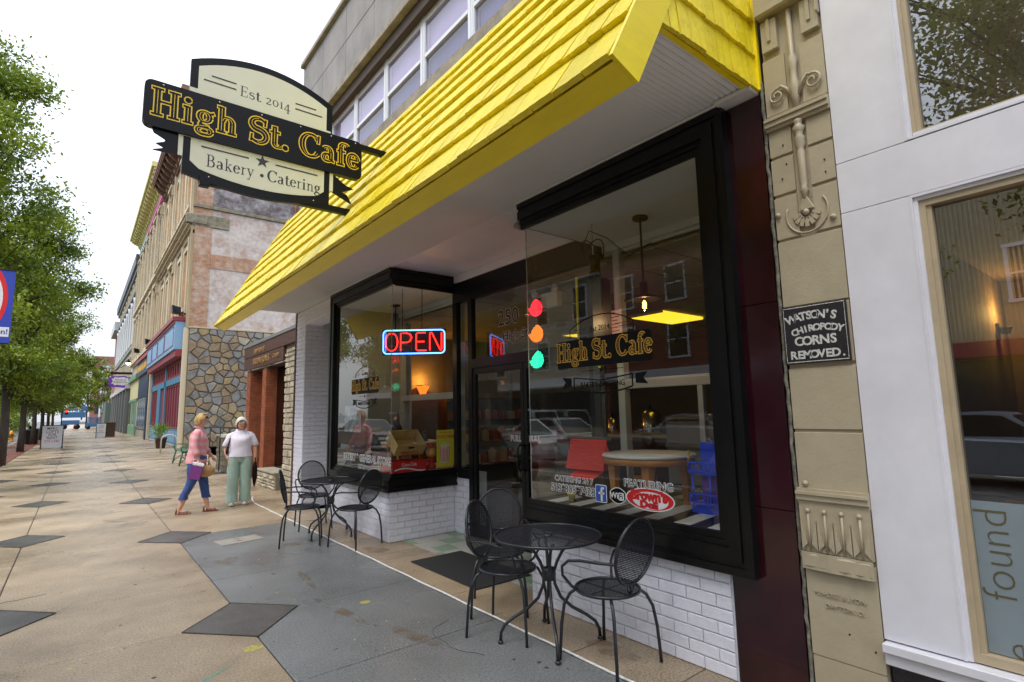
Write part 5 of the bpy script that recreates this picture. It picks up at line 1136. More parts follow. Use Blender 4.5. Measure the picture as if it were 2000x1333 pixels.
def hand(w_, dirv, side_):
    """palm + five fingers as chains from the wrist w_, pointing along dirv"""
    W = Vector(w_); d = Vector(dirv).normalized(); s_ = Vector(side_).normalized(); n = d.cross(s_)
    palm = W+d*.055; out = []
    out.append([(*W,.021,.016),(*palm,.03,.014)])
    for k_, (o_, L) in enumerate(((-.024,.06),(-.008,.072),(.008,.068),(.023,.052))):
        k1 = palm+d*.03+s_*o_; k2 = k1+d*L*.5+n*.008; k3 = k2+d*L*.4+n*.022
        out.append([(*palm,.03,.014),(*k1,.0095,.0095),(*k2,.0085,.0085),(*k3,.0075,.0075)])
    th1 = W+d*.03-s_*.035; out.append([(*W,.021,.016),(*th1,.011,.011),(*(th1+d*.035+n*.012),.009,.009)])
    return out
def head_parts(t, hc, yaw_, hairm, style, glasses=False):
    """hc: centre of the head; the face looks along yaw_ in the figure's own axes"""
    HM = Matrix.Translation(hc) @ Matrix.Rotation(yaw_,4,'Z'); ew = mat('eye_white', (.7,.7,.7), .3); ir = mat('eye_dark', (.03,.02,.02), .3); lp = mat('lip', (.42,.12,.10), .5)
    for s_ in (-1,1):
        e_ = MB().ball(HM @ Vector((.074,s_*.031,.008)), .0125, 10).build('eye', ew, t); MB().ball(HM @ Vector((.0845,s_*.031,.008)), .0045, 6).build('iris', ir, e_)
        MB().ball(HM @ Vector((-.005,s_*.078,-.005)), .03, 8, sc=(.6,.3,1)).build('ear', skin, t); MB().tube([HM @ Vector((.09,s_*.018,.026)), HM @ Vector((.088,s_*.045,.028))], .0035, 5).build('eyebrow', hairm, t)
    MB().add([HM @ Vector(p) for p in ((.088,-.007,.012),(.088,.007,.012),(.118,0,-.026),(.09,-.017,-.035),(.09,.017,-.035))], [(0,2,1),(0,3,2),(1,2,4),(3,4,2)], True).build('nose', skin, t)
    MB().tube([HM @ Vector((.087,-.024,-.06)), HM @ Vector((.095,0,-.058)), HM @ Vector((.087,.024,-.06))], .005, 6).build('mouth', lp, t)
    if glasses:
        g_ = MB()
        for s_ in (-1,1):
            g_.tube([HM @ Vector((.102,s_*.032+.022*math.cos(a),.006+.018*math.sin(a))) for a in [i*.63 for i in range(10)]], .0016, 5, closed=True); g_.tube([HM @ Vector((.1,s_*.055,.01)), HM @ Vector((.0,s_*.082,.012))], .0016, 5)
        g_.tube([HM @ Vector((.104,-.011,.01)), HM @ Vector((.104,.011,.01))], .0025, 5); g_.build('glasses', mat('grey_wire', (.2,.18,.16), .3, metal=.5), t)
    # hair: a shell of the head drawn out, cut open at the face
    q = MB(); n = 28; m_ = 14; vs = []; rnd = random.Random(4)
    for i in range(m_+1):
        ph = math.pi*(i/m_)*(.70 if style == 'short' else .74)
        for j in range(n):
            a = 2*math.pi*j/n; front = max(0, math.cos(a))
            p = ph*(1 - (.55*front**1.2)); r_ = .098+.022*(i/m_)**2*(1-front)+.004*math.sin(9*a+5*p)+.003*rnd.random()
            vs.append(HM @ Vector((r_*1.02*math.sin(p)*math.cos(a)-.008, r_*.90*math.sin(p)*math.sin(a), .012+r_*1.12*math.cos(p))))
    fs = [(i*n+j, i*n+(j+1)%n, (i+1)*n+(j+1)%n, (i+1)*n+j) for i in range(m_) for j in range(n)]
    q.add(vs, fs, True)
    q.build('hair', hairm, t)
def base_head(hc, yaw_):
    c, s_ = math.cos(yaw_), math.sin(yaw_); X_ = lambda dx, dz, rx_, ry_: (hc[0]+dx*c, hc[1]+dx*s_, hc[2]+dz, rx_, ry_)
    return X_
def figure(name, lab, loc, rz, legs, arms, hc, yaw_, cl):
    t = thing(name, lab, 'person', loc, rz if rz else .0001)
    nb_ = (0,0,1.385,.055,.06)
    H = lambda dx, dz, a, b: (hc[0]+dx*math.cos(yaw_), hc[1]+dx*math.sin(yaw_), hc[2]+dz, a, b)
    pel = (0,0,.93,.11,.09); 
    torso = [pel,(.0,0,1.08,.10,.08),(.01,0,1.24,.11,.085),nb_,(hc[0]*.6,hc[1]*.6,1.44,.046,.046),H(.0,-.06,.06,.068),H(.0,.0,.078,.085),H(-.012,.05,.066,.074),H(-.012,.082,.035,.04)]
    jaw = [H(.0,-.06,.06,.068),H(.045,-.085,.03,.035)]
    ch = [torso, jaw]
    for L in legs: ch.append([pel]+L)
    for A in arms: ch.append([(.01,0,1.24,.11,.085)]+A['arm']); ch += hand(A['arm'][-1][:3], A['dir'], A['side'])
    skinned('body', ch, skin, t)
    return t
# --- woman in pink, walking to the right of the picture
lp_ = [(0,.085,.86,.08),(.10,.085,.50,.058),(.13,.085,.28,.05),(.17,.085,.09,.036)]; rp_ = [(0,-.085,.86,.08),(-.05,-.085,.50,.058),(-.13,-.085,.28,.048),(-.20,-.085,.11,.036)]
ap = [{'arm':[(.01,-.15,1.33,.05),(-.01,-.19,1.12,.042),(.03,-.20,1.0,.036),(.075,-.20,.88,.027)],'dir':(.1,0,-1),'side':(1,0,0)}, {'arm':[(.01,.15,1.33,.05),(.0,.20,1.12,.042),(.09,.20,1.02,.036),(.17,.18,.95,.027)],'dir':(.5,0,-.8),'side':(1,0,0)}]
pink = figure('person', 'woman with short blonde hair in a pink plaid shirt and rolled jeans', (1.63,10.68,.0), R(-22), [lp_+[(.18,.085,.06,.03,.03),(.29,.085,.03,.026,.022)], rp_+[(-.205,-.085,.06,.03,.03),(-.10,-.085,.03,.026,.022)]], ap, (.045,0,1.545), R(-12), None)
plaid = bpy.data.materials.new('pink_plaid'); plaid.use_nodes = True; t = plaid.node_tree; b = t.nodes['Principled BSDF']; b.inputs['Roughness'].default_value = .85
g = t.nodes.new('ShaderNodeTexCoord'); wv_ = t.nodes.new('ShaderNodeTexWave'); wv_.bands_direction = 'Z'; wv_.inputs['Scale'].default_value = 2.6; wv_.inputs['Distortion'].default_value = 1.2; t.links.new(g.outputs['Object'], wv_.inputs['Vector'])
wx_ = t.nodes.new('ShaderNodeTexWave'); wx_.bands_direction = 'DIAGONAL'; wx_.inputs['Scale'].default_value = 3; t.links.new(g.outputs['Object'], wx_.inputs['Vector'])
r_ = t.nodes.new('ShaderNodeValToRGB'); r_.color_ramp.elements[0].color = (.74,.26,.28,1); r_.color_ramp.elements[1].color = (.68,.46,.52,1); t.links.new(wv_.outputs[0], r_.inputs[0])
mx_ = t.nodes.new('ShaderNodeMixRGB'); mx_.inputs[0].default_value = .3; mx_.inputs[2].default_value = (.8,.3,.32,1); t.links.new(r_.outputs[0], mx_.inputs[1]); t.links.new(wx_.outputs[0], mx_.inputs[0]); 
mm_ = t.nodes.new('ShaderNodeMath'); mm_.operation = 'MULTIPLY'; mm_.inputs[1].default_value = .45; t.links.new(wx_.outputs[0], mm_.inputs[0]); t.links.new(mm_.outputs[0], mx_.inputs[0]); t.links.new(mx_.outputs[0], b.inputs['Base Color'])
denim = mat('denim', (.035,.075,.25), .8, var=.25, vscale=25, bump=.2, bscale=120)
def loft(mb, secs, n=20, fold=.02, k=5, caps=False):
    """stacked elliptical rings (cx,cy,z,rx,ry) skinned into one surface, with soft folds"""
    vs = []
    for i, (cx,cy,z,a,b_) in enumerate(secs):
        for j in range(n):
            t_a = 2*math.pi*j/n; fo = 1+fold*math.sin(k*t_a+z*23)+fold*.6*math.sin(3*t_a-z*31); vs.append((cx+a*fo*math.cos(t_a), cy+b_*fo*math.sin(t_a), z))
    fs = [(i*n+j, i*n+(j+1)%n, (i+1)*n+(j+1)%n, (i+1)*n+j) for i in range(len(secs)-1) for j in range(n)]
    if caps: fs += [tuple((len(secs)-1)*n+j for j in range(n))]
    return mb.add(vs, fs, True)
def sm(secs, m=4):
    """smooth a short list of sections with Catmull-Rom"""
    out = []; P = [Vector(s_[:3]) for s_ in secs]; W_ = [(s_[3], s_[4]) for s_ in secs]; n = len(P)
    for i in range(n-1):
        for q_ in range(m):
            t_ = q_/m; a, b, c, d = secs[max(i-1,0)], secs[i], secs[i+1], secs[min(i+2,n-1)]
            out.append(tuple(.5*((2*b[k])+(-a[k]+c[k])*t_+(2*a[k]-5*b[k]+4*c[k]-d[k])*t_**2+(-a[k]+3*b[k]-3*c[k]+d[k])*t_**3) for k in range(5)))
    out.append(tuple(secs[-1])); return out
q = MB(); loft(q, sm([(0,0,.80,.10,.13),(0,0,.88,.145,.165),(0,0,.97,.135,.155),(0,0,1.02,.12,.14)]), fold=.01)
for s_, k1, k2 in ((1,.10,.15),(-1,-.05,-.16)): loft(q, sm([(0,s_*.075,.88,.115,.095),(.02*s_,s_*.085,.74,.105,.09),(k1*.9,s_*.088,.52,.078,.072),(k2*.85,s_*.088,.32,.066,.062),(k2,s_*.088,.235,.064,.06)]), fold=.02); loft(q, [(k2,s_*.088,.235,.070,.066),(k2*.93,s_*.088,.275,.071,.067)], fold=.01)
q.build('trousers', denim, pink)
q = MB(); loft(q, sm([(-.01,0,.83,.165,.175),(-.01,0,.93,.15,.165),(0,0,1.06,.135,.155),(.01,0,1.2,.14,.175),(.0,0,1.29,.12,.185),(.0,0,1.345,.085,.135),(.01,0,1.40,.058,.065)]), fold=.022)
for s_, A in ((-1,ap[0]['arm']),(1,ap[1]['arm'])):
    B_ = [Vector((0,s_*.10,1.315))]+[Vector(p[:3]) for p in A[1:3]]; e_ = B_[2]*.55+Vector(A[3][:3])*.45; q.tube([B_[0], Vector((0,s_*.165,1.29)), B_[0]*.4+B_[1]*.6+Vector((0,s_*.01,0)), B_[1], B_[2], e_, e_], [.07,.066,.063,.060,.055,.053,.05], 14)
q.tube([(.05,-.05,1.41),(.07,0,1.365),(.05,.05,1.41),(-.04,.055,1.43),(-.06,0,1.44),(-.04,-.055,1.43)], .013, 6, closed=True)
q.build('shirt', plaid, pink)
bld = mat('blonde_hair', (.45,.29,.11), .6, var=.35, vscale=30, streak=(1,1,.3), bump=.5, bscale=60)
head_parts(pink, Vector((.045,0,1.545)), R(-12), bld, 'short')
q = MB(); HMx = Matrix.Translation((.045,0,1.545)) @ Matrix.Rotation(R(-12),4,'Z')
for s_ in (-1,1): q.ball(HMx @ Vector((.05,s_*.035,.115)), .024, 8, sc=(1,1.1,.4))
q.build('sunglasses', mat('pale_lens', (.5,.5,.55), .2), pink)
snd = mat('brown_sandal', (.20,.06,.03), .5)
for fx, fy, fz in ((.17,.085,0),(-.20,-.085,0)):
    q = MB(); q.cbox((fx-.06,fy-.042,.0),(fx+.17,fy+.042,.022),.01)
    for k_ in (.0,.07,.12): q.tube([(fx+k_,fy-.042,.02),(fx+k_,fy,.066-.02*k_/.12),(fx+k_,fy+.042,.02)], .008, 6)
    q.tube([(fx-.05,fy-.035,.02),(fx-.05,fy,.085),(fx-.05,fy+.035,.02)], .008, 6); q.build('sandal', snd, pink)
bag = thing('gift_bag', 'small purple paper bag with white tissue carried by the woman in pink', 'bag', (1.56,10.45,.55), R(-22)); pup = mat('purple_paper', (.17,.03,.20), .6, var=.1)
BGM = Matrix.Translation((.01,0,.045)) @ Matrix.Rotation(R(14),4,'Y') @ Matrix.Diagonal((.8,.8,.85,1))
MB().cbox((-.12,-.04,-.02),(.10,.04,.24),.004,BGM).build('bag_body', pup, bag); MB().cbox((-.11,-.035,.24),(.10,.035,.30),.01,BGM).build('tissue', wht, bag); MB().tube([BGM @ Vector(p) for p in ((-.05,-.042,.23),(-.03,-.03,.33),(.03,-.03,.33),(.05,-.042,.23))], .004, 5).build('handle', wht, bag)
hbg = thing('handbag', 'tan slouchy handbag hanging behind the purple bag', 'handbag', (1.75,10.55,.62), R(-22)); MB().ball((0,0,.07), .13, 14, sc=(1.05,.5,.8)).build('bag_body', mat('tan_leather', (.38,.22,.08), .5, var=.2, vscale=10, bump=.3), hbg); MB().tube([(-.08,0,.14),(-.06,0,.26),(.03,0,.28),(.07,0,.14)], .008, 6).build('strap', mat('tan_leather', (.38,.22,.08)), hbg)
# --- woman in white, facing the camera
sh = -.0; lw = [(0,.09,.84,.085),(.01,.095,.48,.06),(.0,.10,.25,.05),(-.02,.105,.09,.036)]; rw2 = [(0,-.09,.84,.085),(.04,-.095,.48,.06),(.05,-.10,.25,.05),(.06,-.105,.09,.036)]
aw = [{'arm':[(.0,-.17,1.29,.05),(-.03,-.235,1.08,.044),(.0,-.235,.97,.038),(.06,-.20,.87,.028)],'dir':(.1,.3,-1),'side':(1,0,0)}, {'arm':[(.0,.17,1.29,.05),(-.01,.235,1.09,.044),(.01,.245,.97,.036),(.04,.25,.82,.027)],'dir':(.05,0,-1),'side':(1,0,0)}]
white = figure('person', 'white haired woman with glasses in a white blouse and mint green trousers', (2.38,11.05,0), R(-104), [lw+[(-.02,.105,.05,.03,.03),(.10,.115,.03,.03,.024)], rw2+[(.06,-.105,.05,.03,.03),(.18,-.115,.03,.03,.024)]], aw, (.06,0,1.49), R(6), None)
white.scale = (1,1,.985)
mint = mat('mint_cotton', (.34,.48,.42), .85, var=.08, vscale=6, bump=1.0, bscale=9); wb_ = mat('white_blouse', (.74,.72,.84), .8, var=.04, vscale=8, bump=1.0, bscale=9)
q = MB(); loft(q, sm([(0,0,.78,.13,.16),(0,0,.88,.165,.195),(0,0,.98,.155,.185),(0,0,1.04,.14,.17)]), fold=.012)
for s_, x1, x2 in ((1,.01,-.01),(-1,.045,.065)): loft(q, sm([(0,s_*.085,.88,.14,.115),(.01,s_*.095,.72,.13,.11),(x1,s_*.10,.48,.108,.098),(x1,s_*.105,.25,.102,.095),(x2,s_*.108,.07,.108,.10)]), fold=.035, k=4)
q.build('trousers', mint, white)
q = MB(); loft(q, sm([(.0,0,.88,.175,.205),(.005,0,.98,.165,.19),(.01,0,1.08,.16,.18),(.02,0,1.19,.15,.185),(.0,0,1.26,.12,.195),(.0,0,1.31,.085,.15),(.01,0,1.36,.06,.07)]), fold=.025)
for s_, A in ((-1,aw[0]['arm']),(1,aw[1]['arm'])):
    e_ = Vector(A[1][:3]); q.tube([(0,s_*.09,1.275),(0,s_*.165,1.25),Vector((0,s_*.18,1.22))*.5+e_*.5,e_+Vector((0,0,.0)),e_+Vector((0,0,-.012))], [.075,.073,.070,.071,.064], 14)
q.build('blouse', wb_, white)
q = MB()
for s_ in (-1,1): q.add([(.09,s_*.01,1.30),(.06,s_*.10,1.34),(-.02,s_*.09,1.385),(.05,s_*.03,1.385)], [(0,1,2,3)])
q.build('collar', wb_, white)
head_parts(white, Vector((.06,0,1.49)), R(6), mat('white_hair', (.62,.60,.54), .6, var=.15, vscale=30, bump=.4, bscale=60), 'bob', True)
for fx, fy in ((-.02,.105),(.06,-.105)):
    MB().lathe([(.02,0),(.05,.008),(.052,.03),(.03,.065),(.005,.075)], (fx+.055,fy,.002), 14, sx=2.2, sy=.95).build('shoe', mat('cream_shoe', (.55,.52,.45), .5), white)
q = MB().tube([(-.06,-.14,1.32),(.07,-.17,1.22),(.10,-.20,1.08),(.06,-.23,.98)], .012, 6); q.build('bag_strap', blk, white); MB().ball((.05,-.22,.98), .06, 10, sc=(.8,.4,1)).build('shoulder_bag', black2, white)
um = thing('umbrella', 'folded black umbrella hanging from the white haired woman\'s hand', 'umbrella', (2.62,10.94,.25)); ux, uy = 2.612, 10.93
MB().lathe([(.004,.30),(.012,.32),(.03,.40),(.045,.55),(.04,.68),(.018,.76)], (ux,uy,0), 10).build('canopy', blk, um); MB().tube([(ux,uy,.24),(ux,uy,.31)], .004, 6).build('tip', cp, um); MB().tube([(ux,uy,.76),(ux,uy,.84)], .012, 8).build('grip', blk, um)
# ================================================================= far block, facades at x = 4.3
FX = 4.3
tanw = mat('tan_sandstone', (.42,.33,.20), .85, var=.28, vscale=.9, bump=.2, bscale=20, streak=(1,1,.25), col2=(.25,.19,.10))
crm = mat('cream_stone_trim', (.52,.45,.32), .8, var=.2, vscale=2, streak=(1,1,.3)); brownc = mat('brown_cornice', (.17,.09,.055), .7, var=.3, vscale=3)
shut = mat('orange_board', (.36,.17,.045), .8, var=.35, vscale=2, streak=(1,1,.3)); dgl = mat('far_window_glass', (.03,.035,.04), .12)
def brick_tex(name, c1, c2, mo, white=None, sc=1.0, wl=.5):
    m = bpy.data.materials.new(name); m.use_nodes = True; t = m.node_tree; b = t.nodes['Principled BSDF']; b.inputs['Roughness'].default_value = .85
    g = t.nodes.new('ShaderNodeTexCoord'); mp = t.nodes.new('ShaderNodeMapping'); mp.inputs['Rotation'].default_value = (R(90),0,0); t.links.new(g.outputs['Object'], mp.inputs[0])
    br = t.nodes.new('ShaderNodeTexBrick'); br.inputs['Scale'].default_value = 1; br.inputs['Brick Width'].default_value = .22*sc; br.inputs['Row Height'].default_value = .075*sc; br.inputs['Mortar Size'].default_value = .009*sc
    br.inputs['Color1'].default_value = (*c1,1); br.inputs['Color2'].default_value = (*c2,1); br.inputs['Mortar'].default_value = (*mo,1); t.links.new(mp.outputs[0], br.inputs['Vector'])
    out = br.outputs[0]
    if white:
        n = t.nodes.new('ShaderNodeTexNoise'); n.inputs['Scale'].default_value = 1.5; n.inputs['Detail'].default_value = 10; n.inputs['Roughness'].default_value = .75; t.links.new(g.outputs['Object'], n.inputs['Vector'])
        r = t.nodes.new('ShaderNodeMapRange'); r.inputs['From Min'].default_value = wl-.14; r.inputs['From Max'].default_value = wl+.10; t.links.new(n.outputs[0], r.inputs[0])
        mx = t.nodes.new('ShaderNodeMixRGB'); t.links.new(r.outputs[0], mx.inputs[0]); t.links.new(out, mx.inputs[1]); mx.inputs[2].default_value = (*white,1); out = mx.outputs[0]
        mu = t.nodes.new('ShaderNodeMixRGB'); mu.blend_type = 'MULTIPLY'; mu.inputs[0].default_value = .55; n3 = t.nodes.new('ShaderNodeTexNoise'); n3.inputs['Scale'].default_value = 4; n3.inputs['Detail'].default_value = 8; t.links.new(g.outputs['Object'], n3.inputs['Vector']); t.links.new(out, mu.inputs[1]); t.links.new(n3.outputs[0], mu.inputs[2]); out = mu.outputs[0]
    t.links.new(out, b.inputs['Base Color']); MATS[name] = m; return m
wash = brick_tex('whitewashed_brick', (.52,.27,.18), (.42,.21,.14), (.5,.43,.38), (.74,.67,.62), wl=.46)
orng = brick_tex('bare_orange_brick', (.56,.27,.14), (.42,.18,.09), (.5,.38,.28), (.68,.56,.46), wl=.60)
tar = brick_tex('tarred_brick', (.10,.085,.10), (.16,.12,.12), (.2,.17,.17), (.5,.48,.5), wl=.57)
redb = brick_tex('far_red_brick', (.28,.12,.09), (.24,.10,.08), (.22,.15,.12), sc=3)
A = thing('stone_trimmed_building', 'tall tan building with a brown bracketed cornice over a blue and red shop', 'building', (FX,40,0))
MB().box((FX,33.05,0),(16,48.5,18.6)).build('wall', tanw, A)
# party wall
sw_ = MB().box((FX+.03,33.0,6.35),(14,33.04,17.8)).build('side_wall', wash, A)
MB().box((FX+.02,32.97,6.42),(5.15,33.0,17.5)).box((5.16,32.97,9.75),(14,33.0,10.55)).build('bare_brick_field', orng, A)
MB().box((5.16,32.96,13.35),(14,33.0,15.3)).build('tarred_field', tar, A); MB().cbox((4.2,32.9,13.1),(14,33.0,13.3),.02).build('stone_string', MATS['grey_rubble'], A)
for x in (9.6,9.0): MB().tube([(x,32.93,9.0 if x == 9.0 else 12.6),(x,32.93,9.6 if x == 9.0 else 14.9)], .06, 6).build('iron_strap', mat('rust_iron', (.22,.07,.03), .8, var=.4), A)
MB().cbox((4.2,32.95,12.05),(6.0,33.0,12.75),.03).cbox((3.9,32.9,12.15),(4.9,33.2,12.7),.03).build('corner_string', MATS['grey_rubble'], A)
MB().cbox((FX-.12,33.0,6.3),(FX+.35,33.35,18.5),.02).build('corner_pilaster', tanw, A)
MB().cbox((FX-.2,33.0,0),(FX+.02,33.32,6.35),.02).build('corner_post', mat('cream_painted_post', (.60,.52,.36), .6), A)
def belt(p, y0, y1, z0, m, prof, nm='belt_course'):
    q = MB()
    for a, b, o_ in prof: q.box((FX-o_,y0,z0+a),(FX+.02,y1,z0+b))
    return q.build(nm, m, p)
belt(A, 33.0, 48.5, 12.1, crm, ((0,.12,.12),(.12,.3,.25),(.3,.45,.42),(.45,.55,.5)))
belt(A, 33.0, 48.5, 11.6, mat('dark_belt_stone', (.20,.15,.09), .8), ((0,.2,.06),))  # narrow band of darker stone below the belt course
# roof cornice with scrolled brackets
MB().box((3.35,32.9,19.45),(FX+.5,48.6,19.65)).box((3.3,32.85,19.66),(FX+.5,48.62,19.95)).box((3.4,32.9,19.3),(3.46,48.6,19.45)).build('cornice', brownc, A)
MB().box((FX-.08,33,18.2),(FX+.1,48.5,19.45)).build('frieze', mat('brown_frieze', (.24,.14,.08), .7), A)
for i in range(15):
    y = 33.5+i*1.04; P = [(FX-.08,18.25),(FX-.22,18.3),(FX-.28,18.5),(FX-.24,18.7),(FX-.42,18.8),(FX-.62,18.95),(FX-.78,19.2),(FX-.84,19.44),(FX-.08,19.44)]
    MB().prism(P, -.13, .13, lambda u,v,d,y=y: (u, y+d, v)).build('bracket', brownc, A)
q = MB()
for i in range(50): q.box((FX-.14,33.2+i*.305,18.1),(FX-.0,33.2+i*.305+.16,18.2))
q.build('dentils', brownc, A, stuff=True)
def win(p, yc, w_, z0, z1, arched, board=None, hood=True):
    x = FX; fm = crm; q = MB(); n = 10
    outl = lambda h, g_: [(yc-h,z0-g_)] + [(yc-h*math.cos(math.pi*i/n), (z1-w_/2)+(h)*math.sin(math.pi*i/n)*1.0) for i in range(n+1)] + [(yc+h,z0-g_)] if arched else [(yc-h,z0-g_),(yc-h,z1+(h-w_/2)),(yc+h,z1+(h-w_/2)),(yc+h,z0-g_)]
    O, I = outl(w_/2+.2,0), outl(w_/2,0)
    vs = [(x-.1,a,b) for a,b in O]+[(x-.1,a,b) for a,b in I]+[(x,a,b) for a,b in O]+[(x+.0,a,b) for a,b in I]; N = len(O)
    for i in range(N-1): q.add([vs[i],vs[i+1],vs[N+i+1],vs[N+i],vs[2*N+i],vs[2*N+i+1],vs[3*N+i+1],vs[3*N+i]], [(0,1,2,3),(0,4,5,1),(3,2,6,7)])
    q.box((x-.2,yc-w_/2-.28,z0-.2),(x,yc+w_/2+.28,z0))
    if hood: q.box((x-.3,yc-w_/2-.3,z1+.3),(x,yc+w_/2+.3,z1+.5)); q.box((x-.22,yc-w_/2-.3,z1-.25),(x,yc-w_/2-.12,z1+.3)); q.box((x-.22,yc+w_/2+.12,z1-.25),(x,yc+w_/2+.3,z1+.3))
    o = q.build('window', fm, p)
    MB().prism(outl(w_/2,0), 0, .012, lambda u,v,d: (x-.004-d, u, v)).build('boarding' if board else 'pane', board or dgl, o)
    if not board:
        q = MB(); q.box((x-.03,yc-.03,z0),(x-.018,yc+.03,z1)); q.box((x-.035,yc-w_/2,(z0+z1)/2-.04),(x-.018,yc+w_/2,(z0+z1)/2+.04)); q.build('sash', crm, o)
    return o
for i, y in enumerate((35.0,37.6,40.6,43.4,46.2)):
    win(A, y, 1.15, 13.6, 17.2, True, shut, hood=(i in (1,3))); win(A, y, 1.25, 7.6, 11.0, False, tanw if i % 2 else shut, hood=(i == 2))
for y in (33.9,36.3,39.1,42.0,44.8,47.8): MB().cbox((FX-.14,y-.14,7.2),(FX+.02,y+.14,11.6),.01).build('pilaster_strip', crm, A); MB().cbox((FX-.14,y-.14,12.75),(FX+.02,y+.14,18.1),.01).build('pilaster_strip', crm, A)
# blue and red shop front
bF = mat('sky_blue_paint', (.20,.36,.55), .5, var=.05, vscale=2); bD = mat('mid_blue_paint', (.07,.22,.36), .5); rF = mat('crimson_paint', (.25,.03,.045), .5)
q = MB(); q.cbox((3.72,33.35,5.2),(4.28,48.3,6.72),.01); q.build('sign_band', bF, A); MB().box((3.58,33.3,6.74),(4.28,48.4,6.96)).box((3.8,33.35,4.84),(4.28,48.3,5.18)).box((3.66,33.33,6.6),(3.72,48.3,6.73)).build('red_cornice', rF, A)
for y0, y1 in ((33.7,37.6),(37.9,41.2),(41.5,44.6),(44.9,48.1)): 
    q = MB()
    for a, b in (((y0,5.42),(y1,5.46)),((y0,6.46),(y1,6.5))): q.box((3.70,a[0],a[1]),(3.72,b[0],b[1]))
    q.box((3.70,y0,5.46),(3.72,y0+.05,6.46)); q.box((3.70,y1-.05,5.46),(3.72,y1,6.46)); q.build('panel_line', rF, A)
text('FREED & CO.', .75, mat('pale_letter', (.6,.68,.75), .5), frame_mat((3.715,39.5,5.95),(0,-1,0),(0,0,1)), A) if 0 else None
q = MB(); q.box((FX-.16,33.35,3.5),(FX,48.3,3.85)); q.box((FX-.16,33.35,.12),(FX,33.7,4.84)); q.box((FX-.16,40.0,.12),(FX,40.5,4.84)); q.box((FX-.16,42.6,.12),(FX,44.2,3.5)); q.box((FX-.16,47.9,.12),(FX,48.3,4.84)); q.box((FX-.14,33.7,.12),(FX,40,.95)); q.box((FX-.14,44.2,.12),(FX,47.9,.95)); q.build('shop_front_frame', bD, A)
for y0, y1, n_ in ((33.75,39.95,6),(44.25,47.85,4)):
    for i in range(n_):
        a = y0+(y1-y0)*i/n_; b = y0+(y1-y0)*(i+1)/n_; q = MB(); s_ = .16
        for (z0, z1) in ((.97,3.48),): q.box((FX-.1,a+.02,z0),(FX-.02,a+s_,z1)); q.box((FX-.1,b-s_,z0),(FX-.02,b-.02,z1)); q.box((FX-.1,a+s_,z0),(FX-.02,b-s_,z0+.1)); q.box((FX-.1,a+s_,z1-.1),(FX-.02,b-s_,z1))
        o = q.build('window', rF, A); MB().box((FX-.04,a+s_,1.07),(FX-.03,b-s_,3.38)).build('pane', mat('blue_grey_pane', (.10,.16,.20), .15), o)
        MB().box((FX-.155,a+.1,.25),(FX-.145,b-.1,.85)).build('panel', bF, A)
for i in range(14):
    a = 33.75+i*1.0; 
    if a > 47: break
    q = MB(); q.box((FX-.1,a+.02,3.88),(FX-.02,a+.22,4.8)); q.box((FX-.1,a+.78,3.88),(FX-.02,a+.98,4.8)); q.box((FX-.1,a+.22,4.65),(FX-.02,a+.78,4.8)); q.box((FX-.1,a+.22,3.88),(FX-.02,a+.78,4.0)); o = q.build('window', rF, A); MB().box((FX-.04,a+.22,4.0),(FX-.03,a+.78,4.65)).build('pane', MATS['blue_grey_pane'], o)
MB().box((FX-.06,40.55,.1),(FX-.02,42.55,3.48)).build('door', rF, A); MB().cbox((FX-.2,33.3,0),(FX,48.3,.13),.02).build('plinth', MATS['cover_concrete'], A)
def flood(y, z, lab):
    t = thing('wall_floodlight', lab, 'floodlight', (FX,y,z), group='black floodlights above the shop fronts'); MB().tube([(FX-.05,y,z-.1),(FX-.45,y,z-.02)], .03, 6).build('arm', black2, t)
    MB().add([(3.55,y-.28,z-.1),(3.55,y+.28,z-.1),(3.5,y+.32,z+.28),(3.5,y-.32,z+.28),(3.95,y-.2,z-.16),(3.95,y+.2,z-.16),(3.92,y+.2,z+.2),(3.92,y-.2,z+.2)], [(0,1,2,3),(4,7,6,5),(0,4,5,1),(1,5,6,2),(2,6,7,3),(3,7,4,0)]).build('lamp_head', black2, t)
flood(33.4,7.25,'black floodlight at the near corner of the tan building above the blue shop front'); flood(48.3,7.2,'black floodlight where the blue shop front ends'); flood(59,7.6,'black floodlight above the navy shop front')
# ---- building B
B = thing('yellow_cornice_building', 'tan building with a large pale yellow cornice and a pink frieze line', 'building', (FX,60,0)); tan2 = mat('pale_tan_stone', (.46,.40,.28), .85, var=.2, vscale=.8)
MB().box((FX+.02,48.52,0),(16,71,19.4)).build('wall', tan2, B); yc_ = mat('pale_yellow_paint', (.56,.52,.19), .6, var=.15, vscale=2); MB().box((3.2,48.1,21.0),(FX+1,71.2,21.4)).box((3.35,48.2,20.8),(FX+1,71.1,21.0)).box((FX-.1,48.5,20.0),(FX+1,71,20.8)).build('cornice', yc_, B)
MB().box((FX-.16,48.6,19.35),(FX+.2,62,19.75)).build('pink_band', mat('pink_paint', (.62,.11,.33), .6), B); MB().box((FX-.16,62.02,19.35),(FX+.2,71,19.75)).build('blue_band', mat('powder_blue', (.35,.52,.55), .6), B)
MB().box((FX-.05,48.55,19.76),(FX+.2,71,20.0)).build('frieze', mat('peach_frieze', (.56,.42,.2), .7, var=.3, vscale=12), B)
for i in range(21):
    y = 48.7+i*1.08; MB().prism([(FX-.1,20.0),(FX-.3,20.1),(FX-.4,20.4),(FX-.8,20.55),(FX-.95,20.79),(FX-.1,20.79)], -.2, .2, lambda u,v,d,y=y: (u, y+d, v)).build('bracket', yc_, B); 
q = MB()
for i in range(60): q.ball((FX-.12,48.8+i*.37,19.95), .09, 6)
q.build('rosettes', MATS['cream_stone_trim'], B, stuff=True)
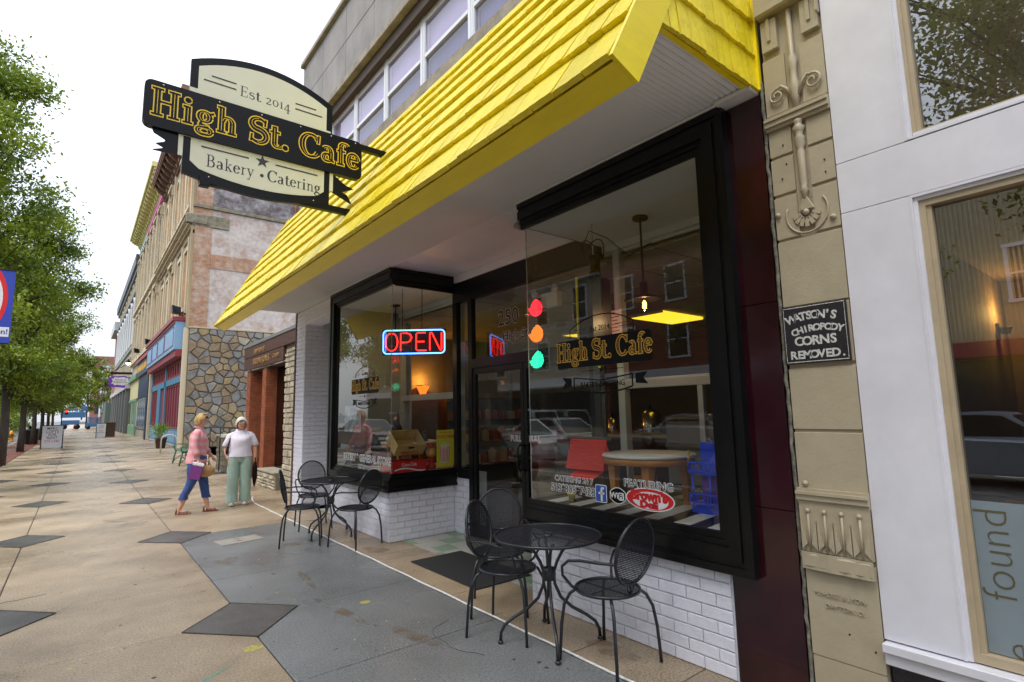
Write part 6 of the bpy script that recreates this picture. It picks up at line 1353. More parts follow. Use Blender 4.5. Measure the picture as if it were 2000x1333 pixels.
for i, y in enumerate((50.6,53.6,56.6,60,63.4,66.6,69.4)):
    win(B, y, 1.4, 13.4, 18.0, True, None); win(B, y, 1.4, 7.7, 11.6, True, shut if i % 3 == 0 else None); MB().cbox((FX-.25,y+1.15,7),(FX+.02,y+1.5,18.8),.01).build('column', crm, B)
belt(B, 48.5, 71, 12.3, crm, ((0,.2,.2),(.2,.4,.4))); belt(B, 48.5, 71, 6.95, crm, ((0,.15,.15),(.15,.35,.35)))
navy = mat('navy_paint', (.02,.035,.085), .45); MB().box((FX-.3,49.2,5.3),(FX,60.8,6.5)).box((FX-.1,49.2,.6),(FX,60.8,3.4)).box((FX-.12,49.2,3.4),(FX,60.8,5.3)).box((FX-.35,49.2,0),(FX,50.2,5.3)).build('navy_shop_front', navy, B); MB().box((FX-.45,49.1,6.5),(FX,60.9,6.75)).build('red_cornice', rF, B)
text('MAIN STREET PRESS' if 0 else 'FRAMES & GIFTS' if 0 else '', .5, gold, frame_mat((0,0,0),(0,-1,0),(0,0,1)), B) if 0 else None
q = MB(); random.seed(2)
for i in range(24): q.box((FX-.315,50.2+i*.42,5.65+random.uniform(0,.1)),(FX-.3,50.2+i*.42+random.uniform(.15,.32),6.2))
q.build('gilt_lettering', gold, B)
for i in range(6):
    y = 50.6+i*1.7; q = MB().box((FX-.14,y,.7),(FX-.1,y+1.4,3.3)); q.build('pane', mat('navy_glass', (.03,.05,.08), .15), B)
MB().box((FX-.12,49.2,0),(FX,60.8,.6)).build('plinth', MATS['cover_concrete'], B)
yl = mat('pale_yellow_front', (.55,.52,.28), .6); gn = mat('sage_green_front', (.13,.25,.15), .6); MB().box((FX-.12,61,0),(FX,70.9,5.6)).build('yellow_shop_front', yl, B); MB().box((FX-.35,61,5.3),(FX,70.9,5.75)).box((FX-.2,61,3.2),(FX,70.9,3.45)).box((FX-.16,61.6,0),(FX-.11,63.4,3.2)).box((FX-.16,66,0),(FX-.11,68,3.2)).box((FX-.17,61,0),(FX-.1,70.9,.9)).build('green_trim', gn, B); MB().box((FX-.13,64,1.0),(FX-.1,65.7,3.1)).box((FX-.13,68.5,1),(FX-.1,70.5,3.1)).build('pane', dgl, B)
MB().cbox((FX-.28,48.5,0),(FX+.05,49.15,6.6),.02).build('cream_pier', MATS['cream_painted_post'], B)
# ---- building C
Cb = thing('grey_front_building', 'grey green building with dark slate cornice and white columns', 'building', (FX,90,0)); gg = mat('grey_green_stone', (.30,.32,.28), .8, var=.2, vscale=.7); dkc = mat('slate_cornice', (.07,.075,.09), .5)
MB().box((FX,71.02,0),(16,108,18.4)).build('wall', gg, Cb); MB().box((3.85,70.7,18.4),(FX+1,108.5,19.6)).box((4.05,70.8,17.9),(FX+1,108.3,18.4)).build('cornice', dkc, Cb); MB().box((FX+.4,71,19.6),(16,100,20.8)).build('parapet', mat('pale_parapet', (.5,.52,.55), .7), Cb)
belt(Cb, 71, 108, 15.2, MATS['slate_cornice'], ((0,.3,.1),(.3,.6,.25))); belt(Cb, 71, 108, 9.3, gg, ((0,.25,.2),))
wc_ = mat('white_column', (.50,.52,.54), .6)
for i in range(9):
    y = 73+i*4.1; MB().lathe([(.2,9.6),(.15,10),(.14,14.6),(.22,15.1)], (FX-.12,y,0), 10).build('column', wc_, Cb)
    if i < 8: win(Cb, y+2, 1.7, 10.2, 14.2, False, None, False)
    if i < 8: win(Cb, y+2, 1.5, 5.9, 8.6, False, None, False)
    if i < 8: win(Cb, y+2, 1.4, 16.0, 17.5, False, None, False)
dg_ = mat('charcoal_front', (.09,.095,.10), .6); MB().box((FX-.3,71.1,0),(FX,107.9,5.0)).build('charcoal_shop_front', dg_, Cb); MB().box((FX-.55,71,4.8),(FX,108,5.3)).build('shop_cornice', mat('grey_white_cornice', (.42,.43,.44), .6), Cb)
for i in range(7): y = 73+i*5; MB().box((FX-.34,y,.7),(FX-.3,y+3.2,3.9)).build('shop_pane', dgl, Cb); MB().cbox((FX-.5,y-1.2,0),(FX-.3,y-.5,4.8),.02).build('pier', mat('mid_grey_paint', (.16,.165,.17), .6), Cb)
Db = thing('end_building', 'narrow grey fronted building with a pale cornice past the slate corniced one', 'building', (FX,114,0)); MB().box((FX+.1,108.6,0),(16,121,16.0)).build('wall', redb, Db); MB().box((3.7,108.6,16),(FX+1,121.3,17.4)).build('cornice', MATS['pale_parapet'], Db); MB().box((3.3,108.6,0),(FX+.1,120,4.2)).build('green_box_front', mat('grey_green_box', (.10,.14,.125), .6), Db)
# ---- stone veneer: Voronoi stones
def clip_poly(P, nx, ny, c):
    out = []
    for j in range(len(P)):
        a, b = P[j], P[(j+1)%len(P)]; da = a[0]*nx+a[1]*ny-c; db = b[0]*nx+b[1]*ny-c
        if da <= 0: out.append(a)
        if (da <= 0) != (db <= 0): t = da/(da-db); out.append((a[0]+t*(b[0]-a[0]), a[1]+t*(b[1]-a[1])))
    return out
veneer = thing('rubble_stone_wall', 'rubble stone facing of grey, tan and ochre stones below whitewashed brick', 'wall', (7,33,0))
MB().box((4.34,32.86,0),(11.3,33.0,6.33)).build('mortar_bed', mat('dark_mortar', (.15,.125,.09), .95), veneer); MB().cbox((4.3,32.80,6.33),(11.4,33.0,6.42),.01).build('cap_course', mat('buff_cap', (.42,.36,.26), .8), veneer)
random.seed(21); pts = []
for i in range(15):
    for j in range(17): pts.append((4.36+(i+.5+random.uniform(-.42,.42)+(.25 if j % 2 else -.25))*.485, (j+.5+random.uniform(-.4,.4))*.372))
tones = [mat('stone_%s' % n_, c_, .8, var=.3, vscale=3, bump=.5, bscale=12, objvar=.15) for n_, c_ in (('grey',(.20,.19,.175)),('blue_grey',(.19,.185,.18)),('tan',(.27,.205,.125)),('brown',(.23,.17,.11)),('ochre',(.28,.20,.10)),('pale',(.30,.27,.21)))]
for k_, (px, py) in enumerate(pts):
    P = [(4.35,0.01),(11.3,0.01),(11.3,6.32),(4.35,6.32)]
    for m_, (qx, qy) in enumerate(pts):
        if m_ == k_ or abs(qx-px) > 1.7 or abs(qy-py) > 1.7: continue
        nx, ny = qx-px, qy-py; L = math.hypot(nx, ny); nx /= L; ny /= L
        P = clip_poly(P, nx, ny, (px+nx*L/2)*nx+(py+ny*L/2)*ny-.015)
        if len(P) < 3: break
    if len(P) < 3: continue
    cx = sum(p[0] for p in P)/len(P); cy = sum(p[1] for p in P)/len(P); n = len(P); pr = random.uniform(.03,.08)
    I = [(cx+(p[0]-cx)*.86, cy+(p[1]-cy)*.86) for p in P]
    q = MB(); q.add([(a,32.87,b) for a,b in P]+[(a,32.86-pr,b) for a,b in I], [tuple(range(n,2*n))]+[(i,(i+1)%n,n+(i+1)%n,n+i) for i in range(n)])
    q.build('stone', random.choices(tones, (5,2,5,4,1,2))[0], veneer)
# ---- far end of the street
rb = thing('distant_brick_block', 'distant red brown brick block closing the view behind the trees', 'building', (10,172,0)); MB().box((2.2,170,0),(40,190,17.3)).build('wall', redb, rb)
q = MB()
for i in range(5): q.box((3+i*5,169.9,3),(6.5+i*5,170,5.5))
q.build('window_strip', dgl, rb)
ps_ = thing('slanted_white_frame', 'pale blue white slanted frame structure in front of the distant brick block', 'structure', (5,150,0)); q = MB(); q.add([(3.4,150,0),(3.7,150,0),(3.7,150,13),(3.4,150,13),(3.4,151,0),(3.7,151,0),(3.7,151,13),(3.4,151,13)], [(0,1,2,3),(4,7,6,5),(0,3,7,4),(1,5,6,2),(3,2,6,7)])
for i in range(7): q.box((3.9+i*.5,150.2,3),(4.05+i*.5,150.5,13.4-.0*i))
q.box((3.4,150,13),(7.2,151,13.4)); q.build('frame', mat('ice_white', (.6,.66,.75), .5), ps_)
# shop sign on bracket, lit lamp
pg = thing('purple_shop_sign', 'purple scalloped hanging sign with a white cloud shaped face on a black bracket', 'sign', (3.2,72,5.5)); random.seed(6)
def blob(cx, cz, a, b, n, w_): return [(cx+a*(1+w_*math.cos(9*t_a))*math.copysign(abs(math.cos(t_a))**.6, math.cos(t_a)), cz+b*(1+w_*math.cos(9*t_a))*math.copysign(abs(math.sin(t_a))**.6, math.sin(t_a))) for t_a in [2*math.pi*i/n for i in range(n)]]
MB().prism(blob(3.25,5.55,1.0,.62,60,.06), 0, .08, lambda u,v,d: (u,71.95-d,v)).build('board', mat('violet_paint', (.16,.035,.42), .5), pg); MB().prism(blob(3.3,5.6,.74,.42,60,.09), .081, .10, lambda u,v,d: (u,71.95-d,v)).build('face', mat('sign_cloud', (.62,.62,.64), .5), pg)
text('House of', .26, sink, frame_mat((3.3,71.845,5.76),(1,0,0),(0,0,1)), pg); text('Adjectives', .30, sink, frame_mat((3.3,71.845,5.52),(1,0,0),(0,0,1)), pg)
MB().box((2.4,71.9,6.35),(4.3,72,6.6)).build('bracket', black2, pg); MB().tube([(2.5,71.95,6.6),(4.3,71.95,7.8)], .03, 5).build('stay', black2, pg)
gk_ = thing('gooseneck_lamp', 'small lit gooseneck lamp above the purple sign', 'lamp', (4,70.8,7.6)); MB().tube([(4.3,70.8,7.7),(4.0,70.8,8.0),(3.8,70.8,7.9)], .04, 6).build('arm', black2, gk_); MB().lathe([(.32,7.55),(.1,7.85),(.05,7.95)], (3.8,70.8,0), 12).build('shade', black2, gk_); MB().ball((3.8,70.8,7.5), .2, 10).build('bulb', mat('warm_bulb', (1,.9,.6), .4, emit=(1,.85,.5), es=6), gk_)
# sandwich boards
def aboard(x, y, w_, h, lab, fn, rz=0):
    t = thing('pavement_sign', lab, 'sign', (x,y,0), rz if rz else .0001); MB().cbox((-w_/2,-.03,.06),(w_/2,.03,h),.01).build('panel', mat('sign_panel_white', (.68,.70,.74), .4), t)
    q = MB()
    for s_ in (-1,1): q.cbox((s_*(w_/2+.02)-.025,-.03,0),(s_*(w_/2+.02)+.025,.03,h*.78),.005); q.add([(s_*(w_/2+.02)+a,-.32,0) for a in (-.04,.04)]+[(s_*(w_/2+.02)+a,.32,0) for a in (.04,-.04)]+[(s_*(w_/2+.02)+a,b,.11) for a,b in ((-.03,-.1),(.03,-.1),(.03,.1),(-.03,.1))], [(0,3,2,1),(4,5,6,7),(0,1,5,4),(1,2,6,5),(2,3,7,6),(3,0,4,7)])
    q.cbox((-w_/2-.02,-.035,h),(w_/2+.02,.035,h+.04),.005); q.build('frame', black2, t); fn(t); return t
FM = lambda z: frame_mat((0,-.0315,z),(1,0,0),(0,0,1))
def merc(t):
    for z, s_ in ((1.12,'MERC'),(.94,'LOFTS'),(.77,'FOR'),(.6,'RENT')): text(s_, .19, sink, FM(z), t, off=.001)
    text('273-1740', .17, red, FM(.41), t, off=.001); q = MB()
    for z in (1.03,.855,.685,.5,.3): q.box((-.4,-.032,z),(.4,-.03,z+.008))
    q.build('letter_rail', alu, t)
aboard(-1.08,40.1,.88,1.27,'white letter board on the left pavement reading MERC LOFTS FOR RENT', merc)
def cafeb(t):
    for z, s_ in ((1.0,'OPEN'),(.85,'DAILY'),(.6,'ART'),(.45,'GALLERY')): text(s_, .13, sink, FM(z), t)
aboard(1.6,58.6,.62,1.2,'smaller white pavement sign in a black frame near the middle of the far pavement', cafeb)
bd = thing('brown_planter_box', 'dark brown box planter beside the smaller pavement sign', 'planter', (2.2,62,0)); MB().cbox((1.9,61.6,0),(2.7,62.4,1.2),.02).build('box', brn, bd); MB().cbox((1.86,61.56,1.2),(2.74,62.44,1.28),.01).build('rim', brn, bd)
# hydrant
hy = thing('fire_hydrant', 'orange yellow fire hydrant by the kerb at the left edge of the photo', 'hydrant', (-4.03+.45,57,0)); oy = mat('hydrant_orange', (.75,.28,.015), .4); hx = -3.95
MB().lathe([(.2,0),(.2,.04),(.14,.06),(.13,.55),(.17,.57),(.17,.61),(.15,.63),(.13,.74),(.07,.82),(.03,.84),(.03,.88)], (hx,57,0), 14).build('barrel', oy, hy)
for s_ in (-1,1): MB().lathe([(.07,0),(.075,.12),(.06,.15)], (hx+s_*.12,57,.46), 10, 'x', M=Matrix.Rotation(0 if s_ > 0 else math.pi,4,'Z')).build('nozzle', oy, hy)
tr_ = thing('litter_bin', 'dark round litter bin beside the tree trunks on the left', 'bin', (-2.4,49.4,0)); MB().lathe([(.3,0),(.34,.05),(.36,.9),(.38,.95),(.3,1.02),(.16,1.05)], (-2.4,49.4,0), 18).build('drum', black2, tr_); MB().lathe([(.18,1.05),(.18,1.2),(.22,1.22)], (-2.4,49.4,0), 14).build('hood', black2, tr_)
pc = thing('concrete_planter', 'square tan concrete planter behind the MERC board', 'planter', (-2.6,62,0)); MB().cbox((-3.0,61.4,0),(-1.9,62.6,.95),.03).build('box', MATS['cover_concrete'], pc)
cn = thing('traffic_cone', 'small orange traffic cone far down the pavement', 'cone', (-.5,118,0)); MB().lathe([(.3,0),(.3,.04),(.16,.05),(.03,.85)], (-.5,118,0), 10).build('cone', mat('cone_orange', (.8,.12,.02), .5, emit=None), cn); MB().lathe([(.115,.35),(.085,.55)], (-.5,118,0), 10).build('white_collar', wht, cn)
# blue lift machines and traffic light
bm2 = mat('lift_blue', (.05,.15,.32), .6)
lf = thing('boom_lift', 'blue boom lift machine parked across the far end of the street', 'machine', (-.5,112,0)); q = MB(); q.cbox((-2.2,111,1.9),(.9,112,2.8),.05); q.cbox((-2.0,111,.8),(.2,112.5,1.5),.05); q.cbox((-2.4,111.3,3.0),(-.2,111.6,3.3),.03); q.cbox((.3,111,3.0),(1.1,112,3.7),.05); q.cbox((.3,111.2,1.5),(.5,111.5,3.0),.02); q.build('body', bm2, lf)
for x in (-1.7,-.1): MB().lathe([(.4,0),(.42,.1),(.4,.3)], (x,110.9,.45), 14, 'y').build('wheel', black2, lf)
lf2 = thing('scissor_lift', 'second blue lift, folded low, right of the boom lift', 'machine', (1.8,110,0)); q = MB(); q.cbox((1.0,109.5,.4),(3.0,110.6,1.0),.04)
for i in range(4): q.tube([(1.1,109.6,1.0+i*.2),(2.9,109.6,1.2+i*.2)], .05, 5); q.tube([(2.9,109.6,1.0+i*.2),(1.1,109.6,1.2+i*.2)], .05, 5)
q.cbox((1.0,109.5,1.85),(3.0,110.6,1.95),.02); q.build('body', bm2, lf2)
for x in (1.3,2.7): MB().lathe([(.28,0),(.3,.1),(.28,.2)], (x,109.4,.3), 12, 'y').build('wheel', black2, lf2)
tg = thing('street_signal', 'distant street traffic light showing red beside a blue sign', 'traffic signal', (-1.4,84,0)); MB().tube([(-1.55,84,0),(-1.55,84,3.4)], .06, 6).build('pole', black2, tg); MB().cbox((-1.3,83.8,2.2),(-1.0,84.1,2.9),.02).build('head', black2, tg); MB().ball((-1.15,83.78,2.62), .14, 10).build('red_lamp', mat('signal_red', (1,.03,.01), .4, emit=(1,.03,.01), es=3), tg); MB().box((-1.9,83.9,2.5),(-1.4,83.95,3.2)).build('blue_sign', mat('sign_blue', (.02,.06,.35), .5), tg)
# potted plant by the blue shop
pp_ = thing('potted_shrub', 'bushy green plant in a brown pot at the end of the blue shop front', 'potted plant', (3.5,34.3,0)); MB().lathe([(.2,0),(.27,.5),(.29,.5),(.29,.56),(.22,.56)], (3.5,34.3,0), 14).build('pot', brn, pp_)
# ================================================================= banners
def banner(x, y, z0, z1, lab, w_=.62, d=1, mirror=False):
    t = thing('street_banner', lab, 'banner', (x,y,z0)); BP = lambda u, v, dd=0: (x+u*w_, y-dd, z0+v*(z1-z0))
    MB().box((x,y,z0),(x+w_,y+.012,z1)).build('cloth', mat('banner_blue', (.03,.06,.42), .7), t)
    yy_ = .002
    for sgn in (1,-1):                               # both faces
        y_ = y-.001 if sgn > 0 else y+.013
        q = MB(); q2 = MB()
        def arcband(mb, r0, r1, dd):
            P = []
            for i in range(15): a = R(-62+124*i/14); P.append((-.05+r1*math.cos(a)*1.0, .60+r1*math.sin(a)*.62))
            for i in range(15): a = R(62-124*i/14); P.append((-.05+r0*math.cos(a)*1.0, .60+r0*math.sin(a)*.62))
            P = [(min(max(u,.02),.98), v) for u, v in P]
            mb.prism(P, 0, .0008, lambda u,v,d_: (x+u*w_, y_-sgn*(dd+d_), z0+v*(z1-z0)))
        arcband(q, .15, .92, .0); q.build('red_disc', mat('banner_red', (.65,.015,.02), .6), t)
        arcband(q2, .25, .36, .001); arcband(q2, .48, .58, .001); arcband(q2, .70, .80, .001); q2.box((x+.03*w_,y_-sgn*.0012,z0+.09*(z1-z0)),(x+.97*w_,y_-sgn*.0004,z0+.22*(z1-z0))); q2.build('white_stripe', wht, t)
        text('Hamilton!', .15, mat('banner_text', (.03,.06,.35), .6), frame_mat((x+.5*w_,y_-sgn*.0018,z0+.155*(z1-z0)),(sgn,0,0),(0,0,1)), t, off=.003, sx=.92)
    MB().tube([(x-.1,y,z0+.0),(x+w_,y,z0+.0)], .012, 6).build('rod', black2, t); MB().tube([(x-.1,y,z1),(x+w_,y,z1)], .012, 6).build('rod', black2, t)
banner(-1.80,14.6,3.13,4.62,'red, white and blue street banner hanging among the leaves at the left edge',.62)
banner(-2.95,20.6,3.66,4.95,'second blue banner with red and white curves further out over the kerb',.7) if 0 else None
lpz = thing('lamp_post', 'slim dark lamp post carrying the banner at the left edge', 'lamp post', (-1.92,14.6,0)); MB().tube([(-1.92,14.6,0),(-1.92,14.6,6.2)], .05, 8).build('pole', black2, lpz); MB().lathe([(.05,6.2),(.2,6.3),(.24,6.7),(.1,6.9),(.02,7.0)], (-1.92,14.6,0), 12).build('lantern', black2, lpz)
# ================================================================= trees
leafm = bpy.data.materials.new('leaf'); leafm.use_nodes = True; t = leafm.node_tree; b = t.nodes['Principled BSDF']; b.inputs['Roughness'].default_value = .5
g = t.nodes.new('ShaderNodeTexCoord'); n = t.nodes.new('ShaderNodeTexNoise'); n.inputs['Scale'].default_value = 1.1; n.inputs['Detail'].default_value = 6; t.links.new(g.outputs['Object'], n.inputs['Vector'])
r_ = t.nodes.new('ShaderNodeValToRGB'); r_.color_ramp.elements[0].position = .35; r_.color_ramp.elements[1].position = .65; r_.color_ramp.elements[0].color = (.07,.128,.008,1); r_.color_ramp.elements[1].color = (.26,.34,.018,1); t.links.new(n.outputs[0], r_.inputs[0]); t.links.new(r_.outputs[0], b.inputs['Base Color'])
tl_ = t.nodes.new('ShaderNodeBsdfTranslucent'); t.links.new(r_.outputs[0], tl_.inputs[0]); ms_ = t.nodes.new('ShaderNodeMixShader'); ms_.inputs[0].default_value = .3; t.links.new(b.outputs[0], ms_.inputs[1]); t.links.new(tl_.outputs[0], ms_.inputs[2]); t.links.new(ms_.outputs[0], t.nodes['Material Output'].inputs[0])
bark = mat('bark', (.045,.035,.028), .9, var=.4, vscale=12, bump=.8, bscale=30, streak=(1,1,.25))
def leaves(centres, n, size, seed, spread):
    rg = np.random.default_rng(seed); C_ = np.array(centres); idx = rng_i = rg.integers(0, len(C_), n)
    p = C_[idx] + rg.normal(0, 1, (n,3))*np.array(spread)
    a = rg.normal(0,1,(n,3)); a /= np.linalg.norm(a,axis=1)[:,None]; nn = rg.normal(0,1,(n,3)) + np.array([0,0,1.2]); bb = np.cross(a, nn); bb /= np.linalg.norm(bb,axis=1)[:,None]
    s = size*rg.uniform(.6,1.25,(n,1)); tip = p+a*s; m1 = p+a*s*.45+bb*s*.27; m2 = p+a*s*.45-bb*s*.27
    m1[:,2] += s[:,0]*.06; m2[:,2] += s[:,0]*.06
    V = np.empty((n*4,3)); V[0::4] = p; V[1::4] = m1; V[2::4] = tip; V[3::4] = m2
    me = bpy.data.meshes.new('crown'); me.vertices.add(n*4); me.vertices.foreach_set('co', V.ravel()); me.loops.add(n*4); me.loops.foreach_set('vertex_index', np.arange(n*4)); me.polygons.add(n)
    me.polygons.foreach_set('loop_start', np.arange(n)*4); me.polygons.foreach_set('loop_total', np.full(n,4)); me.update(); me.validate(); me.materials.append(leafm); return me
def tree(x, y, h, rad, zc0, n, size, seed, lab, group='honey locust and pear trees along the kerb', nb=26, trunk=.13):
    t = thing('street_tree', lab, 'tree', (x,y,0), .0001, group=group); rnd = random.Random(seed); q = MB(); zt = zc0*1.0
    q.tube([(0,0,-.05),(.02,.03,zt*.5),(-.03,.02,zt),(0.02,-.02,h*.6),(0,0,h*.85)], [trunk*1.25,trunk,trunk*.85,trunk*.5,trunk*.15], 10); cen = []
    for i in range(nb):
        f = (i+.5)/nb; z0 = zt*.8+(h*.62-zt*.8)*f*.9; a = rnd.uniform(0,6.283); env = rad*math.sin(math.pi*min(.97,max(.14,(f*.8+.17))))**.6
        L = env*rnd.uniform(.6,1.12); z1 = zc0+(h-zc0)*(f*.95+rnd.uniform(0,.1)); e_ = Vector((L*math.cos(a), L*math.sin(a), z1)); s_ = Vector((0,0,z0)); md = (s_+e_)/2+Vector((rnd.uniform(-.2,.2),rnd.uniform(-.2,.2),rnd.uniform(0,.35)))
        q.tube([s_,md,e_], [trunk*.42,trunk*.25,.012], 5)
        for k_ in range(7): w_ = rnd.uniform(.35,1.08); c_ = s_+(e_-s_)*w_+Vector((rnd.gauss(0,.32),rnd.gauss(0,.32),rnd.gauss(0,.25))); cen.append(tuple(c_))
        for k_ in range(2): tw = e_+Vector((rnd.gauss(0,.35),rnd.gauss(0,.35),rnd.gauss(.1,.25))); q.tube([md,e_*.6+tw*.4,tw], [.02,.012,.006], 4); cen.append(tuple(tw))
    q.build('trunk', bark, t); cw_ = bpy.data.objects.new('crown', leaves(cen, n, size, seed, (.23,.23,.17))); COL.objects.link(cw_); cw_.parent = t; return t
tree(-2.95,17.4,10.9,2.0,2.9,62000,.11,1,'leafy street tree hanging in at the upper left edge, its trunk out of view',nb=36)
tree(-2.1,27.0,9.6,2.1,2.9,56000,.12,2,'street tree with its trunk at the very left edge of the pavement')
tree(-2.25,38.0,8.8,2.3,2.7,45000,.13,3,'street tree whose trunk stands just left of the MERC board')
tree(-2.3,48.5,9.0,2.8,2.6,26000,.16,4,'street tree behind the litter bin, third trunk in view from the left')
tree(-2.3,59.0,8.8,2.8,2.6,18000,.18,5,'street tree fourth along the kerb, behind the hydrant')
tree(-2.3,70.0,8.6,2.9,2.6,12000,.22,6,'street tree fifth along the kerb'); tree(-2.3,82.0,8.6,2.9,2.6,10000,.24,7,'street tree sixth along the kerb, near the street signal')
tree(-3.5,4.6,9.5,1.7,3.0,22000,.09,8,'street tree outside the picture to the left, seen mirrored in the shop windows'); tree(-2.9,-4.6,10,2.2,3.0,22000,.09,9,'street tree mirrored in the upper window at the right of the photo'); tree(-3.2,.1,10.5,2.1,4.4,26000,.09,19,'street tree mirrored dark in the right hand shop front window')
tree(1.2,130,13,4.2,3.0,7000,.34,10,'pale green tree at the far end of the pavement, left of the slanted white frame'); tree(6.0,133,12,4,3.0,6000,.34,11,'pale green tree at the far end behind the grey fronted building')
tree(-6,128,10,4.5,2.5,6000,.34,12,'broad tree across the far street end'); tree(-11,122,9,4.5,2.2,6000,.34,13,'low broad tree beyond the parked cars at the left edge')
def bushm(name, lab, cat, loc, r_, n, size, seed, mt=None, h=.5):
    t = thing(name, lab, cat, loc, .0001); rnd = random.Random(seed); cen = [(rnd.gauss(0,r_*.45),rnd.gauss(0,r_*.45),h*rnd.uniform(.3,1)) for _ in range(14)]; me = leaves(cen, n, size, seed, (r_*.22,r_*.22,h*.14)); me.name = 'foliage'
    if mt: me.materials.clear(); me.materials.append(mt)
    o = bpy.data.objects.new('foliage', me); COL.objects.link(o); o.parent = t; q = MB(); [q.tube([(0,0,0),(a/2,b/2,c*.6),(a,b,c)], .012, 4) for a,b,c in cen[:8]]; q.build('stems', bark, t); return t
lime = mat('lime_leaf', (.16,.26,.02), .6, var=.2, vscale=3)
bushm('lime_shrub','bright lime green shrub beside the fire hydrant','shrub',(-4.4,56,0),.6,1400,.12,31,lime,1.0)
mm = leaves([(random.gauss(0,.2),random.gauss(0,.2),.75+random.uniform(-.15,.45)) for _ in range(14)], 1500, .07, 33, (.1,.1,.1)); mm.materials.clear(); mm.materials.append(lime); mm.name = 'foliage'; o = bpy.data.objects.new('foliage', mm); COL.objects.link(o); o.parent = pp_; o.location = (0,0,0)
hd = MB(); far_hedge = leaves([(-22+random.random()*15, 75+random.random()*70, random.random()*5) for _ in range(300)], 30000, .45, 35, (.6,.6,.6)); far_hedge.name = 'distant_greenery'; o = bpy.data.objects.new('distant_greenery', far_hedge); COL.objects.link(o); o['kind'] = 'stuff'; o['label'] = 'distant trees and hedges across the street at the left edge'
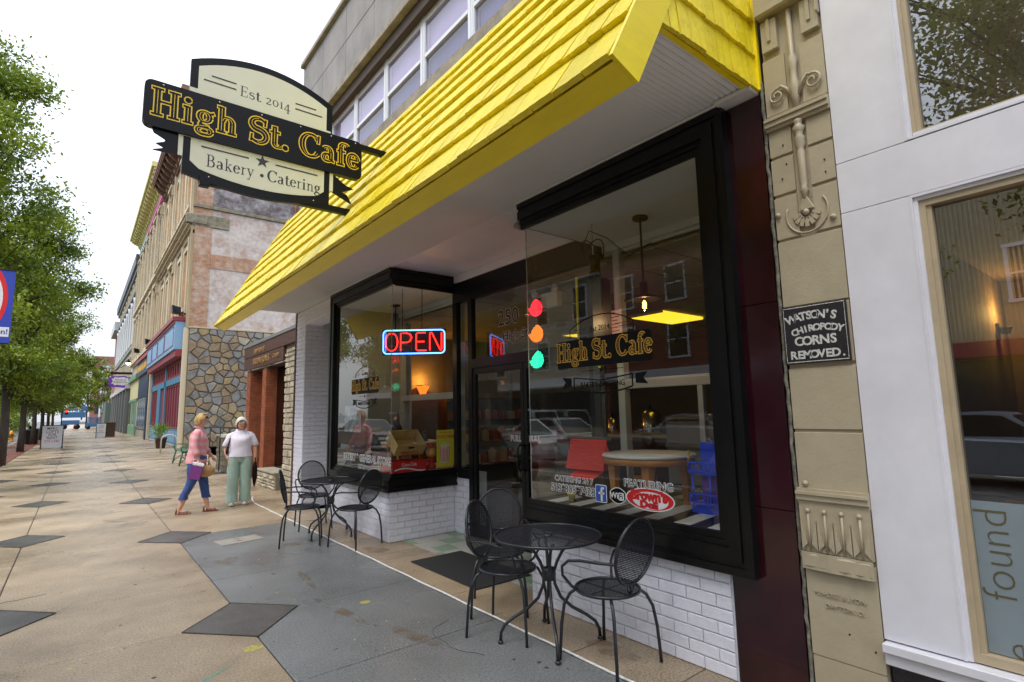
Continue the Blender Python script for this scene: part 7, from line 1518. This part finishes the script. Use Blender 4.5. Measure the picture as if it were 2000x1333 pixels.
# ================================================================= cars
def car(x, y, rz, col, lab, L=4.6, Hh=1.45, Wd=1.78, suv=False, group=None):
    t = thing('parked_car', lab, 'car', (x,y,-.12), rz if rz else .0001, group=group)
    pm_ = mat('car_paint_'+'_'.join('%02d' % int(c*100) for c in col), col, .25, metal=.2, coat=.8); r_ = .33
    pf = [(-L/2,.42),(-L/2+.03,.72),(-L/2+.12,.86),(-L/2+.95,.93) if not suv else (-L/2+.10,1.0),(-L/2+1.55,1.0) if 0 else (-L*.20,.97),(L*.17,.93),(L/2-.35,.80),(L/2-.05,.66),(L/2,.45),(L/2-.04,.24),(-L/2+.05,.24)]
    def hull(P, w_, tp=0, inset=.06):
        q = MB(); n_ = len(P); vs = []
        for s_, wv in ((-1,w_),(-1,w_-inset),(1,w_-inset),(1,w_)): pass
        for yv, ins in ((-w_/2,.05),(-w_/2+.07,0),(w_/2-.07,0),(w_/2,.05)):
            for (u,v) in P: cxm = 0; vs.append((u*(1-ins*.6/ (L/2)) , yv if ins else yv, v-(ins*.8 if v > .6 else -ins*.3)))
        for k_ in range(3):
            for i in range(n_): j = (i+1)%n_; q.add([vs[k_*n_+i],vs[k_*n_+j],vs[(k_+1)*n_+j],vs[(k_+1)*n_+i]], [(0,1,2,3)], True)
        q.add(vs[:n_], [tuple(range(n_))]); q.add(vs[3*n_:], [tuple(range(n_-1,-1,-1))]); return q
    hull(pf, Wd).build('body', pm_, t)
    gh = [(-L*.40,.90),(-L*.24,Hh-.03),(-L*.05,Hh),(L*.06,Hh-.03),(L*.23,.92)] if not suv else [(-L*.47,.95),(-L*.42,Hh-.05),(-L*.1,Hh),(L*.08,Hh-.04),(L*.25,.94)]
    def house(P, w0, w1, z0_, z1_):
        q = MB(); n_ = len(P); f_ = lambda v: w0+(w1-w0)*((v-z0_)/(z1_-z0_)); vs = [(u,-f_(v)/2,v) for u,v in P]+[(u,f_(v)/2,v) for u,v in P]
        q.add(vs, [tuple(range(n_)), tuple(range(2*n_-1,n_-1,-1))]+[(i,n_+i,n_+(i+1)%n_,(i+1)%n_) for i in range(n_)]); return q
    gb_ = house(gh, Wd-.16, Wd-.5, .92, Hh).build('cabin', pm_, t); cg = mat('car_glass', (.015,.02,.025), .08)
    c_ = (sum(p[0] for p in gh)/5, sum(p[1] for p in gh)/5); sg = [(c_[0]+(u-c_[0])*.86, c_[1]+(v-c_[1])*.74+.005) for u,v in gh]
    house(sg, Wd-.15, Wd-.475, .92, Hh).build('side_glass', cg, gb_)
    for a, b in ((gh[0],gh[1]),(gh[4],gh[3])):
        f_ = lambda v: (Wd-.16+(-.34)*((v-.92)/(Hh-.92)))/2-.09; d_ = -.012 if a[0] < 0 else .012
        p0 = (a[0]+(b[0]-a[0])*.1+d_, a[1]+(b[1]-a[1])*.1+.008); p1 = (a[0]+(b[0]-a[0])*.92+d_, a[1]+(b[1]-a[1])*.92+.008)
        MB().add([(p0[0],-f_(p0[1]),p0[1]),(p0[0],f_(p0[1]),p0[1]),(p1[0],f_(p1[1]),p1[1]),(p1[0],-f_(p1[1]),p1[1])], [(0,1,2,3)]).build('windscreen', cg, gb_)
    for wx in (-L*.30,L*.31):
        for s_ in (-1,1):
            w_o = MB().lathe([(.2,-.11),(r_-.02,-.11),(r_,-.08),(r_,.08),(r_-.02,.11),(.2,.11)], (wx,s_*(Wd/2-.10),r_), 22, 'y').build('wheel', mat('tyre', (.015,.015,.015), .8), t)
            q = MB(); q.lathe([(.02,0),(.2,.0),(.215,.015),(.215,-.02)], (wx,s_*(Wd/2+.0),r_), 20, 'y')
            for k_ in range(8): q.cbox((-.02,-.012,.03),(.02,.012,.2),.004, M=Matrix.Translation((wx,s_*(Wd/2+.01),r_)) @ Matrix.Rotation(k_*math.pi/4,4,'Y'))
            q.build('rim', mat('alloy', (.5,.51,.53), .25, metal=.8), w_o)
    tlm = mat('tail_lamp', (.35,.01,.01), .2, coat=.5); hlm = mat('head_lamp', (.6,.62,.65), .1)
    for s_ in (-1,1):
        MB().cbox((-L/2-.0,s_*(Wd/2-.26)-.22,.70),(-L/2+.16,s_*(Wd/2-.26)+.2,.84),.03).build('tail_light', tlm, t); MB().cbox((L/2-.28,s_*(Wd/2-.28)-.2,.56),(L/2-.02,s_*(Wd/2-.28)+.2,.68),.03).build('headlight', hlm, t); MB().ball((L*.16,s_*(Wd/2+.02),1.0), .09, 8, sc=(.6,1,.7)).build('mirror', pm_, t)
    MB().box((-L/2-.012,-.26,.5),(-L/2+.0,.26,.62)).build('number_plate', wht, t)
    return t
gp = 'parked cars along High Street'
car(-5.0,14.6,R(90),(.62,.64,.66),'white sedan parked at the kerb, seen mirrored in the cafe doors',group=gp)
car(-9.5,19.5,R(90),(.55,.57,.6),'silver people carrier mirrored behind the white sedan',L=4.9,Hh=1.75,suv=True,group=gp)
car(-13.9,13.3,R(90),(.42,.43,.45),'silver sedan across the street mirrored in the near shop window',group=gp); car(-13.9,6.5,R(90),(.03,.03,.035),'black car across the street mirrored in the near shop window',group=gp)
car(-9.0,2.6,R(-90),(.28,.33,.42),'blue grey hatchback mirrored in the white framed shop front',L=4.2,Hh=1.5,group=gp)
car(-5.0,26,R(90),(.05,.05,.055),'dark sedan parked at the kerb beyond the white one',group=gp)
for i, (y, c_) in enumerate(((44,(.65,.66,.68)),(51,(.6,.6,.6)),(58,(.5,.5,.52)),(66,(.66,.66,.68)))): car(-6.2-(i%2)*.3,y,R(90),c_,['white car parked beyond the first tree trunk','white van like car seen between the tree trunks left of the MERC board','silver car seen over the hydrant','white car farthest along the kerb'][i],Hh=1.5+.25*(i%2),suv=bool(i%2),group=gp)
# ================================================================= other side of the street (seen in the glass)
def block(y0, y1, z1, m, lab, name='facing_building', x=-21, rnd_=None, wz=((4.6,6.6),(8,10.2),(11.5,13.5)), wm=None, n=None):
    t = thing(name, lab, 'building', (x,(y0+y1)/2,0), group=None); MB().box((x-8,y0,0),(x,y1,z1)).build('wall', m, t); n = n or int((y1-y0)/3.2); st = (y1-y0)/n
    for (a, b) in wz:
        if b > z1-.4: continue
        for i in range(n):
            y = y0+(i+.5)*st; q = MB(); q.box((x,y-.75,a-.12),(x+.09,y+.75,a)); q.box((x,y-.75,b),(x+.09,y+.75,b+.14)); q.box((x,y-.72,a),(x+.07,y-.6,b)); q.box((x,y+.6,a),(x+.07,y+.72,b)); q.box((x,y-.6,(a+b)/2-.04),(x+.05,y+.6,(a+b)/2+.04)); o = q.build('window', wm or pvc, t); MB().box((x+.005,y-.6,a),(x+.03,y+.6,b)).build('pane', dgl, o)
    MB().box((x,y0,z1-.3),(x+.5,y1,z1)).build('cornice', wm or pvc, t); MB().box((x+.0,y0+.3,.4),(x+.06,y1-.3,3.2)).build('shop_window', dgl, t); MB().box((x,y0+.1,3.3),(x+.3,y1-.1,3.9)).build('shop_fascia', MATS['crimson_paint'] if rnd_ else wm or pvc, t); return t
brk = mat('facing_brick', (.25,.085,.06), .85, var=.3, vscale=1.5); wst = mat('facing_white', (.55,.55,.52), .8, var=.15, vscale=.8)
block(-22,-6,9,mat('facing_grey',(.28,.28,.27),.8,var=.2),'grey building across the street to the south'); cb_ = block(-6,8.6,12.5,mat('cream_siding', (.50,.44,.30), .7, var=.08),'cream ribbed siding building mirrored in the right hand window',rnd_=1,wz=((5.4,7.4),),n=4)
q = MB()
for i in range(94): q.box((-21,-5.95+i*.155,4.0),(-20.96,-5.95+i*.155+.07,12.1))
q.build('siding_ribs', mat('cream_siding', (.5,.44,.3)), cb_, stuff=True)
block(8.8,12.4,8.6,wst,'white stone building across the street mirrored low in the near window'); bb_ = block(12.6,24,15,brk,'red brick building with round gable windows across the street',wz=((4.6,6.6),(8,10)))
for y in (14.3,18,21.6): MB().tube([(-20.95,y+.8*math.cos(a),12.4+.8*math.sin(a)) for a in [i*.393 for i in range(16)]], .14, 6, closed=True).build('round_window', pvc, bb_); MB().lathe([(.0,0),(.7,0),(.7,.03)], (-21,y,12.4), 16, 'x').build('pane', dgl, bb_)
block(24.2,40,11,tan2,'tan building across the street'); block(40.2,62,9,mat('facing_tan',(.35,.3,.22),.8,var=.2),'low tan building across the street, farther up')
